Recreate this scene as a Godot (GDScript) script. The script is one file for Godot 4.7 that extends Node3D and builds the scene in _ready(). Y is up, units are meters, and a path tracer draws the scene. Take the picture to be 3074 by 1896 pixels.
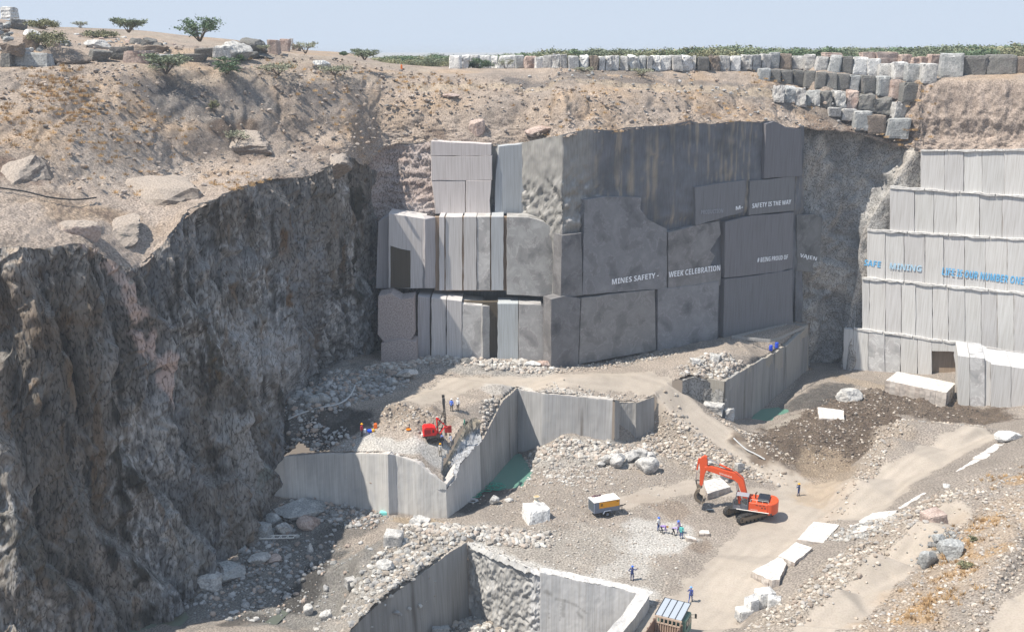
extends Node3D
# A granite quarry in hard sun: terrain and cut walls first, then stone blocks, machines, people, plants.

# ---- places of the terrain, in metres ----
var BASE := [V(-40.8,-5.5,-99.86), V(-36.91,-5.5,-102), V(-36.17,-4.5,-107.61), V(-33.33,-3.5,-111.81), V(-30.71,-2.2,-118.13), V(-28.21,-1.2,-121.49), V(-22.74,-0.8,-121), V(-14.66,0,-115.89), V(-8,0,-114.5), V(-26.9,-2.8,-114.76), V(-27.92,-4.5,-107.61), V(-30.63,-5,-101.16), V(-23.83,-5,-99.45), V(-19.73,-4.5,-99.46), V(-18.67,-3.8,-104.46), V(-20.98,-2.6,-110.09), V(-17.58,-0.6,-114.59), V(-13.27,0.6,-112.57), V(-9.12,1.3,-110.68), V(-5.81,1.6,-108.33), V(-5.43,1.2,-107.24), V(-7.67,1.3,-103.61), V(-12.14,1.2,-97.74), V(-13.92,0.9,-94.42), V(-17.6,0.2,-105.23), V(-15.41,0.3,-98.93), V(-14.92,0.5,-92.28), V(-15.77,0.4,-88.26), V(-19.03,-1.4,-106.79), V(-17.29,-1.6,-100.55), V(-17.06,-2.5,-97.36), V(-3.73,0.7,-111.03), V(1.26,0,-115.89), V(-3.98,-0.3,-119.18), V(-1.4,-0.7,-124.25), V(-3.69,-1.5,-128.07), V(0.88,-1.4,-138.95), V(2.35,-1.5,-136.06), V(2.85,-1.1,-131.39), V(1.38,-1.1,-127.85), V(-0.59,-1.5,-128.76), V(4.13,-0.1,-126.25), V(6.42,0.3,-116.44), V(11.42,0,-114.73), V(12.19,0,-123.35), V(10.1,0.3,-132.48), V(4.4,0.5,-135.36), V(13.8,0.8,-135.08), V(19.75,0.9,-135.62), V(23.51,0.3,-129.53), V(17.48,-0.2,-110.67), V(13.72,0,-112.46), V(12.31,0,-99.47), V(14.49,-0.2,-95.5), V(22.53,0,-106.11), V(28.99,0,-115.89), V(36.99,0,-122.3), V(38.99,0.2,-120.33), V(20.55,-0.2,-95.5), V(17.23,-0.4,-91.06), V(11.05,-0.6,-87.68), V(21.56,0.2,-90.07), V(-3.62,0.5,-107.38), V(2.96,0.2,-102.04), V(7.87,0,-100.1), V(14.13,-0.2,-97.8), V(2.64,0.3,-108.61), V(12.49,-0.3,-93.23), V(17,8.6,-144.81), V(20.62,7.2,-143.74), V(25.25,4.8,-141.33), V(30.63,2.2,-137.14), V(33.45,1.1,-133.56), V(35.85,0.5,-129.06), V(38.43,0,-124.01), V(23.18,8.2,-144.64), V(25.6,6.8,-143.96), V(28.41,4.6,-141.89), V(31.07,3.2,-139.54), V(34.02,1.9,-136.28), V(36.44,1,-131.52), V(20.48,6.8,-141.67), V(22.63,5.2,-140.2), V(25.85,3.1,-137.26), V(28.77,1.7,-133.61), V(31.94,0.7,-129.31), V(20.6,1.9,-141.3), V(21.83,1.3,-137.82), V(24.1,0.6,-133.26), V(26.69,0.2,-128.34), V(30.66,0.1,-127.17), V(31.58,2.6,-146.58), V(35,0.6,-148.75), V(35.46,0.8,-145.11), V(37.53,1,-138.26), V(38.5,0.5,-130.51), V(38.67,0.4,-145.29), V(40.38,-1.2,-154.64), V(44.48,-1.2,-157.61), V(42.94,-1.2,-158.22), V(38.37,-1,-154.68), V(40.92,0.6,-131.01), V(46.13,0.3,-159.08), V(52.64,0.1,-175.01), V(59.12,0.4,-174.3), V(39.89,1.4,-135.95), V(51.72,1.6,-155.3), V(58.78,1.9,-156.49), V(55.68,2.2,-144.02), V(48.24,2.4,-138.27), V(47.91,1.3,-131.54), V(64.56,1.7,-154), V(69.92,1.2,-152.44), V(70.08,1.6,-144.75), V(45.21,2.2,-142.24), V(66.49,1.2,-166.28), V(37.13,2.4,-110.28), V(42.7,4.3,-118.09), V(49.89,5.8,-128.56), V(53.79,6.4,-133.23), V(63.14,6.4,-130.92), V(38.37,0.4,-116.46), V(45.63,0.9,-128.83), V(52.36,1.7,-139.27), V(39.81,2,-111.68), V(45.32,3.2,-120.65), V(52.31,4.7,-130.33), V(48.48,3.4,-119.53), V(57.79,4.8,-125.84), V(63.27,5.2,-129.66), V(45.92,3.4,-113.9), V(54.24,4.8,-120.48), V(66.85,5.4,-131.34), V(23.22,0.1,-92.95), V(30.07,0.1,-105.92), V(34.75,0.1,-111.7), V(37.72,1.2,-111.11), V(24.33,1.9,-90.92), V(29.21,2,-99.42), V(34.51,2.4,-105.46), V(38.59,3.9,-103.97), V(49.5,5.8,-112.13), V(57.9,6.4,-119.05), V(67.06,6.7,-128.53), V(24.35,3.4,-85.53), V(25.88,4.6,-84.25), V(31.2,5.6,-89.34), V(36.94,6.4,-94.48), V(43.15,7.4,-99.89), V(48.81,8.2,-104.07), V(41.21,5.2,-103.88), V(34.23,3.8,-98.78), V(26.88,3.4,-84.1), V(31.3,4,-90.6), V(38.66,4.3,-96.45), V(44.91,5.4,-101.62), V(33.97,4.1,-90.02), V(40.84,4.7,-96.59), V(47.26,5.8,-101.4), V(29.86,3.8,-84.51), V(33.29,4.2,-85.64), V(40.87,5.2,-93.42), V(47.9,6.6,-100.45), V(34.61,6,-81.22), V(40.1,7,-86.81), V(46.37,8,-94.23), V(53.33,9,-103.16), V(60.23,9.5,-112.74), V(36.9,8.6,-75.88), V(42.56,9.6,-82.11), V(48.18,10.6,-88.16), V(39.07,7.6,-76.62), V(43.6,8.6,-81.7), V(48.67,9.7,-87.4), V(44.22,9,-79.59), V(42.05,8.6,-75), V(63.18,12,-105.33), V(51.73,12.5,-84.39), V(45.05,11,-71.72), V(74.75,12,-117.29), V(70.62,8,-128.2), V(-95,-6,-60), V(-60,-6,-82), V(-60,-3,-118), V(-60,0,-150), V(-60,0,-205), V(0,0,-205), V(60,0,-205), V(120,3,-205), V(120,9,-150), V(120,14,-100), V(90,13,-58), V(30,6,-58), V(5,-1,-58), V(-20,-4,-58), V(-50,-6,-58), V(0,0,-165), V(-30,0,-140), V(30,2,-165), V(-10,0,-140), V(20,0,-150)]
var VOID := [V(-17.25,0.3,-86.26), V(-15.93,0.3,-89.31), V(-14.88,0.5,-92.04), V(-11.65,1,-97.22), V(-8.49,1.2,-102.06), V(-5.42,1.2,-107.03), V(-4.98,1,-108.06), V(-3.61,0.5,-107.07), V(-1.2,0.4,-104.85), V(2.5,0.2,-102.32), V(5.23,0.1,-101.48), V(7.88,0,-100.28), V(10.97,-0.1,-99.47), V(14.11,-0.2,-97.71), V(12.08,-0.3,-93.39), V(8.62,-0.5,-87.53), V(2.73,-0.5,-78.44), V(-11.91,-0.5,-78.44)]
var BFRONT_B := [V(-32.66,-1.5,-126.71), V(-30.72,-1.5,-126.04), V(-29.54,-1.3,-125.19), V(-25.27,-1.2,-123.02), V(-20.3,-0.9,-120.72), V(-15.08,-0.3,-117.24), V(-14.35,-0.3,-117.72)]
var BFRONT_T := [V(-32.66,2.98,-126.71), V(-30.72,3.55,-126.04), V(-29.54,4.36,-125.19), V(-25.27,5.58,-123.02), V(-20.3,6.62,-120.72), V(-15.08,7.91,-117.24), V(-14.35,7.6,-117.72)]
var BFRONT2_B := [V(-14.35,-0.3,-117.72), V(-11.68,-0.3,-117), V(-10.1,-0.3,-116.64), V(-8.11,-0.3,-116.17), V(-7.36,-0.5,-118.38), V(-6.67,-0.6,-120.19), V(-4.47,-1,-126.13)]
var BFRONT2_T := [V(-14.35,7.6,-117.72), V(-11.68,7.02,-117), V(-10.1,5.74,-116.64), V(-8.11,4.41,-116.17), V(-7.36,4.73,-118.38), V(-6.67,5.26,-120.19), V(-4.47,6.32,-126.13)]
var RECESS := [
		[V(-9.85,5.28,-118.8), V(-8.55,5.45,-119.6), V(-7.46,6.73,-122), V(-5.61,9.1,-125.5), V(-4.61,8.66,-128)],
		[V(-9.88,4.23,-117.6), V(-8.4,3.8,-118.6), V(-7.04,5.23,-120.8), V(-5.46,7.18,-123.9), V(-4.26,7.74,-127)],
		[V(-10.12,3.95,-116.6), V(-8.03,4.05,-116), V(-7,4.89,-118), V(-5.95,5.93,-120.2), V(-4.06,7.33,-123.8)]]
var BSIDE_B := [V(-4.47,-1,-126.13), V(-4,-1,-127.21), V(-3.16,-1,-129.72), V(-2.35,-1.1,-132.41), V(-1.39,-1.2,-135.34), V(-0.45,-1.2,-137.98), V(0.65,-1.3,-141.13)]
var BSIDE_T := [V(-4.47,6.32,-126.13), V(-4,5.96,-127.21), V(-3.16,6.85,-129.72), V(-2.35,7.67,-132.41), V(-1.39,8.59,-135.34), V(-0.45,8.49,-137.98), V(0.65,8.57,-141.13)]
var BBACK_B := [V(0.77,-1.3,-141.3), V(1.62,-1.3,-140.64), V(4.5,-0.5,-138.64), V(9.29,-0.2,-138.05), V(14.22,0.2,-136.89)]
var BBACK_T := [V(0.77,8.52,-141.3), V(1.62,8.29,-140.64), V(4.5,8.52,-138.64), V(9.29,8.28,-138.05), V(14.22,8.12,-136.89)]
var BPIER_B := [V(14.34,0.2,-136.89), V(15.08,0.2,-137.69), V(15.36,0.2,-139.32), V(17.36,0.3,-139.39), V(17.69,0.3,-139.06), V(20.6,1.9,-141.3)]
var BPIER_T := [V(14.34,8.12,-136.89), V(15.08,7.65,-137.69), V(15.36,6.97,-139.32), V(17.36,6.94,-139.39), V(17.69,6.93,-139.06), V(20.6,7.18,-141.3)]
var LEDGEB_T := [V(31.7,7.98,-145.73), V(35.35,7.96,-151.04), V(37.86,7.85,-154.69), V(40.92,7.63,-159.14), V(43.37,7.43,-162.71), V(46.13,7.51,-166.72), V(48.3,7.73,-169.87), V(52.71,8.42,-176.29)]
var LEDGEB_B := [V(31.7,-1.5,-145.73), V(35.35,-1.5,-151.04), V(37.86,-1.5,-154.69), V(40.92,-1.5,-159.14), V(43.37,-1.5,-162.71), V(46.13,-1.5,-166.72), V(48.3,-1.5,-169.87), V(52.71,-1.5,-176.29)]
var LEDGE_T := [V(25.38,8.5,-145.33), V(27.29,8.7,-146.34), V(29.95,7.6,-146.9), V(31.7,7.98,-145.73)]
var LEDGE_B := [V(25.38,1,-145.33), V(27.29,1,-146.34), V(29.95,1,-146.9), V(31.7,1,-145.73)]
var VOIDL_B := [V(-17.81,-8.5,-89.74), V(-16.02,-8.5,-91.81), V(-14.31,-8.5,-95.07), V(-11.97,-8.5,-97.9), V(-8.68,-8.5,-102.22), V(-6.94,-8.5,-104.54), V(-5.33,-8.5,-106.87)]
var VOIDL_T := [V(-17.81,-1.68,-89.74), V(-16.02,-0.39,-91.81), V(-14.31,-0.05,-95.07), V(-11.97,0.48,-97.9), V(-8.68,1.01,-102.22), V(-6.94,1.43,-104.54), V(-5.33,1.33,-106.87)]
var VOIDB_B := [V(-5.24,-8.5,-107.06), V(-3.62,-8.5,-105.25), V(-1.2,-8.5,-103.07), V(2.51,-8.5,-100.47), V(5.23,-8.5,-99.49), V(7.89,-8.5,-98.22), V(10.96,-8.5,-97.2), V(14.09,-8.5,-95.07)]
var VOIDB_T := [V(-5.24,1.4,-107.06), V(-3.62,1.37,-105.25), V(-1.2,1.38,-103.07), V(2.51,1.14,-100.47), V(5.23,1.12,-99.49), V(7.89,1.08,-98.22), V(10.96,1.06,-97.2), V(14.09,1.2,-95.07)]
var VOIDR_B := [V(14,-8.5,-95.07), V(12.06,-8.5,-91.11), V(8.49,-8.5,-83.99)]
var VOIDR_T := [V(14,1.24,-95.07), V(12.06,1.05,-91.11), V(8.49,1.74,-83.99)]
var BENCHPOLY := [V(-36,5,-128), V(-32.66,2.98,-126.71), V(-30.72,3.55,-126.04), V(-29.54,4.36,-125.19), V(-25.27,5.58,-123.02), V(-20.3,6.62,-120.72), V(-15.08,7.91,-117.24), V(-14.35,7.6,-117.72), V(-11.68,7.02,-117), V(-10.1,5.74,-116.64), V(-8.11,4.41,-116.17), V(-8.55,5.45,-119.6), V(-7.46,6.73,-122), V(-5.61,9.1,-125.5), V(-4,5.96,-127.21), V(-3.16,6.85,-129.72), V(-2.35,7.67,-132.41), V(-1.39,8.59,-135.34), V(-0.45,8.49,-137.98), V(0.65,8.57,-141.13), V(1.62,8.29,-140.64), V(4.5,8.52,-138.64), V(9.29,8.28,-138.05), V(14.22,8.12,-136.89), V(15.08,7.65,-137.69), V(15.36,6.97,-139.32), V(17.36,6.94,-139.39), V(17.69,6.93,-139.06), V(20.6,7.18,-141.3), V(23.19,8,-144.66), V(25.38,8.5,-145.33), V(27.29,8.7,-146.34), V(29.95,7.6,-146.9), V(31.7,7.98,-145.73), V(35.35,7.96,-151.04), V(37.86,7.85,-154.69), V(40.92,7.63,-159.14), V(43.37,7.43,-162.71), V(46.13,7.51,-166.72), V(48.3,7.73,-169.87), V(52.71,8.42,-176.29), V(54.5,9,-177.5), V(50.77,9,-178.56), V(6.1,9,-152.59), V(4.98,9,-158), V(-24.42,9,-158), V(-35.02,9,-140)]
var BENCH := [V(-36,5,-128), V(-32.66,2.98,-126.71), V(-30.72,3.55,-126.04), V(-29.54,4.36,-125.19), V(-25.27,5.58,-123.02), V(-20.3,6.62,-120.72), V(-15.08,7.91,-117.24), V(-14.35,7.6,-117.72), V(-11.68,7.02,-117), V(-10.1,5.74,-116.64), V(-8.11,4.41,-116.17), V(-8.55,5.45,-119.6), V(-7.46,6.73,-122), V(-5.61,9.1,-125.5), V(-4,5.96,-127.21), V(-3.16,6.85,-129.72), V(-2.35,7.67,-132.41), V(-1.39,8.59,-135.34), V(-0.45,8.49,-137.98), V(0.65,8.57,-141.13), V(1.62,8.29,-140.64), V(4.5,8.52,-138.64), V(9.29,8.28,-138.05), V(14.22,8.12,-136.89), V(15.08,7.65,-137.69), V(15.36,6.97,-139.32), V(17.36,6.94,-139.39), V(17.69,6.93,-139.06), V(20.6,7.18,-141.3), V(23.19,8,-144.66), V(25.38,8.5,-145.33), V(27.29,8.7,-146.34), V(29.95,7.6,-146.9), V(31.7,7.98,-145.73), V(35.35,7.96,-151.04), V(37.86,7.85,-154.69), V(40.92,7.63,-159.14), V(43.37,7.43,-162.71), V(46.13,7.51,-166.72), V(48.3,7.73,-169.87), V(52.71,8.42,-176.29), V(54.5,9,-177.5), V(50.77,9.6,-178.56), V(6.1,9.6,-152.59), V(4.98,9.6,-158), V(-24.42,9.6,-158), V(-35.02,9.6,-140), V(-27.83,6.6,-124.22), V(-31.47,6.8,-123.7), V(-24.44,7.4,-126.66), V(-21.64,7.4,-122.89), V(-29.24,10.5,-129.42), V(-25.65,9.6,-127.81), V(-25.55,10.8,-133.82), V(-25.34,12,-139.65), V(-21.05,11,-142.9), V(-17.01,10.4,-144.85), V(-20.9,9.4,-129.2), V(-16.14,9.2,-126.5), V(-12.62,9.3,-123.88), V(-15.11,10.6,-127.45), V(-12.27,9.9,-126.16), V(-8.98,9,-125.47), V(-8.09,9.2,-128.94), V(-4.3,9.5,-132.33), V(-10.34,9.6,-137.45), V(-1.52,9.7,-139.04), V(7.57,9.6,-142.29), V(17.06,8.9,-145.5), V(5.95,9.2,-147.68), V(13.35,8.6,-153.36), V(23.22,8.8,-158.74), V(24.85,9.5,-147.77), V(26.95,9.6,-145.34), V(32.29,10.2,-152.08), V(35.25,9.6,-163.41), V(38.13,9,-156.15), V(36.84,9.9,-162.85), V(43.98,9.6,-166.57), V(48.83,9.6,-171.52), V(-6.66,8.2,-122.29), V(-11.77,8.2,-120.11), V(-18.39,8.3,-122.76)]
var CLIFF := [
		[V(-54.52,37.26,-95), V(-49.7,37.11,-98), V(-46.4,36.57,-100.5), V(-43.68,36.24,-104), V(-40.41,32.91,-108.5), V(-37.11,37.37,-115), V(-33.41,39.43,-123), V(-30.99,39.97,-130), V(-27.25,39.49,-138), V(-23.63,40.93,-147.5), V(-21.97,39.34,-155), V(-20.64,37.83,-158.5)],
		[V(-56.83,24.58,-96), V(-49.39,26.44,-95.5), V(-45.68,25.7,-98), V(-42.89,25.26,-102.5), V(-39.4,23.01,-107), V(-36.9,26.17,-113), V(-33.78,27.61,-119.5), V(-31.39,28.17,-126.5), V(-27.81,29.42,-134), V(-24.84,31.24,-147), V(-22.52,30.27,-153), V(-21.17,29.46,-158)],
		[V(-55.61,9.67,-90), V(-48.78,10.9,-92), V(-45.79,8.97,-97), V(-42,9.52,-102), V(-38.75,8.81,-107), V(-36.44,11.17,-112.5), V(-33.19,13.18,-115.5), V(-31.17,14.15,-122), V(-29.09,17.71,-130.5), V(-26.05,19.51,-144), V(-22.66,20.28,-151.5), V(-21.17,19.47,-158)],
		[V(-54.91,-8.97,-84), V(-46.19,-8.97,-84), V(-43.62,-10.36,-91), V(-40.13,-5.94,-98.5), V(-37.1,-4.98,-102), V(-34.68,-3.61,-106), V(-32.31,-2.53,-111), V(-31,-2.46,-117.5), V(-29.06,4.96,-124), V(-27.61,6.52,-141), V(-23.9,7.79,-149), V(-21.5,5.26,-157)]]
var UPPER := [
		[V(-54.81,37.17,-95.5), V(-49.95,37.02,-98.5), V(-46.63,36.48,-101), V(-44.32,36.15,-104.5), V(-40.6,32.81,-109), V(-37.28,37.29,-115.5), V(-33.55,39.36,-123.5), V(-31.1,39.91,-130.5), V(-27.35,39.44,-138.5), V(-23.71,40.88,-148), V(-21.8,39.1,-155.5), V(-19.09,41.66,-160), V(-12.58,42.4,-159.5), V(-2.92,42,-159), V(4.12,42.73,-158.5), V(7.21,44.06,-149.77), V(10.65,44.7,-151.77), V(15.19,44.34,-154.41), V(17.17,44.69,-155.56), V(24.01,44.81,-159.54), V(27.54,45.25,-161.59), V(31.22,44.67,-163.72), V(35.7,44.96,-166.33), V(38.79,44.79,-168.13), V(42.73,44.79,-170.42), V(45.23,43.75,-171.87), V(47.3,43.46,-173.07), V(48.93,43.81,-174.02), V(51.95,43,-175.8), V(58.9,42.33,-177.4), V(65.2,40.56,-176.6), V(68.12,39.96,-172.93), V(69,39.99,-172.52), V(73.91,40.33,-170.21), V(78.44,40.38,-168.09), V(82.36,40.47,-166.25), V(92.92,40.65,-161.29)],
		[V(-57.32,40.76,-101), V(-52.74,39.98,-105), V(-49.4,39.33,-108), V(-46.72,38.44,-111), V(-42.5,37.29,-115.5), V(-39.02,38.87,-121.5), V(-34.92,40.5,-129), V(-32.09,40.92,-135), V(-28.13,41.24,-143), V(-23.96,42.37,-150), V(-21.86,41.2,-156.5), V(-19.12,43.08,-160.6), V(-12.63,43.73,-160.5), V(-2.94,43.55,-160.3), V(4.15,43.95,-160), V(7.32,44.73,-152.27), V(10.82,45.39,-154.27), V(15.42,45.04,-156.91), V(17.42,45.4,-158.06), V(24.35,45.54,-162.04), V(27.93,46.01,-164.09), V(31.65,45.43,-166.22), V(36.19,45.75,-168.83), V(39.31,45.58,-170.63), V(43.3,45.59,-172.92), V(45.82,44.55,-174.37), V(47.91,44.27,-175.57), V(49.56,44.63,-176.52), V(52.06,43.46,-176.3), V(58.99,42.72,-177.8), V(65.33,41.5,-177.2), V(68.23,41.22,-173.53), V(69.11,41.26,-173.12), V(74.05,41.44,-170.81), V(78.57,41.61,-168.69), V(82.49,41.75,-166.85), V(93.04,42.15,-161.89)],
		[V(-62.99,43.32,-112), V(-57.21,43.01,-115), V(-53.46,42.46,-118), V(-50.42,41.89,-121), V(-45.9,40.84,-126), V(-42.09,41.23,-132), V(-37.44,42.18,-139), V(-34.06,42.88,-144), V(-29.36,43.57,-150), V(-24.51,44.49,-154), V(-21.97,43.9,-158), V(-19.17,44.62,-161.4), V(-12.71,45.67,-162), V(-2.96,45.67,-162), V(4.2,45.97,-162.5), V(7.46,47.14,-155.77), V(11.03,47.08,-157.77), V(15.71,47.01,-160.41), V(17.76,46.98,-161.56), V(24.82,46.87,-165.54), V(28.48,46.82,-167.59), V(32.24,46.76,-169.72), V(36.87,46.69,-172.33), V(40.05,46.64,-174.13), V(44.1,46.58,-176.42), V(46.6,46.54,-177.87), V(48.7,46.5,-179.07), V(50.4,46.48,-180.02), V(52.72,45.26,-179), V(59.59,44.14,-180), V(65.8,43.49,-179), V(68.47,43.42,-174.73), V(69.36,43.45,-174.32), V(74.33,43.6,-172.01), V(78.87,43.74,-169.89), V(82.82,43.86,-168.05), V(93.43,44.19,-163.09)],
		[V(-66.76,47.76,-120), V(-60.53,47.58,-123), V(-55.99,47.46,-125), V(-52.35,46.84,-127), V(-47.51,46.51,-132), V(-43.25,46.19,-137), V(-38.21,46.37,-143), V(-34.76,46.66,-148), V(-29.77,46.98,-153), V(-24.86,47.38,-157), V(-22.26,47.51,-161), V(-19.38,47.69,-164), V(-12.89,48.29,-165), V(-3.02,48.57,-166), V(4.3,48.73,-167), V(7.62,49.19,-159.77), V(11.27,49.13,-161.77), V(16.04,49.06,-164.41), V(18.14,49.03,-165.56), V(25.34,48.92,-169.54), V(29.07,48.86,-171.59), V(32.9,48.81,-173.72), V(37.61,48.73,-176.33), V(40.84,48.69,-178.13), V(44.96,48.62,-180.42), V(47.5,48.58,-181.87), V(49.64,48.55,-183.07), V(51.36,48.52,-184.02), V(53.37,48.17,-182), V(59.96,47.6,-182), V(66.14,47.64,-181), V(68.61,46.81,-175.93), V(69.5,46.83,-175.52), V(74.48,46.94,-173.21), V(79.04,47.04,-171.09), V(83,47.12,-169.25), V(93.65,47.35,-164.29)],
		[V(-72.65,52.71,-132), V(-64.73,52.8,-133), V(-59.77,53.08,-135), V(-55.75,53.16,-137), V(-50.11,53.1,-141), V(-45.57,52.36,-146), V(-39.68,51.99,-150), V(-35.84,51.91,-154), V(-30.5,51.77,-158), V(-25.48,51.57,-162), V(-22.81,51.35,-166), V(-19.87,51.09,-169), V(-13.31,50.71,-171), V(-3.12,50.35,-172), V(4.47,50.3,-174), V(7.89,50.46,-165.77), V(11.64,50.4,-167.49), V(16.53,50.32,-169.76), V(18.67,50.28,-170.76), V(25.99,50.17,-174.22), V(29.76,50.1,-176.01), V(33.62,50.04,-177.89), V(38.36,49.96,-180.18), V(41.59,49.91,-181.77), V(45.72,49.84,-183.8), V(48.26,49.79,-185.1), V(50.39,49.76,-186.17), V(52.11,49.73,-187.02), V(53.79,50.39,-184), V(60.38,50.39,-184), V(66.61,50.41,-183), V(68.81,50.69,-177.43), V(69.7,50.7,-177.02), V(74.66,51.16,-174.71), V(79.24,51.21,-172.59), V(83.22,51.25,-170.75), V(93.92,51.36,-165.79)],
		[V(-75.77,53.94,-138), V(-67.5,53.93,-139), V(-62.31,54.08,-141), V(-58.08,54.18,-143), V(-52.13,54.27,-147), V(-47.29,54.12,-152), V(-41.13,53.98,-156), V(-37.12,53.77,-160), V(-31.57,53.42,-164), V(-26.36,53.06,-168), V(-23.58,52.68,-172), V(-20.53,52.51,-175), V(-13.74,52.07,-177), V(-3.22,51.92,-178), V(4.61,51.88,-180), V(8.15,51.96,-171.77), V(12.01,51.95,-173.3), V(17.03,51.94,-175.33), V(19.22,51.93,-176.22), V(26.68,51.91,-179.34), V(30.51,51.9,-180.96), V(34.43,51.89,-182.66), V(39.22,51.88,-184.75), V(42.49,51.87,-186.2), V(46.65,51.86,-188.06), V(49.2,51.85,-189.26), V(51.34,51.84,-190.24), V(53.07,51.84,-191.02), V(54.27,51.78,-186), V(60.93,51.63,-186), V(67.24,51.44,-185), V(69.69,51.46,-179.93), V(70.6,51.47,-179.52), V(75.68,51.52,-177.21), V(80.34,51.56,-175.09), V(84.39,51.6,-173.25), V(95.28,51.69,-168.29)],
		[V(-84.44,58.54,-155), V(-74.8,57.66,-155), V(-69.03,57.1,-157), V(-63.93,56.51,-158), V(-56.54,56.41,-160), V(-50.24,56.05,-162), V(-43.37,55.95,-165), V(-38.87,55.64,-168), V(-33.03,55,-172), V(-27.71,54.32,-177), V(-24.91,53.95,-182), V(-21.89,53.78,-187), V(-14.73,53.17,-190), V(-3.38,52.77,-187), V(4.76,52.93,-186), V(8.38,53.1,-176.77), V(12.33,53.09,-178.2), V(17.46,53.08,-180.12), V(19.7,53.07,-180.96), V(27.31,53.05,-183.9), V(31.22,53.04,-185.43), V(35.2,53.03,-187.05), V(40.07,53.02,-189.04), V(43.38,53.01,-190.42), V(47.59,53,-192.19), V(50.18,52.99,-193.33), V(52.35,52.98,-194.28), V(54.09,52.98,-195.02), V(55.05,53.04,-189), V(61.79,53.04,-189), V(68.55,52.89,-189), V(71.92,52.35,-185.93), V(72.86,52.36,-185.52), V(78.14,52.39,-183.21), V(82.98,52.42,-181.09), V(87.19,52.45,-179.25), V(98.55,52.52,-174.29)],
		[V(-100.35,62.37,-185), V(-91.29,61.5,-190), V(-85.42,60.42,-195), V(-80.58,60.26,-200), V(-72.16,59.92,-205), V(-63.37,58.99,-205), V(-53.75,58.13,-205), V(-47.36,56.96,-205), V(-39.31,56.18,-205), V(-32.82,55.72,-210), V(-29.39,54.75,-215), V(-26.33,53.7,-225), V(-18.21,53.01,-235), V(-4.33,52.88,-240), V(6.14,52.88,-240), V(11.37,52.88,-240), V(16.6,52.88,-240), V(23.26,52.88,-240), V(26.11,52.88,-240), V(35.63,52.88,-240), V(40.38,52.88,-240), V(45.14,52.88,-240), V(50.85,52.88,-240), V(54.65,52.88,-240), V(59.41,52.88,-240), V(62.26,52.88,-240), V(64.64,52.88,-240), V(66.55,52.88,-240), V(69.87,52.88,-240), V(78.44,52.88,-240), V(87,52.88,-240), V(92.71,52.88,-240), V(94.13,52.88,-240), V(102.22,52.88,-240), V(109.83,52.88,-240), V(116.58,52.88,-240), V(135.52,52.88,-240)],
		[V(-141.44,62.42,-260), V(-125.23,61.44,-260), V(-114.1,60.45,-260), V(-104.99,59.47,-260), V(-91.73,58.97,-260), V(-80.54,57.98,-260), V(-70.93,57.07,-270), V(-64.74,56.61,-280), V(-53.73,55.75,-280), V(-45.35,55.33,-290), V(-41.05,53.27,-300), V(-37.45,53.16,-320), V(-29.42,52.96,-380), V(-7.57,52.82,-420), V(10.73,52.82,-420), V(19.88,52.82,-420), V(29.02,52.82,-420), V(40.67,52.82,-420), V(45.66,52.82,-420), V(62.29,52.82,-420), V(70.61,52.82,-420), V(78.92,52.82,-420), V(88.9,52.82,-420), V(95.56,52.82,-420), V(103.87,52.82,-420), V(108.86,52.82,-420), V(113.02,52.82,-420), V(116.35,52.82,-420), V(122.17,52.82,-420), V(137.14,52.82,-420), V(152.11,52.82,-420), V(162.09,52.82,-420), V(164.58,52.82,-420), V(178.72,52.82,-420), V(192.03,52.82,-420), V(203.83,52.82,-420), V(236.93,52.82,-420)]]
var CORNER := [
		[V(47.49,43.79,-174.4), V(51.94,43.14,-175.8), V(58.88,42.47,-177.4), V(65.18,40.7,-176.6), V(69.06,40,-173.2), V(74.86,39.93,-174)],
		[V(48.4,33.97,-174.5), V(51.91,33.82,-175.8), V(57.28,33.34,-176.8), V(62.97,33.01,-176.5), V(65.91,33.09,-174.7), V(75.58,33.18,-174)],
		[V(48.99,25.34,-174.5), V(53.39,25.26,-175), V(57.06,25.04,-176.3), V(59.97,25.04,-176.3), V(62.55,25.19,-175.4), V(76.41,25.43,-174)],
		[V(49.47,17.25,-174.5), V(53.59,17.16,-174.9), V(57.68,16.73,-176.2), V(59.88,16.73,-176.2), V(62.46,16.86,-175.6), V(77.29,17.21,-174)],
		[V(50.13,8.58,-174.5), V(53.43,7.85,-175.8), V(57.15,7.53,-177), V(59.26,7.64,-176.6), V(61.41,7.83,-175.9), V(78.31,7.57,-174)],
		[V(52.72,-0.89,-176.4), V(54.44,-1.48,-177), V(57.79,-1.79,-178), V(59.36,-1.48,-177), V(60.53,-1.16,-176), V(79.39,-2.47,-174)]]
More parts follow.
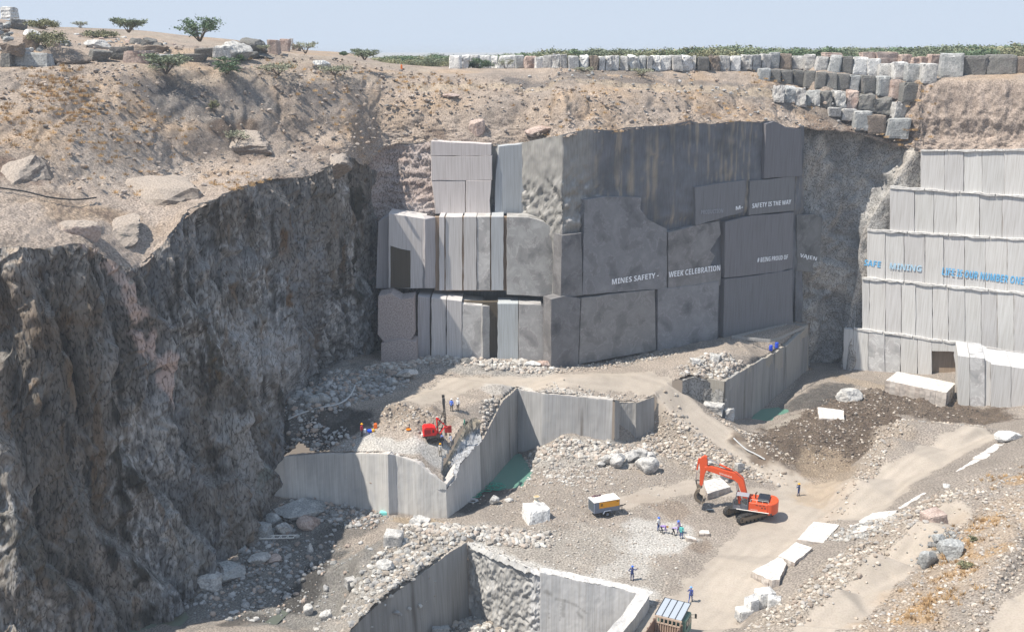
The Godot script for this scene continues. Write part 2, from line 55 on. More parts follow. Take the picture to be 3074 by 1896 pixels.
var MAINB := [
		[V(-12.57,42.41,-159.35), V(-7.43,42.22,-159.35), V(-2.93,41.97,-159.35), V(0.29,41.84,-159.35), V(4.02,43.05,-154.43), V(7.22,44.05,-149.92), V(10.67,44.69,-151.92), V(15.21,44.33,-154.56), V(17.19,44.68,-155.71), V(24.03,44.8,-159.69), V(27.57,45.24,-161.74), V(31.25,44.66,-163.87), V(35.73,44.96,-166.48), V(38.82,44.78,-168.28), V(42.77,44.78,-170.57), V(45.27,43.74,-172.02), V(47.34,43.45,-173.22), V(48.97,43.8,-174.17)],
		[V(-12.74,33.67,-159.35), V(-7.53,33.52,-159.35), V(-2.97,33.32,-159.35), V(0.29,33.22,-159.35), V(4.07,34.51,-154.46), V(7.32,35.68,-149.98), V(10.82,36.17,-152.01), V(15.43,35.89,-154.69), V(17.44,36.16,-155.86), V(24.39,36.25,-159.89), V(27.98,36.6,-161.98), V(31.7,36.15,-164.14), V(36.25,36.38,-166.78), V(39.39,36.24,-168.6), V(43.39,36.24,-170.93), V(45.91,35.44,-172.39), V(48,35.22,-173.61), V(49.66,35.49,-174.57)],
		[V(-12.91,24.68,-159.35), V(-7.63,24.58,-159.35), V(-3.01,24.44,-159.35), V(0.3,24.38,-159.35), V(4.13,25.73,-154.5), V(7.43,27.06,-150.04), V(10.98,27.4,-152.11), V(15.65,27.21,-154.82), V(17.7,27.39,-156.01), V(24.75,27.46,-160.1), V(28.4,27.69,-162.22), V(32.17,27.38,-164.41), V(36.79,27.54,-167.1), V(39.97,27.45,-168.94), V(44.03,27.45,-171.3), V(46.57,26.9,-172.77), V(48.69,26.74,-174), V(50.38,26.93,-174.99)],
		[V(-13.1,15.44,-159.35), V(-7.74,15.39,-159.35), V(-3.05,15.32,-159.35), V(0.3,15.28,-159.35), V(4.19,16.7,-154.53), V(7.54,18.19,-150.11), V(11.14,18.36,-152.2), V(15.88,18.27,-154.95), V(17.96,18.36,-156.16), V(25.12,18.39,-160.32), V(28.83,18.52,-162.47), V(32.65,18.36,-164.69), V(37.35,18.44,-167.42), V(40.57,18.39,-169.29), V(44.7,18.39,-171.69), V(47.24,18.11,-173.17), V(49.39,18.03,-174.41), V(51.11,18.12,-175.41)],
		[V(-13.28,5.94,-159.35), V(-7.85,5.94,-159.35), V(-3.09,5.94,-159.35), V(0.31,5.94,-159.35), V(4.25,7.41,-154.56), V(7.65,9.05,-150.17), V(11.31,9.05,-152.3), V(16.12,9.06,-155.09), V(18.23,9.06,-156.32), V(25.5,9.06,-160.54), V(29.27,9.06,-162.73), V(33.14,9.06,-164.98), V(37.92,9.06,-167.75), V(41.19,9.06,-169.65), V(45.38,9.06,-172.08), V(47.94,9.06,-173.57), V(50.11,9.06,-174.83), V(51.87,9.06,-175.85)]]
var LAYER := [
		[V(-22.62,39.58,-157), V(-19.09,41.79,-160), V(-15.8,42.08,-159.5), V(-12.24,42.48,-158.5)],
		[V(-22.2,35.38,-157.5), V(-19.53,35.78,-159.5), V(-15.85,36.22,-158.5), V(-12.06,36.6,-158)],
		[V(-22.08,29.54,-157.5), V(-19.89,30.7,-158.5), V(-16.15,31.45,-157), V(-11.7,31.45,-157)],
		[V(-21.86,24.36,-157), V(-20.01,24.84,-158), V(-16.31,24.89,-157), V(-11.82,24.89,-157)],
		[V(-22.63,19.13,-156.5), V(-20.2,18.79,-158), V(-16.46,19.02,-157), V(-11.92,19.02,-157)],
		[V(-23.1,5.42,-156.5), V(-20.62,4.94,-158), V(-16.8,5.26,-157), V(-12.17,5.26,-157)]]
var LEDGESLAB := [V(36.43,10.2,-163.58), V(42.48,10,-161.97), V(44.55,9.9,-163.89), V(51.42,9.9,-172.09), V(49.42,9.9,-173.83), V(40.59,10,-167.25)]
var BLOCKS := [
	["w",V(-10.11,52.82,-188.38),2.01,2.25,1.90,-9,0,"white cut block, first from the left in the long rim row","cut blocks in the row along the rim"],
	["w",V(-8.43,52.79,-191.82),1.55,2.35,2.20,-7,2,"white cut block, second from the left in the long rim row","cut blocks in the row along the rim"],
	["w",V(-6.95,52.72,-198.21),1.78,2.47,2.50,-4,1,"white cut block, third from the left in the long rim row","cut blocks in the row along the rim"],
	["w",V(-5.12,52.66,-203.41),2.11,2.46,2.05,-2,0,"white cut block, fourth from the left in the long rim row","cut blocks in the row along the rim"],
	["w",V(-3.43,52.63,-206.82),1.27,2.55,2.35,0,2,"white cut block, fifth from the left in the long rim row","cut blocks in the row along the rim"],
	["w",V(-1.05,52.65,-204.54),3.28,2.57,1.90,2,1,"white cut block, sixth from the left in the long rim row","cut blocks in the row along the rim"],
	["g",V(1.49,52.69,-200.79),1.70,2.53,2.20,4,0,"smooth grey cut block, seventh from the left in the long rim row","cut blocks in the row along the rim"],
	["p",V(3.33,52.72,-198.23),1.93,2.35,2.50,7,2,"pink cut block, eighth from the left in the long rim row","cut blocks in the row along the rim"],
	["w",V(5.04,52.75,-195.31),1.50,2.22,2.05,9,1,"white cut block, ninth from the left in the long rim row","cut blocks in the row along the rim"],
	["m",V(6.47,52.82,-188.45),1.64,2.32,2.35,-8,0,"mottled white and grey cut block, tenth from the left in the long rim row","cut blocks in the row along the rim"],
	["m",V(7.67,52.89,-181.97),1.16,2.47,1.90,-6,2,"mottled white and grey cut block, eleventh from the left in the long rim row","cut blocks in the row along the rim"],
	["m",V(8.7,52.95,-177.39),1.22,2.34,2.20,-3,1,"mottled white and grey cut block, twelfth from the left in the long rim row","cut blocks in the row along the rim"],
	["w",V(10.31,52.94,-177.46),1.82,2.12,2.50,-1,0,"white cut block, thirteenth from the left in the long rim row","cut blocks in the row along the rim"],
	["w",V(12.15,52.93,-178.36),1.67,2.13,2.05,1,2,"white cut block, fourteenth from the left in the long rim row","cut blocks in the row along the rim"],
	["b",V(13.74,52.73,-178.4),1.44,2.34,2.35,3,1,"brown grey cut block, fifteenth from the left in the long rim row","cut blocks in the row along the rim"],
	["w",V(15.11,52.72,-178.4),1.09,2.25,1.90,6,0,"white cut block, sixteenth from the left in the long rim row","cut blocks in the row along the rim"],
	["m",V(16.24,52.72,-179.07),0.98,2.35,2.20,8,2,"mottled white and grey cut block, seventeenth from the left in the long rim row","cut blocks in the row along the rim"],
	["w",V(17.55,52.71,-179.8),1.45,2.53,2.50,-9,1,"white cut block, eighteenth from the left in the long rim row","cut blocks in the row along the rim"],
	["m",V(19.18,52.71,-179.91),1.57,2.32,2.05,-7,0,"mottled white and grey cut block, nineteenth from the left in the long rim row","cut blocks in the row along the rim"],
	["w",V(20.94,52.7,-180.84),1.69,2.50,2.35,-4,2,"white cut block, twentieth from the left in the long rim row","cut blocks in the row along the rim"],
	["g",V(22.47,52.69,-181.68),1.11,2.38,1.90,-2,1,"smooth grey cut block, twenty-first from the left in the long rim row","cut blocks in the row along the rim"],
	["m",V(23.64,52.68,-181.63),1.00,2.38,2.20,0,0,"mottled white and grey cut block, twenty-second from the left in the long rim row","cut blocks in the row along the rim"],
	["w",V(24.87,52.68,-182.35),1.24,2.39,2.50,2,2,"white cut block, twenty-third from the left in the long rim row","cut blocks in the row along the rim"],
	["w",V(26.55,52.67,-183.24),1.83,2.44,2.05,4,1,"white cut block, twenty-fourth from the left in the long rim row","cut blocks in the row along the rim"],
	["m",V(28.42,52.53,-182.97),1.71,2.68,2.35,7,0,"mottled white and grey cut block, twenty-fifth from the left in the long rim row","cut blocks in the row along the rim"],
	["w",V(30.5,52.52,-184.04),2.08,2.62,1.90,9,2,"white cut block, twenty-sixth from the left in the long rim row","cut blocks in the row along the rim"],
	["m",V(31.97,52.51,-184.88),0.54,2.56,2.20,-8,1,"mottled white and grey cut block, twenty-seventh from the left in the long rim row","cut blocks in the row along the rim"],
	["d",V(33.51,52.5,-185.01),2.21,2.40,2.50,-6,0,"rough dark grey cut block, twenty-eighth from the left in the long rim row","cut blocks in the row along the rim"],
	["b",V(35.71,52.49,-186.15),1.74,2.58,2.05,-3,2,"brown grey cut block, twenty-ninth from the left in the long rim row","cut blocks in the row along the rim"],
	["m",V(37.74,52.48,-187.23),1.87,2.59,2.35,-1,1,"mottled white and grey cut block, thirtieth from the left in the long rim row","cut blocks in the row along the rim"],
	["w",V(39.75,52.47,-187.55),1.71,2.60,1.90,1,0,"white cut block, thirty-first from the left in the long rim row","cut blocks in the row along the rim"],
	["m",V(41.73,52.46,-188.63),1.77,2.80,2.20,3,2,"mottled white and grey cut block, thirty-second from the left in the long rim row","cut blocks in the row along the rim"],
	["m",V(43.71,52.45,-189.71),1.70,2.76,2.50,6,1,"mottled white and grey cut block, thirty-third from the left in the long rim row","cut blocks in the row along the rim"],
	["m",V(45.64,52.44,-190.02),1.66,2.94,2.05,8,0,"mottled white and grey cut block, thirty-fourth from the left in the long rim row","cut blocks in the row along the rim"],
	["m",V(44.4,52.94,-191.72),0.99,2.36,2.60,-3,0,"mottled white and grey block, first from the left in the top course of the wall","cut blocks stacked in the wall"],
	["m",V(45.93,52.93,-192.36),1.64,2.44,2.60,-4,0,"mottled white and grey block, second from the left in the top course of the wall","cut blocks stacked in the wall"],
	["g",V(48.05,52.92,-193.25),1.79,2.81,2.60,-5,0,"smooth grey block, third from the left in the top course of the wall","cut blocks stacked in the wall"],
	["b",V(50.17,52.74,-193.65),2.02,2.70,2.60,-6,0,"brown grey block, fourth from the left in the top course of the wall","cut blocks stacked in the wall"],
	["m",V(52.67,52.59,-194.29),2.40,2.57,2.60,-7,0,"mottled white and grey block, fifth from the left in the top course of the wall","cut blocks stacked in the wall"],
	["m",V(54.18,52.48,-191.64),1.90,2.82,2.60,-8,0,"mottled white and grey block, sixth from the left in the top course of the wall","cut blocks stacked in the wall"],
	["m",V(55.37,52.34,-188.46),2.03,2.60,2.60,-9,0,"mottled white and grey block, seventh from the left in the top course of the wall","cut blocks stacked in the wall"],
	["g",V(57.52,52.06,-187.9),2.25,3.09,2.60,-10,0,"smooth grey block, eighth from the left in the top course of the wall","cut blocks stacked in the wall"],
	["d",V(59.64,51.99,-187.82),1.85,2.95,2.60,-11,0,"rough dark grey block, ninth from the left in the top course of the wall","cut blocks stacked in the wall"],
	["w",V(61.84,51.88,-187.6),2.53,2.99,2.60,-3,0,"white block, tenth from the left in the top course of the wall","cut blocks stacked in the wall"],
	["w",V(64.13,51.79,-187.25),2.13,2.87,2.60,-4,0,"white block, eleventh from the left in the top course of the wall","cut blocks stacked in the wall"],
	["m",V(65.9,51.39,-186.15),2.63,2.36,2.60,-5,0,"mottled white and grey block, twelfth from the left in the top course of the wall","cut blocks stacked in the wall"],
	["w",V(67.68,51.09,-183.93),2.21,2.96,2.60,-6,0,"white block, thirteenth from the left in the top course of the wall","cut blocks stacked in the wall"],
	["g",V(68.65,50.83,-180.05),2.40,2.89,2.60,-7,0,"smooth grey block, fourteenth from the left in the top course of the wall","cut blocks stacked in the wall"],
	["m",V(70.36,50.49,-177.7),2.44,3.32,2.60,-8,0,"mottled white and grey block, fifteenth from the left in the top course of the wall","cut blocks stacked in the wall"],
	["g",V(44.48,50.7,-185.93),1.98,2.29,2.60,-3,0,"smooth grey block, first from the left in the second course of the wall","cut blocks stacked in the wall"],
	["d",V(46.68,50.54,-186.73),1.81,2.23,2.60,-4,0,"rough dark grey block, second from the left in the second course of the wall","cut blocks stacked in the wall"],
	["d",V(48.88,50.17,-187.22),2.17,2.52,2.60,-5,0,"rough dark grey block, third from the left in the second course of the wall","cut blocks stacked in the wall"],
	["d",V(51.19,49.85,-187.84),1.93,2.77,2.60,-6,0,"rough dark grey block, fourth from the left in the second course of the wall","cut blocks stacked in the wall"],
	["d",V(52.68,49.57,-186.13),1.85,2.92,2.60,-7,0,"rough dark grey block, fifth from the left in the second course of the wall","cut blocks stacked in the wall"],
	["d",V(54.1,49.53,-184.34),1.85,2.85,2.60,-8,0,"rough dark grey block, sixth from the left in the second course of the wall","cut blocks stacked in the wall"],
	["d",V(56.08,49.44,-184.33),1.93,2.80,2.60,-9,0,"rough dark grey block, seventh from the left in the second course of the wall","cut blocks stacked in the wall"],
	["d",V(58.16,49.35,-184.31),2.01,2.69,2.60,-10,0,"rough dark grey block, eighth from the left in the second course of the wall","cut blocks stacked in the wall"],
	["g",V(60.07,49.11,-184.19),1.75,2.71,2.60,-11,0,"smooth grey block, ninth from the left in the second course of the wall","cut blocks stacked in the wall"],
	["d",V(62.16,48.81,-183.64),2.59,2.96,2.60,6,0,"rough dark grey block, tenth from the left in the second course of the wall","cut blocks stacked in the wall"],
	["g",V(64.52,48.42,-182.96),2.26,3.22,2.60,5,0,"smooth grey block, eleventh from the left in the second course of the wall","cut blocks stacked in the wall"],
	["p",V(66.38,47.9,-181.95),1.80,3.14,2.60,4,0,"pink block, twelfth from the left in the second course of the wall","cut blocks stacked in the wall"],
	["d",V(67.87,47.52,-178.88),3.03,3.18,2.60,3,0,"rough dark grey block, thirteenth from the left in the second course of the wall","cut blocks stacked in the wall"],
	["m",V(45.57,47.35,-179.74),1.64,2.65,2.60,-3,2,"mottled white and grey block, first from the left in the third course of the wall","cut blocks stacked in the wall"],
	["g",V(47.76,47.3,-180.97),1.96,2.60,2.60,-4,2,"smooth grey block, second from the left in the third course of the wall","cut blocks stacked in the wall"],
	["m",V(49.89,46.66,-181.13),1.87,2.96,2.60,-5,2,"mottled white and grey block, third from the left in the third course of the wall","cut blocks stacked in the wall"],
	["g",V(52.21,46.67,-181.73),2.25,2.65,2.60,-6,2,"smooth grey block, fourth from the left in the third course of the wall","cut blocks stacked in the wall"],
	["d",V(54.49,46.4,-181.6),2.17,2.93,2.60,-7,2,"rough dark grey block, fifth from the left in the third course of the wall","cut blocks stacked in the wall"],
	["m",V(56.84,46.38,-181.99),2.13,2.73,2.60,-8,2,"mottled white and grey block, sixth from the left in the third course of the wall","cut blocks stacked in the wall"],
	["p",V(59.19,46.03,-182.11),2.18,3.08,2.60,-9,2,"pink block, seventh from the left in the third course of the wall","cut blocks stacked in the wall"],
	["d",V(61.66,45.66,-181.73),2.70,2.90,2.60,-10,2,"rough dark grey block, eighth from the left in the third course of the wall","cut blocks stacked in the wall"],
	["d",V(64.38,44.94,-181),3.00,3.10,2.60,-11,2,"rough dark grey block, ninth from the left in the third course of the wall","cut blocks stacked in the wall"],
	["m",V(66.75,44.69,-179.3),2.74,2.80,2.60,6,2,"mottled white and grey block, tenth from the left in the third course of the wall","cut blocks stacked in the wall"],
	["m",V(55.65,44.97,-180.18),2.13,1.52,2.60,-3,0,"mottled white and grey block, first from the left in the lowest course of the wall","cut blocks stacked in the wall"],
	["m",V(58.02,44.28,-180.21),2.30,2.00,2.60,-4,0,"mottled white and grey block, second from the left in the lowest course of the wall","cut blocks stacked in the wall"],
	["g",V(59.99,42.72,-178.57),2.76,3.22,2.60,-5,0,"smooth grey block, third from the left in the lowest course of the wall","cut blocks stacked in the wall"],
	["b",V(62.26,42.16,-178.17),3.18,3.26,2.60,-6,0,"brown grey block, fourth from the left in the lowest course of the wall","cut blocks stacked in the wall"],
	["g",V(65.87,41.58,-177.28),3.86,3.21,2.60,-7,0,"smooth grey block, fifth from the left in the lowest course of the wall","cut blocks stacked in the wall"],
	["p",V(57.12,54.87,-188.42),3.36,0.78,1.80,8,1,"flat pink slab lying on the block wall above a mottled block","pink slabs on top of the block wall"],
	["p",V(63.45,54.65,-188.49),2.41,1.09,1.80,8,1,"low pink slab lying left of the big pink one","pink slabs on top of the block wall"],
	["p",V(66.95,53.66,-188.42),4.28,2.02,1.80,8,1,"largest pink slab on top of the block wall","pink slabs on top of the block wall"],
	["p",V(69.7,53.67,-187.15),1.84,1.69,1.80,8,1,"squarish pink slab right of the largest pink slab","pink slabs on top of the block wall"],
	["p",V(71.11,53.64,-186.36),1.35,1.20,1.80,8,1,"small pink stone in front of the pink slabs","pink slabs on top of the block wall"],
	["p",V(72.4,53.64,-185.91),1.31,1.30,1.80,8,1,"small pale pink stone beside the end pink block","pink slabs on top of the block wall"],
	["p",V(74.24,53.67,-185.12),2.59,1.68,1.80,8,1,"pale pink block at the right end of the pink slabs","pink slabs on top of the block wall"],
	["g",V(75.22,51.42,-180.36),3.59,4.05,3.20,-14,0,"big smooth grey block at the right end of the block wall","big blocks at the right end"],
	["d",V(79.01,51.65,-180.35),3.92,3.43,3.20,-14,1,"dark drilled block between two big blocks at the right end","big blocks at the right end"],
	["d",V(83.21,51.82,-179.67),4.90,3.48,3.20,-14,1,"largest rough dark block at the right end of the rim","big blocks at the right end"],
	["b",V(87.43,52.01,-179.18),3.46,3.06,3.20,-14,0,"last block at the right edge of the rim","big blocks at the right end"],
	["d",V(-66.32,53.51,-138.99),1.45,1.83,2.00,-6,1,"dark grooved cut block at the left edge beside the long grey block",""],
	["g",V(-63.54,53.58,-139.92),4.87,1.87,2.00,-4,0,"long low grey cut block beside the dark grooved block",""],
	["d",V(-55.14,54.45,-149.39),3.08,1.92,2.00,-3,1,"dark vertically grooved block behind the pinkish cut block",""],
	["p",V(-52.18,53.96,-147.33),3.79,1.78,2.00,0,0,"pinkish grey cut block standing in front of the grooved block",""],
	["g",V(-49.92,54.1,-151.22),3.33,1.21,2.00,2,0,"low pale grey slab right of the pinkish cut block",""],
	["d",V(-46.95,54.06,-154.17),4.56,1.27,2.00,6,1,"long dark slab with a pale top beside the green bush",""],
	["d",V(-46.02,54.65,-158.59),2.68,1.57,2.00,-3,0,"dark block with white top behind the long dark slab",""],
	["w",V(-43.28,54.25,-158.12),2.56,2.25,2.00,6,0,"pale squarish block between dark block and gabled block",""],
	["p",V(-37.9,55.15,-168.7),1.72,2.39,2.00,-3,0,"pink block in the row, left of the redder one",""],
	["p",V(-39.58,55.64,-184.5),1.71,2.28,2.00,4,0,"reddish pink block with a white block at its end",""],
	["w",V(-41.25,56.01,-198.05),0.55,2.19,2.00,6,0,"narrow white block at the end of the pink blocks",""],
	["b",V(-39.55,55.77,-194.14),1.08,1.33,2.00,-6,2,"small brown block at the right end of the rim row",""],
	["b",V(-54.4,55.59,-158.25),4.94,0.98,2.00,4,2,"flat brown slab lying behind the grooved block",""],
	["b",V(-65.45,55.09,-139),2.81,1.69,2.00,-6,2,"broad brown slab lying on the dark grooved block",""],
	["w",V(-71.23,60.17,-151),1.65,1.61,2.00,-6,1,"pale grooved block on top of the stone heap",""],
]
var ROCKS := [
	["b",V(-60.24,53.88,-143.32),5.18,2.64,4.15,13,0,"big dark brown boulder between grey block and grey boulder",""],
	["d",V(-57.18,54.07,-146.18),3.30,2.15,2.64,-6,0,"grey angular boulder right of the big brown boulder",""],
	["m",V(-41.7,54.2,-159.44),3.73,3.56,2.98,-5,0,"gable shaped pale and dark boulder by the pale block",""],
	["d",V(-39.97,54.74,-164.57),3.85,3.36,3.08,3,0,"dark gable shaped boulder with a pale sunlit top",""],
	["d",V(-40.17,54.41,-162.53),2.07,1.62,1.66,-18,0,"dark broken stone below the two gabled boulders",""],
	["d",V(-38.92,54.41,-163.95),2.66,1.27,2.13,7,0,"dark broken stone under the pink block",""],
	["b",V(-68.03,55.43,-149.89),1.91,2.99,1.52,-27,0,"tall brown boulder standing upright beside the olive bush",""],
	["p",V(-65.18,55.23,-150.42),1.57,2.03,1.25,-24,0,"pinkish wedge of stone beside the big brown boulder",""],
	["g",V(-65.76,56.02,-155.55),2.07,1.57,1.65,21,0,"smooth blue grey boulder behind the big brown boulder",""],
	["m",V(-61.55,55.78,-156.95),3.63,2.03,2.90,-22,0,"pale grey boulder behind the grey angular boulder",""],
	["d",V(-58.74,56.4,-165.68),1.72,1.50,1.38,-17,0,"rounded dark boulder left of the tallest dark boulder",""],
	["d",V(-55.33,55.99,-161.11),1.97,2.15,1.58,25,0,"tallest dark boulder on the low rubble bank",""],
	["p",V(-61.17,56.66,-168.69),0.93,1.17,0.75,-27,0,"small round whitish boulder on the rubble bank",""],
	["d",V(-53.43,55.67,-160.17),1.48,1.69,1.18,-14,0,"dark wedge of rock leaning on the dark boulder",""],
	["d",V(-81.35,58.85,-174.28),2.65,2.58,2.12,-19,0,"dark angular boulder high in the stone heap",""],
	["w",V(-74.68,57.62,-164.98),2.05,1.81,1.64,-27,0,"white wedge boulder beside the tall brown boulder",""],
	["g",V(-85.91,60,-187.62),2.16,1.61,1.72,22,0,"grey boulder on the crest behind the heap",""],
	["d",V(-82.69,59.35,-184.86),2.34,1.86,1.87,5,0,"grey boulder pair on the crest by the low bush",""],
	["m",V(-67.44,54.93,-147.16),1.36,1.50,1.09,16,0,"pale rounded stone below the tall brown boulder",""],
	["g",V(-66.55,55.18,-149.2),1.21,1.27,0.97,15,0,"grey stone under the olive bush",""],
	["b",V(-66.66,56.49,-141.35),0.88,0.64,0.71,15,0,"grey angular stone in the heap at the left edge of the rim","stones of the heap at the left edge"],
	["m",V(-65.63,55.74,-139.71),0.41,0.35,0.32,-29,0,"","stones of the heap at the left edge"],
	["b",V(-70.61,59.02,-146.67),0.64,0.46,0.51,14,0,"","stones of the heap at the left edge"],
	["d",V(-68.53,57.33,-143.15),0.76,0.55,0.60,13,0,"","stones of the heap at the left edge"],
	["b",V(-67.47,55.96,-140.21),0.63,0.46,0.50,-17,0,"","stones of the heap at the left edge"],
	["d",V(-67.98,55.95,-140.17),0.52,0.38,0.41,-7,0,"","stones of the heap at the left edge"],
	["d",V(-69.66,58.33,-145.25),0.53,0.38,0.42,-14,0,"","stones of the heap at the left edge"],
	["g",V(-69.7,57.88,-144.32),0.99,0.72,0.79,13,0,"","stones of the heap at the left edge"],
	["d",V(-70.01,58.38,-145.36),0.78,0.57,0.63,7,0,"","stones of the heap at the left edge"],
	["g",V(-66.87,56.63,-141.66),0.43,0.35,0.35,-10,0,"","stones of the heap at the left edge"],
	["d",V(-68.56,57.6,-143.72),0.84,0.61,0.67,-8,0,"","stones of the heap at the left edge"],
	["g",V(-66.98,55.67,-139.55),0.97,0.70,0.78,-6,0,"","stones of the heap at the left edge"],
	["d",V(-70.53,58.91,-146.45),1.02,0.73,0.81,29,0,"","stones of the heap at the left edge"],
	["m",V(-70.06,58.62,-145.86),0.93,0.67,0.74,28,0,"","stones of the heap at the left edge"],
	["b",V(-68.96,58.15,-144.87),0.73,0.53,0.59,24,0,"","stones of the heap at the left edge"],
	["g",V(-67.71,57.13,-142.73),0.88,0.64,0.71,26,0,"","stones of the heap at the left edge"],
	["g",V(-67.99,57.04,-142.54),0.97,0.70,0.77,-6,0,"","stones of the heap at the left edge"],
	["d",V(-67.83,56.65,-141.71),0.45,0.35,0.36,8,0,"","stones of the heap at the left edge"],
	["d",V(-69.72,58.93,-146.48),0.45,0.35,0.36,-22,0,"","stones of the heap at the left edge"],
	["g",V(-67.15,56.58,-141.55),0.44,0.35,0.35,-28,0,"","stones of the heap at the left edge"],
	["g",V(-68.2,57.92,-144.41),0.55,0.40,0.44,-5,0,"","stones of the heap at the left edge"],
	["d",V(-69.37,58.61,-145.82),0.82,0.59,0.65,14,0,"","stones of the heap at the left edge"],
	["m",V(-67.65,55.76,-139.76),0.41,0.35,0.33,-17,0,"","stones of the heap at the left edge"],
	["g",V(-69.56,58.8,-146.22),1.03,0.74,0.82,-15,0,"","stones of the heap at the left edge"],
	["g",V(-69.48,59.05,-146.74),0.95,0.68,0.76,2,0,"","stones of the heap at the left edge"],
	["d",V(-67.38,55.74,-139.71),0.77,0.56,0.61,-1,0,"","stones of the heap at the left edge"],
	["g",V(-63.84,57.29,-171.91),0.56,0.43,0.45,0,0,"broken stone on the low rubble bank behind the cut blocks","stones of the rubble bank"],
	["b",V(-63.37,57.14,-169.67),0.34,0.35,0.27,11,0,"","stones of the rubble bank"],
	["g",V(-52.31,56.25,-164.82),0.55,0.42,0.44,-7,0,"","stones of the rubble bank"],
	["b",V(-73.57,58.4,-181.07),0.61,0.46,0.49,25,0,"","stones of the rubble bank"],
	["g",V(-56.07,56.76,-171.03),0.74,0.55,0.59,-15,0,"","stones of the rubble bank"],
	["g",V(-58.54,56.84,-168.33),0.71,0.53,0.57,-11,0,"","stones of the rubble bank"],
	["g",V(-62.17,57.18,-171.17),0.77,0.57,0.62,9,0,"","stones of the rubble bank"],
	["g",V(-56.56,56.63,-166.78),0.44,0.35,0.35,1,0,"","stones of the rubble bank"],
	["b",V(-60.1,57.04,-170.33),0.28,0.35,0.23,-19,0,"","stones of the rubble bank"],
	["g",V(-58.55,57.03,-172.95),0.44,0.35,0.35,17,0,"","stones of the rubble bank"],
	["g",V(-55.68,56.56,-166.8),0.73,0.54,0.58,-28,0,"","stones of the rubble bank"],
	["m",V(-71.96,58.34,-181.91),0.88,0.65,0.71,-1,0,"","stones of the rubble bank"],
	["p",V(-67.07,57.52,-173.25),0.80,0.59,0.64,-8,0,"","stones of the rubble bank"],
	["d",V(-66.98,57.83,-178.37),0.49,0.38,0.40,-18,0,"","stones of the rubble bank"],
	["m",V(-65.87,57.86,-179.81),0.81,0.60,0.65,15,0,"","stones of the rubble bank"],
	["m",V(-73.2,58.66,-185.6),0.73,0.54,0.58,-12,0,"","stones of the rubble bank"],
	["p",V(-72.13,58.06,-177.04),0.64,0.48,0.51,-9,0,"","stones of the rubble bank"],
	["p",V(-54.72,56.66,-171.05),0.60,0.46,0.48,20,0,"","stones of the rubble bank"],
	["b",V(-68.42,57.55,-172.66),0.40,0.35,0.32,28,0,"","stones of the rubble bank"],
	["p",V(-65.61,57.51,-174.19),0.41,0.35,0.33,15,0,"","stones of the rubble bank"],
	["d",V(-72.29,58.11,-177.89),0.89,0.65,0.71,0,0,"","stones of the rubble bank"],
	["d",V(-71.63,57.94,-175.49),0.35,0.35,0.28,-6,0,"","stones of the rubble bank"],
	["g",V(-65.02,57.52,-174.84),0.53,0.41,0.43,-17,0,"","stones of the rubble bank"],
	["d",V(-67.53,57.72,-176.05),0.64,0.48,0.51,2,0,"","stones of the rubble bank"],
	["g",V(-59.63,57.11,-172.87),0.49,0.38,0.39,-18,0,"","stones of the rubble bank"],
	["b",V(-53.48,56.24,-162.35),0.65,0.49,0.52,6,0,"","stones of the rubble bank"],
	["d",V(-70.94,58.46,-184.74),0.69,0.52,0.55,-23,0,"","stones of the rubble bank"],
	["g",V(-70.44,58.07,-179.14),0.88,0.64,0.70,18,0,"","stones of the rubble bank"],
	["b",V(-51.33,56.05,-161.58),0.50,0.39,0.40,-8,0,"","stones of the rubble bank"],
	["b",V(-61.51,57.31,-173.97),0.37,0.35,0.29,5,0,"","stones of the rubble bank"],
	["d",V(-68.22,57.87,-178.01),0.41,0.35,0.33,-25,0,"","stones of the rubble bank"],
	["d",V(-62.57,57.42,-175.08),0.82,0.61,0.66,14,0,"","stones of the rubble bank"],
	["b",V(-69.09,58.06,-180.28),0.86,0.63,0.69,-9,0,"","stones of the rubble bank"],
	["m",V(-73.64,58.32,-179.23),0.84,0.62,0.67,-25,0,"","stones of the rubble bank"],
	["w",V(-30.07,53.41,-165.8),2.43,1.21,1.95,0,0,"lone pale boulder on the slope below the pale bush",""],
	["p",V(-9.66,48.75,-166.37),2.13,0.65,1.70,10,0,"flat reddish stone on the slope above the white blocks",""],
	["p",V(4.14,43.3,-159.57),3.41,1.63,2.72,-25,0,"reddish dark rock at the slope foot above the dark wall",""],
	["p",V(-5.53,43.53,-160.7),2.07,2.41,1.66,-30,0,"pale pink broken rock beside the drilled pink block",""],
	["m",V(18.25,0.2,-129.63),2.50,2.12,2.00,-5,0,"big pale boulder at the foot of the ramp slope",""],
	["m",V(12.89,0.4,-131.93),1.50,1.36,1.20,-22,0,"pale angular boulder second from the left in the boulder cluster","boulders clustered by the big boulder"],
	["m",V(14.64,0.4,-131.04),2.18,1.84,1.74,16,0,"wide pale boulder in the middle of the boulder cluster","boulders clustered by the big boulder"],
	["m",V(16.3,0.4,-132.53),1.74,1.61,1.39,-14,0,"grey boulder touching the left side of the big boulder","boulders clustered by the big boulder"],
	["m",V(17.69,0.4,-133.75),1.93,1.37,1.54,6,0,"pale boulder behind the big boulder","boulders clustered by the big boulder"],
	["m",V(12.26,0.4,-131.34),1.03,0.74,0.83,20,0,"smallest stone at the left end of the boulder cluster","boulders clustered by the big boulder"],
	["m",V(19.34,0.4,-133.44),1.46,1.06,1.16,15,0,"stone behind the right side of the big boulder","boulders clustered by the big boulder"],
	["w",V(2.94,0,-115.19),2.86,1.88,2.40,20,1,"pale flat topped block carrying a white bucket",""],
	["m",V(-11.01,0.3,-113.3),2.16,0.98,1.73,-5,2,"flat pale slab lying below the bench corner",""],
	["m",V(-13.58,0.7,-107.61),2.16,1.83,1.73,-10,1,"pale flat slab on the rubble mound above the shaded floor",""],
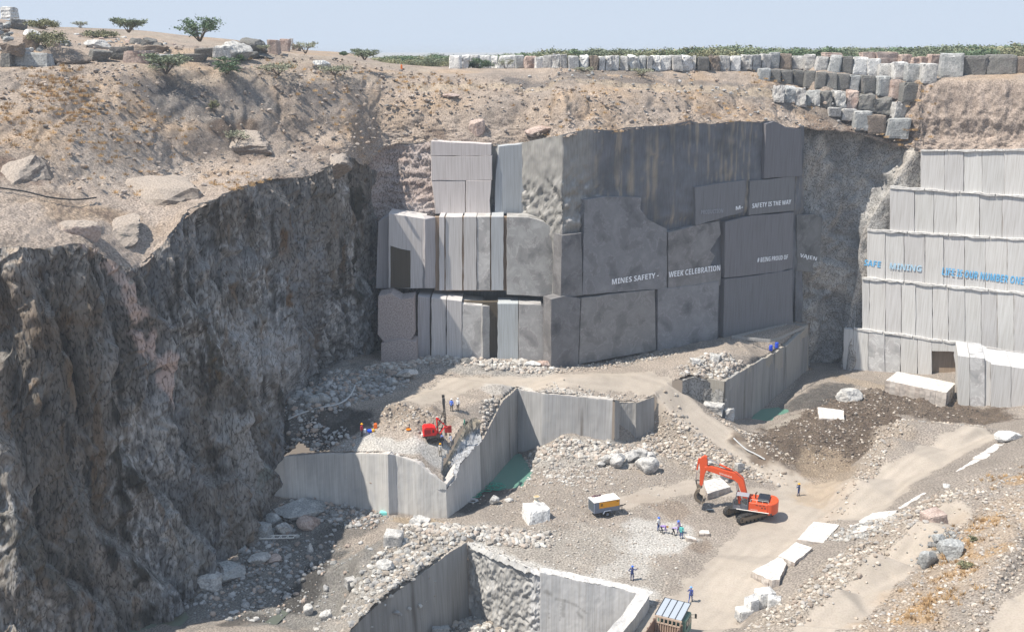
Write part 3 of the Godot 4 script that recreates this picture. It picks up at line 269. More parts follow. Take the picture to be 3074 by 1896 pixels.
	["g",V(-10.41,1.3,-99.08),1.43,2.05,0.50,-2,1,"grey slab standing on edge on the rubble mound",""],
	["g",V(-7.83,1.4,-100.55),1.81,1.98,0.60,6,1,"grey slab leaning at the edge of the deep cut",""],
	["m",V(-9.16,1.3,-99.63),0.81,1.33,0.64,-14,0,"small pale wedge between the two grey slabs",""],
	["m",V(-13.76,0.8,-102.05),1.83,0.90,1.47,-25,0,"low grey stone half buried in the rubble mound",""],
	["m",V(-17.84,-0.8,-102.58),1.20,1.37,0.96,28,1,"pale block at the edge of the rubble mound",""],
	["m",V(-2.32,-0.4,-120.89),1.07,1.27,0.85,26,0,"heap of pale stones beside the green hoses",""],
	["m",V(-0.4,-0.2,-121.72),0.86,0.58,0.69,-20,0,"small flat white stone right of the green hoses",""],
	["g",V(-30.69,-2,-115.86),2.78,2.40,2.23,9,0,"blue grey angular boulder at the cliff foot",""],
	["g",V(-26.88,-1.2,-120.62),5.17,1.61,4.14,19,0,"long grey slab boulder under the bench wall",""],
	["p",V(-25.24,-1.4,-117.41),2.40,1.47,1.92,4,0,"pinkish block below the long grey slab boulder",""],
	["g",V(-33.4,-3.6,-108.72),3.13,2.46,2.50,0,0,"large smooth grey boulder on the shaded floor",""],
	["m",V(-34.8,-4.3,-106.67),2.36,1.96,1.89,4,0,"pale grey boulder beside the green puddle",""],
	["w",V(-38.89,-5.2,-107.04),0.92,1.02,0.74,-14,0,"small white stone at the puddle edge",""],
	["w",V(-38.09,-5.1,-107.53),0.87,0.75,0.70,6,0,"small white stone touching the cliff foot",""],
	["m",V(-27.45,-1.3,-119.84),0.85,0.80,0.68,10,0,"small pale stone beside the cliff foot boulder",""],
	["g",V(-29.96,-1.6,-118.66),1.68,1.71,1.35,10,0,"grey stone wedged beside the blue grey boulder",""],
	["m",V(-30.24,-3,-111.06),2.24,1.25,1.79,25,0,"pale brown stone below the lattice frame",""],
	["p",V(-28.5,-3,-111.37),1.40,0.82,1.12,10,0,"pinkish stone right of the lattice frame",""],
	["m",V(-22.51,-4.8,-101.25),1.06,1.28,0.85,-25,0,"round grey stone with a hollow on the shaded floor",""],
	["m",V(-19.94,-4.9,-99.28),1.36,1.51,1.09,20,0,"pale stone at the lower edge of the shaded floor",""],
	["g",V(-33.03,-3,-113.19),1.26,1.00,1.01,-10,0,"grey stone at the end of the lattice frame",""],
	["m",V(-24.27,-2.5,-112.21),0.65,1.21,0.52,-15,0,"upright pale stone right of the lattice frame",""],
	["m",V(-15,10,-139.66),2.33,1.56,1.86,25,0,"large pale boulder in shade below the pink block",""],
	["g",V(-16.92,10,-137.17),1.47,1.23,1.18,-5,0,"grey boulder left of the large pale boulder",""],
	["g",V(-26.63,9,-129.5),1.51,1.59,1.21,-15,0,"blue grey boulder at the cliff foot above the hose",""],
	["g",V(-25.34,10,-130.01),1.96,1.47,1.57,5,0,"grey boulder behind the blue grey boulder",""],
	["p",V(5.05,9,-148.97),1.91,1.06,1.52,0,0,"pale pink stone at the corner of the wall foot",""],
	["w",V(3.07,9,-148.54),2.03,0.79,1.62,4,0,"flat pale stone left of the pink corner stone",""],
	["d",V(-7.01,9.2,-148.75),1.27,0.99,1.01,-5,0,"dark boulder at the foot of the stepped wall",""],
	["m",V(30.18,10,-145.31),2.79,1.42,2.23,-20,2,"largest grey stone in the rubble on the slab bench","stones on the slab bench"],
	["m",V(32.41,10,-145.31),1.67,1.68,1.34,25,2,"tall grey stone right of the largest one on the slab bench","stones on the slab bench"],
	["m",V(27.91,10,-149.17),1.27,0.93,1.02,5,2,"small stone at the left edge of the slab bench rubble","stones on the slab bench"],
	["m",V(31.09,10,-150.5),1.41,1.00,1.13,-10,2,"grey stone at the top of the slab bench rubble","stones on the slab bench"],
	["m",V(-28.43,7,-116.78),2.04,1.52,1.63,-6,0,"broad grey boulder where the bench meets the cliff",""],
	["m",V(53.61,1.8,-155.13),3.40,1.89,2.72,-18,0,"white boulder lying on the brown spoil heap",""],
	["g",V(41.48,6.2,-92.83),1.46,2.05,1.16,15,0,"dark grey slab standing at the edge of the narrow road",""],
	["g",V(43.48,6.2,-94.15),1.47,1.38,1.18,-10,0,"grey bedded rock in the outcrop right of the dark slab",""],
	["g",V(43.59,6.2,-92.4),1.86,1.90,1.49,5,0,"layered grey rock below the outcrop",""],
	["g",V(43.68,6.2,-95.97),1.46,1.17,1.17,14,0,"grey rock at the top of the outcrop",""],
	["p",V(45.17,6.6,-100.76),2.32,1.74,2.00,20,1,"pale pinkish block at the upper end of the narrow road",""],
	["w",V(23.98,1.2,-91.8),1.21,1.89,0.97,28,1,"pinkish white boulder at the lower end of the slab row",""],
	["w",V(25.38,1.8,-92.85),1.77,2.23,1.41,14,1,"white pyramid boulder below the tilted white slab",""],
	["w",V(26.09,2,-91.7),1.25,1.38,1.00,-16,1,"grey white boulder beside the white pyramid boulder",""],
	["w",V(23.14,0.6,-91.56),1.58,1.25,1.27,16,1,"lowest pinkish block of the slab row",""],
	["w",V(64.04,6.6,-124.22),2.59,1.60,2.07,-6,0,"white rock at the upper end of the slab row",""],
	["w",V(50.26,6,-110.12),0.73,0.68,0.58,5,0,"white stone below the tilted cream slab",""],
	["m",V(30.68,0.5,-129.06),1.30,1.45,1.04,11,0,"white angular boulder behind the raised boom",""],
	["m",V(27.98,0.6,-127.12),1.73,1.67,1.38,26,1,"long grey block lying behind the lifted slab",""],
	["b",V(7.45,-6.5,-100.41),1.28,1.33,1.03,12,0,"dark brown weathered boulder at the bottom of the deep cut",""],
	["b",V(-42.29,36.32,-123.61),13.07,4.59,9.00,-5,3,"broad brown rock shelf with a broken front edge above the cliff",""],
	["b",V(-37.94,42.33,-142.32),9.62,2.74,6.00,0,3,"dark brown rock ledge in the hollow beside the yellowish bush",""],
	["b",V(-55.56,39.69,-116.18),7.13,4.86,9.00,-10,3,"reddish brown rock bluff at the left edge above the hose",""],
	["b",V(-25.46,38.87,-146.77),5.46,3.48,6.00,5,3,"dark brown rock knob at the top of the cliff",""],
	["d",V(-43.59,35.24,-113.01),4.59,2.44,5.00,5,3,"dark jointed rock hump by the cliff notch",""],
	["m",V(-38.17,34.39,-161.4),6.52,3.19,4.00,0,3,"pale broken rock along the cliff edge",""],
	["p",V(-46.03,35.68,-107.06),3.72,2.95,3.00,0,3,"pink rock slab jutting from the cliff edge",""],
]
var SLABS := [
	["w",[V(31.98,2.5,-105.16), V(35.07,2.7,-109.32), V(37.55,3.1,-107.72), V(34.38,2.9,-103.55)],0.80,"large flat pinkish slab tilted beside the haul road"],
	["w",[V(29.1,2.2,-101.87), V(31.72,2.5,-104.54), V(32.89,3,-102.26), V(30.13,2.8,-99.21)],0.70,"flat white slab half buried below the large pinkish slab"],
	["w",[V(25.6,1.7,-99.34), V(29.32,2.1,-101.97), V(29.4,2.5,-99.59), V(27.73,2.5,-96.16), V(26.99,2.3,-96.26)],1.00,"long cream slab on the bank above the haul road"],
	["w",[V(38.36,3.4,-106.88), V(41.37,4.3,-108.15), V(43.6,5.4,-106.67), V(40.1,4.9,-103.26), V(37.82,3.9,-103.87)],0.70,"long white slab lying along the upper road"],
	["w",[V(44.15,5,-108.09), V(46.78,5.4,-110.06), V(48.77,5.8,-111.29), V(48.45,5.9,-110.11), V(44.17,5.2,-106.88)],0.60,"narrow white slab above the long white slab"],
	["w",[V(51.87,6,-114), V(57.59,6.5,-119.08), V(58.01,6.8,-117.53), V(54.85,6.7,-114.25), V(55,6.7,-109.48), V(54.28,6.5,-110.41)],1.30,"big cream slab with a broken brown edge by the upper road"],
	["w",[V(57.62,6.4,-119.6), V(63.96,6.7,-125.45), V(63.44,7,-123.48), V(58.17,6.9,-117.69)],0.70,"pale slab beyond the big cream slab"],
	["w",[V(24.91,1.5,-123.79), V(27.45,1.3,-125.35), V(28.37,0.9,-123.29), V(24.9,1.1,-120.75)],0.55,"white slab held up on the excavator bucket teeth"],
	["w",[V(61.03,3.8,-159.35), V(64.69,3.8,-164.15), V(71.76,3.8,-157.8), V(68.27,3.8,-152.92)],2.00,"large white rectangular block on the brown spoil below the right wall"],
	["w",[V(46.56,3.3,-147.63), V(50.19,3.2,-146.39), V(49.58,2.5,-144.28), V(46.11,2.5,-145.01)],0.50,"flat white slab lying on the brown spoil heap"],
	["m",[V(25.14,1.4,-128.79), V(27.09,1.6,-130.81), V(27.31,1.5,-130.16), V(25.35,1.3,-128.02)],0.70,"long grey slab lying behind the excavator arm"],
	["w",[V(22.44,0.3,-112.07), V(23.46,0.3,-111.96), V(23.37,0.3,-111.19), V(22.23,0.3,-111.19)],0.35,"small flat white slab right of the workers"],
	["w",[V(20.41,0.3,-110.64), V(21.36,0.3,-110.42), V(21.62,0.3,-109.67), V(20.53,0.3,-109.88)],0.30,"thin pale slab at the feet of the person in green"],
]
var BUSHES := [
	[V(-52.82,59.01,-146.26),4.48,1.82,"a","flat topped grey green bush on the hill crest, left of the large one"],
	[V(-45.14,57.92,-153.23),6.15,3.36,"g","large round green tree on the hill crest"],
	[V(-62.19,59.34,-140.82),4.09,1.17,"o","low olive bush on the crest beside the stone heap"],
	[V(-66.11,55.75,-150.3),5.46,2.40,"o","olive bush behind the brown boulders"],
	[V(-47.11,51.96,-143.17),5.69,2.54,"a","spreading green bush below the pinkish cut block"],
	[V(-40.48,51.84,-149.18),3.91,2.53,"g","dark green shrub on the slope below the pale block"],
	[V(-34.58,51.95,-155.24),6.17,1.56,"s","pale sparse thorn bush on the slope terrace"],
	[V(-32,56.25,-163.6),4.00,1.68,"s","pale green bush right of the pink blocks"],
	[V(-40.76,47.75,-142.6),1.54,1.68,"o","small olive shrub on the grey spoil bank"],
	[V(-37.52,43.71,-140.76),3.86,2.02,"s","yellowish grass like bush in the rock hollow"],
	[V(-68.91,57.91,-177.19),5.16,1.34,"o","low dull bush behind the rubble bank"],
	[V(-23.95,55.26,-171.36),4.47,1.64,"a","wispy green bush on the crest right of the track"],
	[V(-26.72,55.9,-167.64),1.46,0.70,"g","tiny dark bush on the crest"],
	[V(-15.89,52.98,-239.35),8.92,2.57,"g","broad green bush at the left end of the white blocks"],
	[V(-6,52.85,-192.71),4.74,1.78,"g","round green bush in front of the white blocks"],
	[V(-1.13,52.8,-197.01),3.28,1.82,"s","pale bush in front of the white blocks"],
	[V(-27.41,52,-162.13),6.18,1.25,"s","sparse low bush on the slope terrace right of the pale one"],
	[V(-40.52,54.09,-157.52),1.37,1.09,"g","small dark bush in front of the gabled boulders"],
	[V(21.76,51.8,-176.92),3.94,1.23,"s","thin grey green bush on the slope below the white blocks"],
	[V(12.17,52.5,-175.7),3.35,0.81,"s","low thin bush on the grey bank"],
	[V(-80.89,60.23,-199.21),3.13,1.20,"s","thin bush on the crest right of the olive one"],
	[V(-37.47,56.65,-159.5),2.14,0.85,"s","faint low bush behind the gabled boulders"],
	[V(46.16,7.8,-93.72),0.84,0.55,"o","little green tuft on the near slope"],
	[V(42.93,7.8,-88.13),1.35,0.70,"o","green tuft beside dry grass on the near slope"],
]
var LETTERS := [
	["MINES SAFETY -",V(15.39,20.99,-153.85),V(23.21,21.13,-158.4),0.85,0,0],
	["WEEK CELEBRATION",V(24.97,20.9,-159.52),V(34.21,20.94,-164.89),0.92,0,0],
	["# BEING PROUD OF",V(41.21,21.48,-168.86),V(47.26,21.36,-172.38),0.78,0,0],
	["VAJEN",V(49.91,21.13,-174.7),V(53.49,20.06,-176.78),0.81,0,0],
	["SAFETY IS THE WAY",V(39.64,30.76,-168.01),V(47.2,30.84,-172.4),0.76,0,0],
	["PRODUCTION",V(30.18,30.56,-162.45),V(34.19,30.48,-164.78),0.67,1,0],
	["M-",V(36.56,30.69,-166.16),V(37.88,30.85,-166.93),0.62,0,0],
	["SAFE",V(61.51,19.66,-175.42),V(63.96,19.52,-174.26),1.04,2,1],
	["MINING",V(65.33,19.43,-173.62),V(69.98,19.37,-171.44),1.03,3,1],
	["LIFE IS OUR NUMBER ONE",V(72.94,19.15,-170.05),V(84.25,18.58,-164.74),1.23,2,1],
]
var SLOPES := [
	[[V(-57.82,47.06,-123.43), V(-52.88,47.75,-128.54), V(-48.32,48.46,-134.77), V(-44.44,49.24,-141.58)],9,1100,0],
	[[V(-63.17,50.75,-129.25), V(-57.17,51.65,-133.55), V(-50.81,51.54,-137.95)],6,500,0],
	[[V(-48.53,41.26,-122.3), V(-42.64,40.23,-126.87), V(-38.11,41.12,-133.08)],5,300,0],
	[[V(-43.99,49.23,-141.98), V(-34.84,49.43,-151.65), V(-26.73,48.6,-157.24)],6,700,0],
	[[V(-35.93,41.13,-133), V(-30.93,42.73,-145.73), V(-24.94,43.97,-152.74)],6,700,0],
	[[V(-22.05,44.79,-158.75), V(-17.3,45.84,-162.43), V(-12.11,46.46,-162.92)],5,900,0],
	[[V(-21.33,48.97,-164.12), V(-8.47,49.77,-169.32), V(4.97,49.17,-167.36)],7,900,0],
	[[V(-1.66,45.85,-162.27), V(7.8,47.41,-156.5), V(17.9,47.73,-163.04), V(32.34,47.07,-170.34)],6,1500,0],
	[[V(1.7,50.62,-174.47), V(18.91,50.99,-173.15), V(37.27,49.49,-178.28)],5,600,1],
	[[V(36.3,47.28,-173.05), V(48.22,46.34,-178.56), V(55.68,44.55,-179.12)],5,700,1],
	[[V(-40.02,54.69,-161.7), V(-51.1,55.92,-160.64), V(-57.32,56.55,-162.25)],8,500,0],
	[[V(55.3,43.58,-177.65), V(63.94,41.83,-177.4)],3,200,0],
	[[V(-64.05,55,-146.48), V(-63.33,56.89,-164.63), V(-61.24,57.32,-173.5)],4,350,1],
	[[V(-33.75,53.44,-161.99), V(-25.74,53.34,-172.89), V(-15.87,52.27,-177.22)],6,500,0],
]
var GRASS := [
	[V(-58.03,51.66,-133.09),2.2,60],
	[V(-58.49,49.76,-128.91),2,50],
	[V(-55.74,50.65,-132.42),2,50],
	[V(-54.08,48.48,-129.13),2.5,60],
	[V(-57.82,47.06,-123.43),3,60],
	[V(-52.12,47.04,-127.77),3,60],
	[V(-48.25,45.15,-129.32),3,50],
	[V(-49.13,42.55,-124.18),3,50],
	[V(-46.01,46.4,-133.82),3,50],
	[V(-34.14,39.83,-125.86),2,40],
	[V(-17.84,50.44,-168.71),3,50],
	[V(-9.95,50.69,-171.77),3,40],
	[V(11.12,47.89,-159.38),5,60],
	[V(32.19,46.65,-169.43),4,60],
	[V(-26.65,48.02,-156.57),3,40],
	[V(45.97,50.36,-184.93),3,40],
	[V(-33.7,52.56,-158.5),3,30],
	[V(68.06,43.71,-175.55),1.2,30],
	[V(65.75,40.87,-176.24),1.5,30],
	[V(35.87,6,-82.61),1.2,26],
	[V(38.43,6.6,-84.48),1.2,26],
	[V(41.98,7.4,-87.66),1.2,30],
	[V(48.27,8.6,-96.79),1.2,26],
	[V(44.72,7.6,-93.21),1.2,26],
	[V(55.6,9.2,-106.09),1.5,26],
	[V(39.93,7,-82.69),1.2,26],
	[V(42.1,6.6,-91.64),1.2,20],
]
var CLIFFHOSE := [V(-54.91,41.52,-108.86), V(-52.38,40.93,-109.98), V(-50.01,40.22,-110.54), V(-48.21,39.7,-112.64), V(-46.97,39.57,-115.31)]
var SCREEHOSE := [V(-29.48,8.7,-127.33), V(-28.13,9.3,-127.61), V(-25.76,9.9,-128.38), V(-23.06,10.3,-128.9), V(-21.74,10.9,-130.57), V(-21.54,11.3,-133.82)]
var PANELS := [
	["tier","pink",3,[V(-12.32,42.54,-157), V(-3.14,42.1,-157), V(-3.15,40.4,-157), V(-12.36,40.34,-157)]],
	["tier","pink",3,[V(-12.33,40.28,-156.97), V(-3.02,40.34,-156.97), V(-3.04,36.66,-156.97), V(-12.4,36.6,-156.97)]],
	["tier","pink",3,[V(-12.31,36.53,-157), V(-7.19,36.59,-157), V(-7.22,31.45,-157), V(-11.83,31.45,-157)]],
	["tier","pink",3,[V(-7.06,36.6,-156.94), V(-3.16,36.6,-156.94), V(-3.44,33.52,-156.94), V(-3.32,31.45,-156.94), V(-7.12,31.45,-156.94)]],
	["tier","bluegrey",3,[V(-2,41.75,-157.4), V(1.88,42.16,-157.79), V(3.6,41.83,-157.96), V(5.16,38.83,-158.12), V(5.32,35.94,-158.13), V(5.23,31.28,-158.12), V(-2.68,31.4,-157.33), V(-2.53,36.68,-157.35)]],
	["tier","lilac",4,[V(-20.38,30.65,-154.6), V(-18.44,31.81,-154.6), V(-18.77,20.23,-154.6), V(-21.04,20.23,-154.6)]],
	["tier","rust",1,[V(-11.71,31.5,-153.7), V(-0.73,31.5,-153.7), V(-0.74,20.04,-153.7), V(-11.93,20.04,-153.7)]],
	["tier","stain",1,[V(-14.63,18.72,-152), V(-2.14,18.72,-152), V(-2.17,7.93,-152), V(-14.88,7.93,-152)]],
	["tier","stain",1,[V(-18.4,27.29,-152.55), V(-16.77,26.77,-152.55), V(-15.39,26.52,-152.55), V(-15.53,20.76,-152.55), V(-18.59,20.76,-152.55)]],
	["tier","pale",5,[V(-18.51,32.22,-152.65), V(-16.02,31.85,-152.65), V(-13.14,31.4,-152.65), V(-13.31,20.67,-152.65), V(-18.86,20.67,-152.65)]],
	["tier","lilac",4,[V(-13.06,31.38,-152.4), V(-11.59,31.49,-153.72), V(-11.78,20.47,-153.55), V(-13.27,20.77,-152.21)]],
	["tier","pale",5,[V(-10.99,31.62,-153.3), V(-10.23,31.62,-153.3), V(-10.42,20.19,-153.3), V(-11.19,20.19,-153.3)]],
	["tier","pale",5,[V(-10.03,31.59,-153.5), V(-7.54,31.59,-153.5), V(-7.67,20.15,-153.5), V(-10.21,20.15,-153.5)]],
	["tier","pale",5,[V(-7.27,31.64,-153.2), V(-5.38,31.64,-153.2), V(-5.48,20.22,-153.2), V(-7.4,20.22,-153.2)]],
	["tier","whitestreak",5,[V(-5.29,31.62,-153.3), V(-3.31,31.62,-153.3), V(-3.37,20.19,-153.3), V(-5.39,20.19,-153.3)]],
	["tier","bluegrey",5,[V(-3.11,31.67,-153), V(-1.29,31.67,-153), V(-1.31,20.26,-153), V(-3.17,20.26,-153)]],
	["tier","grey2",4,[V(-0.78,31.66,-152.6), V(2.48,31.6,-152.6), V(4.68,30.97,-152.6), V(6.26,29.83,-152.6), V(7.21,28.68,-152.6), V(7.19,19.24,-152.6), V(-0.8,19.7,-152.6)]],
	["tier","pinkrock",4,[V(-20.03,20.29,-149.2), V(-18.14,20.68,-149.2), V(-16.73,19.78,-149.2), V(-14.72,20.04,-149.2), V(-14.73,14.33,-149.2), V(-15.84,12.89,-149.2), V(-19.01,12.63,-149.2), V(-20.34,14.33,-149.2)]],
	["tier","pinkrock",4,[V(-19.74,13.06,-148.6), V(-16.7,13.72,-148.6), V(-14.45,13.32,-148.6), V(-14.42,8.91,-148.6), V(-20,8.91,-148.6)]],
	["tier","lilac",6,[V(-14.32,19.73,-151.6), V(-12.48,19.47,-151.6), V(-12.7,8.32,-151.6), V(-14.58,8.32,-151.6)]],
	["tier","pale",6,[V(-12.21,19.61,-151), V(-10.03,19.35,-151), V(-10.2,8.51,-151), V(-12.43,8.51,-151)]],
	["tier","pale",6,[V(-9.89,19.41,-150.75), V(-7.62,19.15,-150.75), V(-7.74,8.58,-150.75), V(-10.06,8.58,-150.75)]],
	["tier","whitestreak",6,[V(-7.56,18.69,-150.8), V(-4.53,18.43,-150.8), V(-4.6,8.57,-150.8), V(-7.68,8.57,-150.8)]],
	["tier","grey2",4,[V(-4.46,18.41,-150.59), V(-3.4,18.18,-151.54), V(-3.46,8.02,-151.49), V(-4.53,8.32,-150.52)]],
	["tier","stain",2,[V(-3.42,18.13,-152.3), V(-2.21,18.13,-152.3), V(-2.24,7.77,-152.3), V(-3.48,7.77,-152.3)]],
	["tier","bluegrey",4,[V(-2.19,18.7,-151), V(0.92,18.7,-151), V(1,8.17,-151), V(-2.22,8.17,-151)]],
	["tier","grey2",4,[V(1.01,18.73,-150.6), V(4.39,18.6,-150.6), V(5.8,16.58,-150.6), V(5.88,7.96,-150.6), V(1.03,7.96,-150.6)]],
	["main","dark1",2.2,[V(10.74,34.43,-151.24), V(14.06,34.67,-153.17), V(19.81,34.09,-156.51), V(19.73,32.3,-156.47), V(21.11,30.56,-157.27), V(24.36,28.75,-159.16), V(24.75,19.15,-159.39), V(17.84,19.59,-155.37), V(10.73,19.95,-151.24)]],
	["main","dark3",2.2,[V(24.62,28.17,-159.4), V(30.45,28.96,-162.79), V(33.61,29.14,-164.63), V(34.04,26.98,-164.88), V(32.19,24.42,-163.81), V(33.16,23.48,-164.37), V(32.33,21.91,-163.88), V(34.44,21.38,-165.11), V(34.45,18.36,-165.12), V(24.99,19.03,-159.62)]],
	["main","dark2",2.2,[V(34.76,28.92,-165.2), V(39.65,29.51,-168.05), V(47.92,29.35,-172.85), V(48.43,19.75,-173.15), V(46.1,19.29,-171.79), V(35.14,19.56,-165.43)]],
	["main","dark2",2.2,[V(28.94,34.97,-161.83), V(33.85,35.29,-164.68), V(38,35.55,-167.09), V(38.33,34.02,-167.28), V(37.87,30.22,-167.01), V(33.42,29.51,-164.43), V(29.39,28.8,-162.09)]],
	["main","dark2",2.2,[V(38.97,35.27,-167.71), V(43.27,35.32,-170.21), V(47.69,35.44,-172.78), V(47.91,29.63,-172.91), V(39.1,29.62,-167.79)]],
	["main","dark2",2.2,[V(41.32,44.4,-169.02), V(42.73,44.69,-169.84), V(45.05,43.72,-171.19), V(47.12,43.37,-172.39), V(48.29,43.19,-173.07), V(49.1,35.43,-173.54), V(41.55,35.51,-169.15)]],
	["main","dark3",2.2,[V(10.53,19.55,-150.99), V(16.45,19.47,-154.42), V(22.63,19.26,-158.02), V(23.23,9.19,-158.36), V(15.34,9.15,-153.78), V(10.31,9.09,-150.86)]],
	["main","dark4",2.2,[V(5.81,20.03,-148.14), V(7.78,20.27,-149.29), V(10.4,19.53,-150.81), V(10.18,8.87,-150.69), V(5.91,9.1,-148.21)]],
	["main","dark1",2.2,[V(23.15,19.24,-158.4), V(28.66,19.07,-161.6), V(34.14,19.14,-164.79), V(34.39,9.18,-164.93), V(23.54,8.97,-158.62)]],
	["main","dark2",2.2,[V(35.12,19.38,-165.28), V(41.92,19.25,-169.23), V(48.33,19.42,-172.95), V(49.32,9.07,-173.53), V(35.47,9.32,-165.48)]],
	["main","dark4",2.2,[V(7.36,29.44,-149.28), V(10.37,29.58,-151.03), V(10.74,19.88,-151.24), V(7.28,20.03,-149.24)]],
	["main","dark4",2.2,[V(48.81,28.72,-174.18), V(52.43,28.55,-176.29), V(54.26,27.66,-177.35), V(54.34,18.88,-177.39), V(52.45,18.21,-176.3), V(49.7,18.84,-174.7)]],
	["right","rw1",2.2,[V(68.39,39.74,-172.78), V(71.73,39.91,-171.22), V(72.32,33.11,-170.94), V(68.94,33.16,-172.53)]],
	["right","rw2",2.2,[V(71.76,39.92,-171.16), V(74.35,40.05,-169.94), V(74.98,33.07,-169.64), V(72.35,33.11,-170.88)]],
	["right","rw1",2.2,[V(74.44,40.05,-170.01), V(76.88,40.17,-168.86), V(77.55,33.01,-168.55), V(75.07,33.05,-169.71)]],
	["right","rw3",2.2,[V(76.91,40.18,-168.8), V(79.82,40.33,-167.44), V(80.53,32.97,-167.1), V(77.58,33.02,-168.49)]],
	["right","rw1",2.2,[V(79.84,40.33,-167.38), V(83.89,40.54,-165.48), V(84.67,32.9,-165.12), V(80.56,32.97,-167.05)]],
	["right","rw2",2.2,[V(64.39,33.16,-174.37), V(67.96,33.1,-172.69), V(68.56,25.83,-172.41), V(64.96,25.79,-174.11)]],
	["right","rw1",2.2,[V(68.05,33.09,-172.77), V(70.74,33.05,-171.5), V(71.35,25.85,-171.22), V(68.65,25.82,-172.49)]],
	["right","rw3",2.2,[V(70.77,33.05,-171.44), V(73.88,33,-169.98), V(74.52,25.89,-169.68), V(71.38,25.86,-171.16)]],
	["right","rw1",2.2,[V(73.91,33,-169.92), V(77.09,32.95,-168.43), V(77.74,25.94,-168.13), V(74.55,25.9,-169.63)]],
	["right","rw2",2.2,[V(77.18,32.94,-168.5), V(80.19,32.89,-167.09), V(80.86,25.96,-166.77), V(77.83,25.92,-168.2)]],
	["right","rw2",2.2,[V(80.22,32.89,-167.03), V(84.61,32.82,-164.97), V(85.3,26.02,-164.64), V(80.89,25.97,-166.72)]],
	["right","rw1",2.2,[V(61.55,25.68,-175.46), V(64.23,25.71,-174.21), V(64.88,17.18,-173.9), V(62.17,17.18,-175.17)]],
	["right","rw3",2.2,[V(64.31,25.69,-174.28), V(67.01,25.73,-173.01), V(67.7,17.16,-172.69), V(64.97,17.16,-173.97)]],
	["right","rw2",2.2,[V(67.05,25.73,-172.95), V(70.01,25.77,-171.56), V(70.73,17.16,-171.22), V(67.73,17.17,-172.63)]],
	["right","rw1",2.2,[V(70.04,25.78,-171.5), V(72.66,25.81,-170.27), V(73.41,17.17,-169.92), V(70.76,17.17,-171.16)]],
	["right","rw3",2.2,[V(72.75,25.79,-170.34), V(75.62,25.83,-168.99), V(76.41,17.14,-168.62), V(73.5,17.15,-169.98)]],
	["right","rw2",2.2,[V(75.65,25.83,-168.93), V(78.49,25.87,-167.6), V(79.3,17.15,-167.22), V(76.44,17.15,-168.56)]],
	["right","rw1",2.2,[V(78.51,25.88,-167.54), V(81.41,25.91,-166.18), V(82.27,17.15,-165.78), V(79.33,17.15,-167.16)]],
	["right","rw3",2.2,[V(81.44,25.92,-166.12), V(85.18,25.96,-164.37), V(86.07,17.15,-163.95), V(82.29,17.16,-165.72)]],
	["right","rw3",2.2,[V(61.39,17.09,-175.43), V(62.48,17.09,-174.92), V(63.15,7.99,-174.6), V(62.05,8.03,-175.12)]],
	["right","rw1",2.2,[V(62.51,17.1,-174.86), V(64.9,17.1,-173.73), V(65.61,7.9,-173.4), V(63.19,7.99,-174.54)]],
	["right","rw2",2.2,[V(64.94,17.11,-173.67), V(67.18,17.11,-172.62), V(67.92,7.82,-172.28), V(65.65,7.91,-173.34)]],
	["right","rw1",2.2,[V(67.21,17.11,-172.56), V(69.3,17.11,-171.58), V(70.07,7.75,-171.22), V(67.95,7.83,-172.21)]],
	["right","rw3",2.2,[V(69.39,17.09,-171.65), V(71.75,17.09,-170.54), V(72.56,7.63,-170.16), V(70.16,7.72,-171.29)]],
	["right","rw1",2.2,[V(71.79,17.1,-170.48), V(74,17.09,-169.44), V(74.84,7.55,-169.05), V(72.59,7.64,-170.1)]],
	["right","rw2",2.2,[V(74.04,17.1,-169.38), V(76.35,17.1,-168.3), V(77.22,7.47,-167.89), V(74.87,7.56,-168.99)]],
	["right","rw1",2.2,[V(76.43,17.08,-168.36), V(78.66,17.08,-167.32), V(79.57,7.35,-166.89), V(77.31,7.44,-167.95)]],
	["right","rw3",2.2,[V(78.69,17.09,-167.26), V(80.83,17.08,-166.26), V(81.77,7.28,-165.82), V(79.59,7.36,-166.84)]],
	["right","rw1",2.2,[V(80.86,17.09,-166.2), V(83.09,17.09,-165.15), V(84.06,7.2,-164.7), V(81.8,7.29,-165.76)]],
	["right","rw2",2.2,[V(83.11,17.1,-165.1), V(85.98,17.1,-163.75), V(87,7.1,-163.27), V(84.09,7.21,-164.64)]],
	["right","rw1",2.2,[V(60.67,8.04,-175.43), V(62.87,7.96,-174.4), V(63.5,-0.62,-174.11), V(61.31,-0.91,-175.13)]],
	["right","rw4",2.2,[V(62.9,7.96,-174.34), V(65.39,7.87,-173.18), V(66.01,-0.28,-172.88), V(63.54,-0.6,-174.04)]],
	["right","rw4",2.2,[V(65.47,7.84,-173.25), V(67.74,7.76,-172.18), V(68.36,-0.01,-171.89), V(66.1,-0.3,-172.95)]],
	["right","rw1",2.2,[V(67.78,7.76,-172.12), V(70.26,7.67,-170.95), V(70.87,0.33,-170.67), V(68.39,0.01,-171.83)]],
	["right","rw1",2.2,[V(70.3,7.68,-170.89), V(72.33,7.6,-169.94), V(72.92,0.62,-169.66), V(70.9,0.35,-170.61)]],
	["right","rw1",2.2,[V(59.15,8.04,-176.09), V(60.59,8.11,-175.41), V(61.25,-0.64,-175.11), V(59.55,-0.58,-175.91)]],
	["right","rw1",2.2,[V(72.38,7.73,-169.94), V(75.79,7.6,-168.34), V(75.93,6.03,-168.27), V(72.55,5.71,-169.86)]],
	["right","rust",2.2,[V(72.71,5.47,-171.22), V(76.68,5.86,-169.35), V(77.35,-1.6,-169.04), V(73.37,-2.22,-170.91)]],
	["right","rw1",2.2,[V(75.81,7.61,-168.31), V(78.27,7.53,-167.15), V(79.07,-1.21,-166.77), V(77.07,-1.53,-167.71), V(76.53,1.78,-167.96), V(75.73,5.41,-168.34)]],
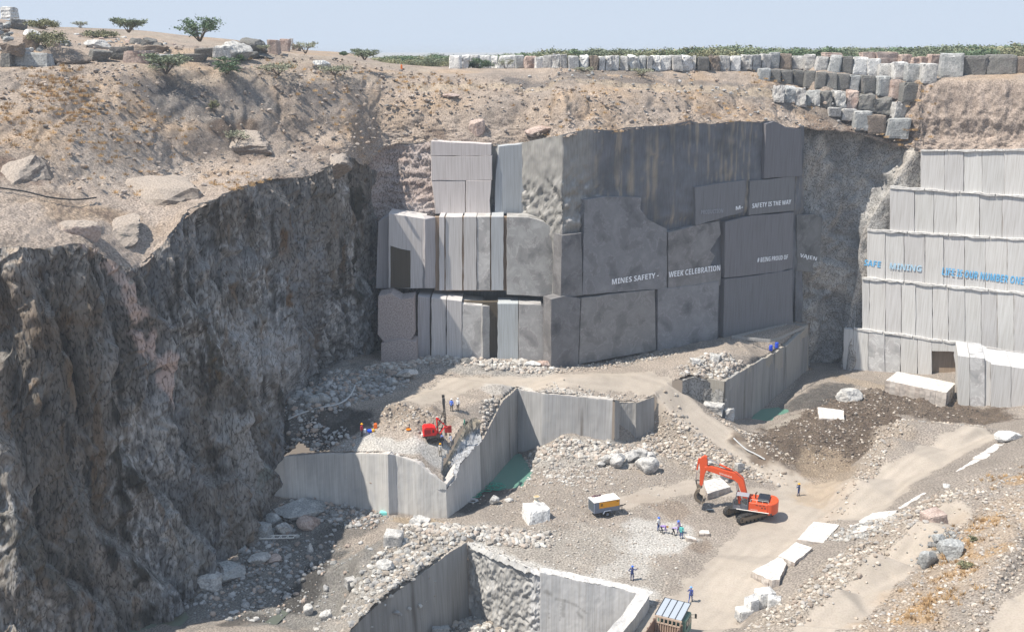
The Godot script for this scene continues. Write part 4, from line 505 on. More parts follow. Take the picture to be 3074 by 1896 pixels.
	["right","rw2",2.2,[V(78.36,7.52,-167.19), V(86.97,7.09,-163.14), V(87.35,3.37,-162.97), V(78.86,2.1,-166.95)]],
	["right","chip",0.5,[V(68.31,39.92,-172.51), V(72.05,40.1,-170.76), V(72.07,39.79,-170.74), V(68.33,39.61,-172.5)]],
	["right","chip",0.5,[V(72.16,40.1,-170.7), V(75.82,40.27,-168.98), V(75.85,39.96,-168.97), V(72.19,39.79,-170.69)]],
	["right","chip",0.5,[V(75.94,40.27,-168.93), V(79.52,40.43,-167.25), V(79.55,40.13,-167.23), V(75.96,39.97,-168.92)]],
	["right","chip",0.5,[V(79.63,40.44,-167.19), V(83.14,40.6,-165.55), V(83.17,40.3,-165.53), V(79.66,40.14,-167.18)]],
	["right","chip",0.5,[V(64.26,33.65,-174.22), V(69.26,33.48,-171.88), V(69.28,33.17,-171.87), V(64.28,33.33,-174.21)]],
	["right","chip",0.5,[V(69.37,33.49,-171.82), V(74.24,33.33,-169.54), V(74.27,33.02,-169.52), V(69.4,33.18,-171.81)]],
	["right","chip",0.5,[V(74.36,33.33,-169.48), V(79.1,33.17,-167.26), V(79.13,32.87,-167.24), V(74.39,33.02,-169.47)]],
	["right","chip",0.5,[V(79.21,33.18,-167.2), V(83.84,33.02,-165.03), V(83.87,32.72,-165.02), V(79.24,32.87,-167.19)]],
	["right","chip",0.5,[V(61.44,26.08,-175.33), V(67.37,26.09,-172.54), V(67.39,25.77,-172.53), V(61.46,25.75,-175.32)]],
	["right","chip",0.5,[V(67.49,26.1,-172.49), V(73.23,26.11,-169.79), V(73.26,25.79,-169.78), V(67.51,25.78,-172.48)]],
	["right","chip",0.5,[V(73.35,26.12,-169.73), V(78.92,26.13,-167.12), V(78.95,25.81,-167.1), V(73.38,25.8,-169.72)]],
	["right","chip",0.5,[V(79.04,26.14,-167.07), V(84.44,26.14,-164.53), V(84.47,25.84,-164.51), V(79.07,25.82,-167.05)]],
	["right","chip",0.5,[V(61.25,17.54,-175.2), V(67.44,17.47,-172.29), V(67.47,17.14,-172.28), V(61.27,17.21,-175.19)]],
	["right","chip",0.5,[V(67.56,17.48,-172.23), V(73.57,17.41,-169.41), V(73.59,17.08,-169.4), V(67.59,17.15,-172.22)]],
	["right","chip",0.5,[V(73.68,17.42,-169.36), V(79.5,17.35,-166.63), V(79.53,17.03,-166.61), V(73.71,17.1,-169.34)]],
	["right","chip",0.5,[V(79.61,17.36,-166.57), V(85.25,17.29,-163.93), V(85.28,16.98,-163.91), V(79.64,17.04,-166.56)]],
	["right","chip",0.5,[V(60.57,8.44,-175.32), V(65.01,8.24,-173.24), V(65.03,7.9,-173.23), V(60.6,8.1,-175.31)]],
	["right","chip",0.5,[V(65.13,8.25,-173.19), V(69.46,8.05,-171.15), V(69.49,7.72,-171.14), V(65.16,7.91,-173.17)]],
	["right","chip",0.5,[V(69.58,8.07,-171.09), V(73.82,7.87,-169.1), V(73.85,7.54,-169.09), V(69.61,7.73,-171.08)]],
	["right","chip",0.5,[V(73.94,7.89,-169.05), V(78.09,7.69,-167.1), V(78.12,7.37,-167.09), V(73.97,7.56,-169.04)]],
	["right","rw1",9,[V(69.8,9.72,-153.7), V(71.38,9.63,-153.11), V(72.32,-0.31,-152.76), V(70.65,0.59,-153.39)]],
	["right","rw4",9,[V(71.39,9.73,-153), V(73.34,9.67,-152.27), V(74.4,-1.24,-151.87), V(72.34,-0.27,-152.65)]],
	["right","rw1",9,[V(73.51,9.42,-152.42), V(74.26,9.1,-152.14), V(75.35,-2.02,-151.73), V(74.55,-1.29,-152.03)]],
	["right","rw3",9,[V(74.07,9.01,-151.57), V(76.72,8.91,-150.58), V(77.87,-2.46,-150.14), V(75.14,-1.81,-151.17)]],
	["right","rw2",9,[V(76.8,8.83,-150.6), V(79.95,8.73,-149.42), V(81.2,-3.04,-148.95), V(77.95,-2.47,-150.17)]],
	["ledge","lg1",3,[V(31.65,8.06,-145.48), V(32.04,7.99,-146.05), V(32.62,8.12,-146.89), V(33.36,-1.9,-147.97), V(32.37,-1.95,-146.53)]],
	["ledge","lg2",3,[V(32.68,7.87,-146.8), V(33.57,8.06,-148.09), V(34.94,8.19,-150.09), V(35.72,-1.66,-151.23), V(33.4,-1.79,-147.84)]],
	["ledge","lg3",3,[V(35.59,7.75,-151.22), V(36.03,7.94,-151.86), V(36.72,8.05,-152.85), V(37.53,-1.67,-154.03), V(36.36,-1.73,-152.33)]],
	["ledge","lg1",3,[V(36.76,7.79,-152.71), V(37.1,7.99,-153.19), V(37.61,8.11,-153.94), V(38.43,-1.5,-155.14), V(37.55,-1.54,-153.84)]],
	["ledge","lg2",3,[V(37.99,7.68,-154.61), V(39.05,7.81,-156.15), V(40.7,7.84,-158.55), V(41.55,-1.4,-159.8), V(38.78,-1.55,-155.77)]],
	["ledge","lg3",3,[V(41.22,7.47,-159.22), V(41.87,7.63,-160.17), V(42.89,7.7,-161.65), V(43.76,-1.23,-162.92), V(42.04,-1.32,-160.42)]],
	["ledge","lg1",3,[V(43.53,7.35,-162.5), V(44.34,7.6,-163.67), V(45.58,7.78,-165.48), V(46.5,-1.02,-166.82), V(44.37,-1.14,-163.73)]],
	["ledge","lg2",3,[V(46.39,7.59,-166.4), V(47.82,7.97,-168.48), V(50.04,8.48,-171.7), V(51.08,-0.62,-173.22), V(47.29,-0.82,-167.7)]],
	["ledge","lg3",3,[V(50.38,7.94,-172.55), V(51.31,8.33,-173.9), V(52.75,8.72,-176.01), V(53.88,-0.67,-177.65), V(51.38,-0.81,-174.01)]]]

var rng := RandomNumberGenerator.new()
var nz := {}
var M := {}
var names := {}

func V(x: float, y: float, z: float) -> Vector3:
	return Vector3(x, y, z)

func lin(r: float, g: float, b: float) -> Color:
	return Color(r, g, b)

# ---------------------------------------------------------------- scene tree helpers
func numbered(called: String) -> String:
	var k: int = names.get(called, 0)
	names[called] = k + 1
	return called if k == 0 else "%s_%03d" % [called, k]

func tag(o: Node, label: String, category := "", group := "", kind := "") -> Node:
	if label: o.set_meta("label", label)
	if category: o.set_meta("category", category)
	if group: o.set_meta("group", group)
	if kind: o.set_meta("kind", kind)
	return o

func thing(called: String, label: String, category: String, at: Vector3, turn := 0.0, group := "") -> Node3D:
	var o := Node3D.new()
	o.name = numbered(called)
	add_child(o)
	o.position = at
	o.rotation.y = turn
	tag(o, label, category, group)
	return o

func obj(called: String, mesh: Mesh, mat: Material, parent: Node = null) -> MeshInstance3D:
	var o := MeshInstance3D.new()
	o.mesh = mesh
	o.material_override = mat
	if parent == null:
		o.name = numbered(called)
		add_child(o)
	else:
		o.name = called
		var k := 0
		while parent.has_node(NodePath(String(o.name))):
			k += 1
			o.name = "%s_%03d" % [called, k]
		parent.add_child(o, true)
	return o

func struct(called: String, mesh: Mesh, mat: Material, label: String) -> MeshInstance3D:
	var o := obj(called, mesh, mat)
	tag(o, label, "", "", "structure")
	return o

func struct_node(called: String, label: String) -> Node3D:
	var o := Node3D.new()
	o.name = numbered(called)
	add_child(o)
	tag(o, label, "", "", "structure")
	return o

# ---------------------------------------------------------------- noise and materials
func noise(key: String, seed_: int, freq: float, oct := 4, type := FastNoiseLite.TYPE_SIMPLEX_SMOOTH, fract := FastNoiseLite.FRACTAL_FBM) -> FastNoiseLite:
	var n := FastNoiseLite.new()
	n.seed = seed_
	n.frequency = freq
	n.noise_type = type
	n.fractal_type = fract
	n.fractal_octaves = oct
	nz[key] = n
	return n

func grad(stops: Array) -> Gradient:
	var g := Gradient.new()
	var off := PackedFloat32Array()
	var col := PackedColorArray()
	for s in stops:
		off.append(s[0])
		if s.size() == 2: col.append(Color(s[1], s[1], s[1]))
		else: col.append(Color(s[1], s[2], s[3]))
	g.offsets = off
	g.colors = col
	return g

func ntex(n: FastNoiseLite, size: int, stops: Array) -> NoiseTexture2D:
	var t := NoiseTexture2D.new()
	t.width = size
	t.height = size
	t.seamless = true
	t.seamless_blend_skirt = 0.15
	t.noise = n
	t.normalize = true
	t.generate_mipmaps = false
	if stops.size(): t.color_ramp = grad(stops)
	return t

func mat(key: String, col: Color, tex: Texture2D, scale: Vector3, rough := 0.95, height: Texture2D = null, hscale := 0.0) -> StandardMaterial3D:
	var m := StandardMaterial3D.new()
	m.resource_name = key
	m.albedo_color = col.linear_to_srgb()
	m.vertex_color_use_as_albedo = true
	m.roughness = rough
	m.metallic_specular = 0.25
	if tex:
		m.albedo_texture = tex
		m.uv1_triplanar = true
		m.uv1_world_triplanar = true
		m.uv1_triplanar_sharpness = 4.0
		m.uv1_scale = scale
	if height:
		m.heightmap_enabled = true
		m.heightmap_texture = height
		m.heightmap_scale = hscale
	M[key] = m
	return m

func plain(key: String, col: Color, rough := 0.6, metal := 0.0) -> StandardMaterial3D:
	var m := StandardMaterial3D.new()
	m.resource_name = key
	m.albedo_color = col
	m.roughness = rough
	m.metallic = metal
	M[key] = m
	return m

# ---------------------------------------------------------------- mesh helpers
func surface(pos: PackedVector3Array, col: PackedColorArray, idx: PackedInt32Array, normals: PackedVector3Array) -> ArrayMesh:
	var a := []
	a.resize(Mesh.ARRAY_MAX)
	a[Mesh.ARRAY_VERTEX] = pos
	a[Mesh.ARRAY_NORMAL] = normals
	if col.size(): a[Mesh.ARRAY_COLOR] = col
	a[Mesh.ARRAY_INDEX] = idx
	var m := ArrayMesh.new()
	m.add_surface_from_arrays(Mesh.PRIMITIVE_TRIANGLES, a)
	return m

func grid_normals(pos: PackedVector3Array, nu: int, nv: int, sgn: float) -> PackedVector3Array:
	var nor := PackedVector3Array()
	nor.resize(pos.size())
	for i in nv:
		var i0 := maxi(i - 1, 0) * nu
		var i1 := mini(i + 1, nv - 1) * nu
		for j in nu:
			var a := pos[i * nu + mini(j + 1, nu - 1)] - pos[i * nu + maxi(j - 1, 0)]
			var b := pos[i1 + j] - pos[i0 + j]
			nor[i * nu + j] = (a.cross(b) * sgn).normalized()
	return nor

func grid_index(nu: int, nv: int, flip: bool) -> PackedInt32Array:
	var idx := PackedInt32Array()
	idx.resize((nu - 1) * (nv - 1) * 6)
	var k := 0
	for i in nv - 1:
		for j in nu - 1:
			var a := i * nu + j
			var b := a + 1
			var c := a + nu
			var d := c + 1
			if flip:
				idx[k] = a; idx[k + 1] = c; idx[k + 2] = b; idx[k + 3] = b; idx[k + 4] = c; idx[k + 5] = d
			else:
				idx[k] = a; idx[k + 1] = b; idx[k + 2] = c; idx[k + 3] = b; idx[k + 4] = d; idx[k + 5] = c
			k += 6
	return idx

# A sheet through rows of points: positions by smooth or straight interpolation, then displaced and coloured by functions of (point, normal, u, v).
var straight_from := 99                                 # rows from here on are joined by straight lines

func loft(rows: Array, per_u: int, per_v: int, smooth: bool, disp: Callable, paint: Callable) -> ArrayMesh:
	var R := rows.size()
	var C: int = rows[0].size()
	var nu := (C - 1) * per_u + 1
	var nv := (R - 1) * per_v + 1
	var dense := []                                  # each control row resampled along u
	for r in R:
		var row: Array = rows[r]
		var line := PackedVector3Array()
		line.resize(nu)
		for j in nu:
			var c := mini(j / per_u, C - 2)
			var t := float(j - c * per_u) / per_u
			if smooth:
				line[j] = (row[c] as Vector3).cubic_interpolate(row[c + 1], row[maxi(c - 1, 0)], row[mini(c + 2, C - 1)], t)
			else:
				line[j] = (row[c] as Vector3).lerp(row[c + 1], t)
		dense.append(line)
	var pos := PackedVector3Array()
	pos.resize(nu * nv)
	for i in nv:
		var r := mini(i / per_v, R - 2)
		var t := float(i - r * per_v) / per_v
		var l0: PackedVector3Array = dense[maxi(r - 1, 0)]
		var l1: PackedVector3Array = dense[r]
		var l2: PackedVector3Array = dense[r + 1]
		var l3: PackedVector3Array = dense[mini(r + 2, R - 1)]
		for j in nu:
			pos[i * nu + j] = l1[j].cubic_interpolate(l2[j], l0[j], l3[j], t) if smooth and r < straight_from else l1[j].lerp(l2[j], t)
	return finish(pos, nu, nv, disp, paint)

func finish(pos: PackedVector3Array, nu: int, nv: int, disp: Callable, paint: Callable) -> ArrayMesh:
	var nor := grid_normals(pos, nu, nv, 1.0)
	var eye := Vector3(0, 70, 0)
	var s := 0.0
	for k in range(0, pos.size(), maxi(1, pos.size() / 97)):
		s += nor[k].dot((eye - pos[k]).normalized())
	var sgn := 1.0 if s >= 0.0 else -1.0
	var out := PackedVector3Array()
	out.resize(pos.size())
	for i in nv:
		var v := float(i) / (nv - 1)
		for j in nu:
			var k := i * nu + j
			out[k] = disp.call(pos[k], nor[k] * sgn, float(j) / (nu - 1), v)
	nor = grid_normals(out, nu, nv, sgn)
	var col := PackedColorArray()
	col.resize(pos.size())
	for i in nv:
		var v := float(i) / (nv - 1)
		for j in nu:
			var k := i * nu + j
			col[k] = paint.call(out[k], nor[k], float(j) / (nu - 1), v)
	return surface(out, col, grid_index(nu, nv, sgn > 0), nor)

func saw(s: float) -> float:                            # leaning slabs: a slow rise, then a quick drop
	var f: float = s - floor(s)
	return f / 0.78 if f < 0.78 else (1.0 - f) / 0.22

func near_line(p: Vector3, line: Array) -> float:        # distance from a point to a broken line
	var best := 1e9
	for k in line.size() - 1:
		best = minf(best, p.distance_squared_to(Geometry3D.get_closest_point_to_segment(p, line[k], line[k + 1])))
	return sqrt(best)

# ---------------------------------------------------------------- the ground as a height field
const GX0 := -62.0
const GD0 := 58.0
const STEP := 0.3
const GNX := 517
const GND := 440
var gh := PackedFloat32Array()
var gcol := PackedColorArray()
var gmask := PackedByteArray()     # 0 low ground, 1 bench, 2 cut pit
var grough := PackedFloat32Array()
var groad := PackedFloat32Array()

func gy(x: float, z: float) -> float:
	var fx := clampf((x - GX0) / STEP, 0, GNX - 1.01)
	var fd := clampf((-z - GD0) / STEP, 0, GND - 1.01)
	var i := int(fd)
	var j := int(fx)
	var a := fx - j
	var b := fd - i
	var k := i * GNX + j
	return lerpf(lerpf(gh[k], gh[k + 1], a), lerpf(gh[k + GNX], gh[k + GNX + 1], a), b)

func tin(points: Array, smooth: int) -> PackedFloat32Array:
	var flat := PackedVector2Array()
	for p: Vector3 in points: flat.append(Vector2(p.x, -p.z))
	var out := PackedFloat32Array()
	out.resize(GNX * GND)
	var tri := Geometry2D.triangulate_delaunay(flat)
	for t in range(0, tri.size(), 3):
		var a := flat[tri[t]]
		var b := flat[tri[t + 1]]
		var c := flat[tri[t + 2]]
		var ya: float = points[tri[t]].y
		var yb: float = points[tri[t + 1]].y
		var yc: float = points[tri[t + 2]].y
		var den := (b.y - c.y) * (a.x - c.x) + (c.x - b.x) * (a.y - c.y)
		if absf(den) < 1e-6: continue
		var j0 := maxi(0, int(floor((minf(a.x, minf(b.x, c.x)) - GX0) / STEP)))
		var j1 := mini(GNX - 1, int(ceil((maxf(a.x, maxf(b.x, c.x)) - GX0) / STEP)))
		var i0 := maxi(0, int(floor((minf(a.y, minf(b.y, c.y)) - GD0) / STEP)))
		var i1 := mini(GND - 1, int(ceil((maxf(a.y, maxf(b.y, c.y)) - GD0) / STEP)))
		for i in range(i0, i1 + 1):
			var y := GD0 + i * STEP
			for j in range(j0, j1 + 1):
				var x := GX0 + j * STEP
				var w0 := ((b.y - c.y) * (x - c.x) + (c.x - b.x) * (y - c.y)) / den
				var w1 := ((c.y - a.y) * (x - c.x) + (a.x - c.x) * (y - c.y)) / den
				var w2 := 1.0 - w0 - w1
				if w0 > -0.001 and w1 > -0.001 and w2 > -0.001:
					out[i * GNX + j] = w0 * ya + w1 * yb + w2 * yc
	for s in smooth:
		var src := out.duplicate()
		for i in range(1, GND - 1):
			for j in range(1, GNX - 1):
				var k := i * GNX + j
				out[k] = (src[k] * 2.0 + src[k - 1] + src[k + 1] + src[k - GNX] + src[k + GNX]) / 6.0
	return out

# Colour and roughness along a broken line on the ground: (line, half width, colour, strength, roughness or -1, which level or -1, how ragged)
func daub(line: Array, half: float, c: Color, strength: float, rough := -1.0, level := -1, ragged := 0.6, road := false) -> void:
	var x0 := 1e9
	var x1 := -1e9
	var d0 := 1e9
	var d1 := -1e9
	var flat := PackedVector2Array()
	for p: Vector3 in line:
		flat.append(Vector2(p.x, -p.z))
		x0 = minf(x0, p.x); x1 = maxf(x1, p.x); d0 = minf(d0, -p.z); d1 = maxf(d1, -p.z)
	var grow := half * 1.6
	var n: FastNoiseLite = nz.ragged
	for i in range(maxi(0, int((d0 - grow - GD0) / STEP)), mini(GND, int((d1 + grow - GD0) / STEP) + 1)):
		var y := GD0 + i * STEP
		for j in range(maxi(0, int((x0 - grow - GX0) / STEP)), mini(GNX, int((x1 + grow - GX0) / STEP) + 1)):
			var k := i * GNX + j
			if level >= 0 and gmask[k] != level: continue
			var q := Vector2(GX0 + j * STEP, y)
			var best := 1e9
			if flat.size() == 1: best = q.distance_to(flat[0])
			for s in flat.size() - 1:
				best = minf(best, q.distance_to(Geometry2D.get_closest_point_to_segment(q, flat[s], flat[s + 1])))
			var e := best / half + n.get_noise_2d(q.x, q.y) * ragged
			var w := (1.0 - smoothstep(0.7, 1.15, e)) * strength
			if w <= 0.0: continue
			var cc := c
			if road: cc = c * (1.0 + 0.075 * sin(best * 4.6 + 1.2 * n.get_noise_2d(q.x * 0.3, q.y * 0.3)) * (0.6 + n.get_noise_2d(q.x * 0.4 + 50, q.y * 0.4)))
			gcol[k] = gcol[k].lerp(cc, w)
			if rough >= 0.0: grough[k] = lerpf(grough[k], rough, minf(1.0, w * 1.5))
			if road: groad[k] = maxf(groad[k], w)

# ---------------------------------------------------------------- colours by place, for sheets: each [line, half width, colour, strength]
var daubs_upper := []
var daubs_cliff := []

func make_daub(list: Array, line: Array, half: float, c: Color, strength: float) -> void:
	var box := AABB(line[0], Vector3.ZERO)
	for p in line: box = box.expand(p)
	list.append([line, half, c, strength, box.grow(half * 1.6)])

func blend(p: Vector3, c: Color, list: Array, ragged: float) -> Color:
	for d in list:
		if not (d[4] as AABB).has_point(p): continue
		var e: float = near_line(p, d[0]) / d[1] + ragged * nz.ragged.get_noise_3dv(p * 1.5)
		c = c.lerp(d[2], (1.0 - smoothstep(0.6, 1.15, e)) * d[3])
	return c

# ---------------------------------------------------------------- cut stone panels
func panel_mesh(pts: Array, depth: float, tint: Color, jitter: float) -> ArrayMesh:
	var c := Vector3.ZERO
	for p in pts: c += p
	c /= pts.size()
	var n := Vector3.ZERO
	for k in pts.size(): n += (pts[k] - c).cross(pts[(k + 1) % pts.size()] - c)
	n = n.normalized()
	if n.dot(Vector3(0, 60, 0) - c) < 0: n = -n
	var right := Vector3.UP.cross(n).normalized()
	var edge: Array[Vector3] = []
	for k in pts.size():
		var a: Vector3 = pts[k]
		var b: Vector3 = pts[(k + 1) % pts.size()]
		var parts := clampi(int(a.distance_to(b) / 1.1), 1, 12)
		for s in parts:
			var q := a.lerp(b, float(s) / parts)
			if s > 0: q += (right * rng.randf_range(-1, 1) + Vector3.UP * rng.randf_range(-1, 1)) * jitter
			edge.append(q)
	var flat := PackedVector2Array()
	for q in edge: flat.append(Vector2((q - c).dot(right), q.y - c.y))
	var tri := Geometry2D.triangulate_polygon(flat)
	var st := SurfaceTool.new()
	st.begin(Mesh.PRIMITIVE_TRIANGLES)
	st.set_color(tint)
	var m := edge.size()
	var size := 0.0
	for q in edge: size = maxf(size, q.distance_to(c))
	var shrink := 1.0 - 0.07 / maxf(size, 0.5)
	for t in range(0, tri.size(), 3):
		var A := c + (edge[tri[t]] - c) * shrink
		var B := c + (edge[tri[t + 1]] - c) * shrink
		var C := c + (edge[tri[t + 2]] - c) * shrink
		if (B - A).cross(C - A).dot(n) > 0:
			var swap := B
			B = C
			C = swap
		for q in [A, B, C]:
			st.set_normal(n)
			st.add_vertex(q)
	for k in m:
		var a := edge[k]
		var b := edge[(k + 1) % m]
		for ring in [[c + (a - c) * shrink, c + (b - c) * shrink, a - n * 0.07, b - n * 0.07], [a - n * 0.07, b - n * 0.07, a - n * depth, b - n * depth]]:
			var fn: Vector3 = (ring[1] - ring[0]).cross(ring[2] - ring[0]).normalized()
			var out := ((a + b) * 0.5 - c).normalized()
			var tris := [ring[0], ring[1], ring[2], ring[1], ring[3], ring[2]]
			if fn.dot(out + n * 0.2) < 0: fn = -fn
			for t in [0, 3]:
				var A: Vector3 = tris[t]
				var B: Vector3 = tris[t + 1]
				var C: Vector3 = tris[t + 2]
				if (B - A).cross(C - A).dot(fn) > 0:
					var sw := B
					B = C
					C = sw
				for q in [A, B, C]:
					st.set_normal(fn)
					st.add_vertex(q)
	return st.commit()

# ---------------------------------------------------------------- rough walls from a base line and a top line
func outward(base: Array) -> Array:                     # level unit vectors out of the rock, one per point
	var out := []
	for k in base.size():
		var a: Vector3 = base[maxi(k - 1, 0)]
		var b: Vector3 = base[mini(k + 1, base.size() - 1)]
		var t := (b - a)
		t.y = 0
		var n := t.cross(Vector3.UP).normalized()
		if n.dot(Vector3(0, 0, 0) - (base[k] as Vector3)) < 0 and absf(n.dot(Vector3(0, 0, 1))) > 0.12: n = -n
		out.append(n)
	return out

func cut_wall(called: String, label: String, base: Array, top: Array, matl: Material, rough: float, tone: Callable, lip := 0.7, per_u := 14, per_v := 14, rough_to := 1e6) -> Node:
	var out := outward(base)
	# one side for the whole wall
	var flip := 0
	for n: Vector3 in out: flip += 1 if n.z > 0 else -1
	for k in out.size():
		if (out[k] as Vector3).dot(out[out.size() / 2]) < -0.2: out[k] = -out[k]
	var back := []
	var rim := []
	var foot := []
	for k in base.size():
		var n: Vector3 = out[k]
		back.append((top[k] as Vector3) - n * lip + Vector3(0, 0.06, 0))
		rim.append((top[k] as Vector3) + n * 0.22 + Vector3(0, 0.03, 0))
		foot.append((base[k] as Vector3) + n * 0.5 - Vector3(0, 1.0, 0))
	var mid := []
	for k in base.size(): mid.append((rim[k] as Vector3).lerp(foot[k], 0.5))
	var mesh := loft([back, rim, mid, foot], per_u, per_v, false, func(p: Vector3, n: Vector3, u: float, v: float) -> Vector3:
		var chip := 1.0 - smoothstep(0.3, 0.42, v)
		var a: float = nz.fine.get_noise_3dv(p * 1.2) * 0.03 + nz.cut.get_noise_3d(p.x * 0.5, p.y * 0.15, p.z * 0.5) * 0.05
		a += (rough if p.x < rough_to else 0.04) * (nz.hack.get_noise_3d(p.x * 2.0, p.y * 1.2, p.z * 2.0) * 1.3 + nz.flake.get_noise_3dv(p) * 0.5)
		return p + n * a + Vector3(0, chip * nz.fine.get_noise_3dv(p * 2.5) * 0.16, 0), tone)
	return struct(called, mesh, matl, label)

func streak(p: Vector3) -> float:
	return nz.streak.get_noise_3d(p.x * 1.3, p.y * 0.07, p.z * 1.3)

# ================================================================ the scene
func _ready() -> void:
	rng.seed = 20240611
	# camera, sky, sun, exposure
	var cam := Camera3D.new()
	cam.name = "camera"
	add_child(cam)
	cam.position = Vector3(0, 55, 0)
	cam.rotation_degrees = Vector3(-14.2176, 0, 0)
	cam.fov = 34.284
	cam.near = 0.5
	cam.far = 2500.0
	cam.current = true
	var env := Environment.new()
	env.background_mode = Environment.BG_SKY
	var sky := Sky.new()
	var ps := ProceduralSkyMaterial.new()
	ps.sky_top_color = Color(0.55, 0.635, 0.745)
	ps.sky_horizon_color = Color(0.672, 0.712, 0.764)
	ps.sky_curve = 0.4
	ps.ground_horizon_color = Color(0.74, 0.72, 0.69)
	ps.ground_bottom_color = Color(0.5, 0.46, 0.42)
	ps.sky_energy_multiplier = 1.0
	ps.sun_angle_max = 20.0
	sky.sky_material = ps
	env.sky = sky
	env.tonemap_mode = Environment.TONE_MAPPER_LINEAR
	env.tonemap_exposure = 1.6
	env.fog_enabled = true
	env.fog_density = 0.0003
	env.fog_light_color = Color(0.80, 0.86, 0.93)
	env.sdfgi_enabled = true
	env.ssao_enabled = true
	env.ssil_enabled = true
	var we := WorldEnvironment.new()
	we.name = "world"
	we.environment = env
	add_child(we)
	var sun := DirectionalLight3D.new()
	sun.name = "sun"
	add_child(sun)
	sun.light_color = Color(1.0, 0.965, 0.91)
	sun.light_energy = 1.45
	sun.light_angular_distance = 0.53
	sun.shadow_enabled = true
	sun.look_at_from_position(Vector3.ZERO, Vector3(0.50, -0.85, -0.15), Vector3.UP)

	make_noises()
	make_materials()
	build_ground()
	build_walls()
	build_cliff()
	build_upper()
	build_panels()
	build_objects()

func make_noises() -> void:
	noise("low", 11, 0.035, 4)
	noise("mid", 12, 0.13, 4)
	noise("fine", 13, 0.45, 3)
	noise("ragged", 14, 0.22, 4)
	noise("ridge", 15, 0.12, 4, FastNoiseLite.TYPE_SIMPLEX_SMOOTH, FastNoiseLite.FRACTAL_RIDGED)
	noise("cut", 16, 0.35, 3)
	noise("streak", 17, 0.5, 4)
	var f := noise("facet", 18, 0.16, 2, FastNoiseLite.TYPE_CELLULAR)
	f.cellular_return_type = FastNoiseLite.RETURN_CELL_VALUE
	f.cellular_jitter = 1.0
	noise("flake", 21, 0.9, 4, FastNoiseLite.TYPE_SIMPLEX_SMOOTH, FastNoiseLite.FRACTAL_RIDGED)
	var h := noise("hack", 19, 0.22, 3, FastNoiseLite.TYPE_CELLULAR)
	h.cellular_return_type = FastNoiseLite.RETURN_DISTANCE2_SUB
	noise("swirl", 20, 0.06, 5)
	nz.swirl.domain_warp_enabled = true
	nz.swirl.domain_warp_amplitude = 18.0
	nz.swirl.domain_warp_frequency = 0.05

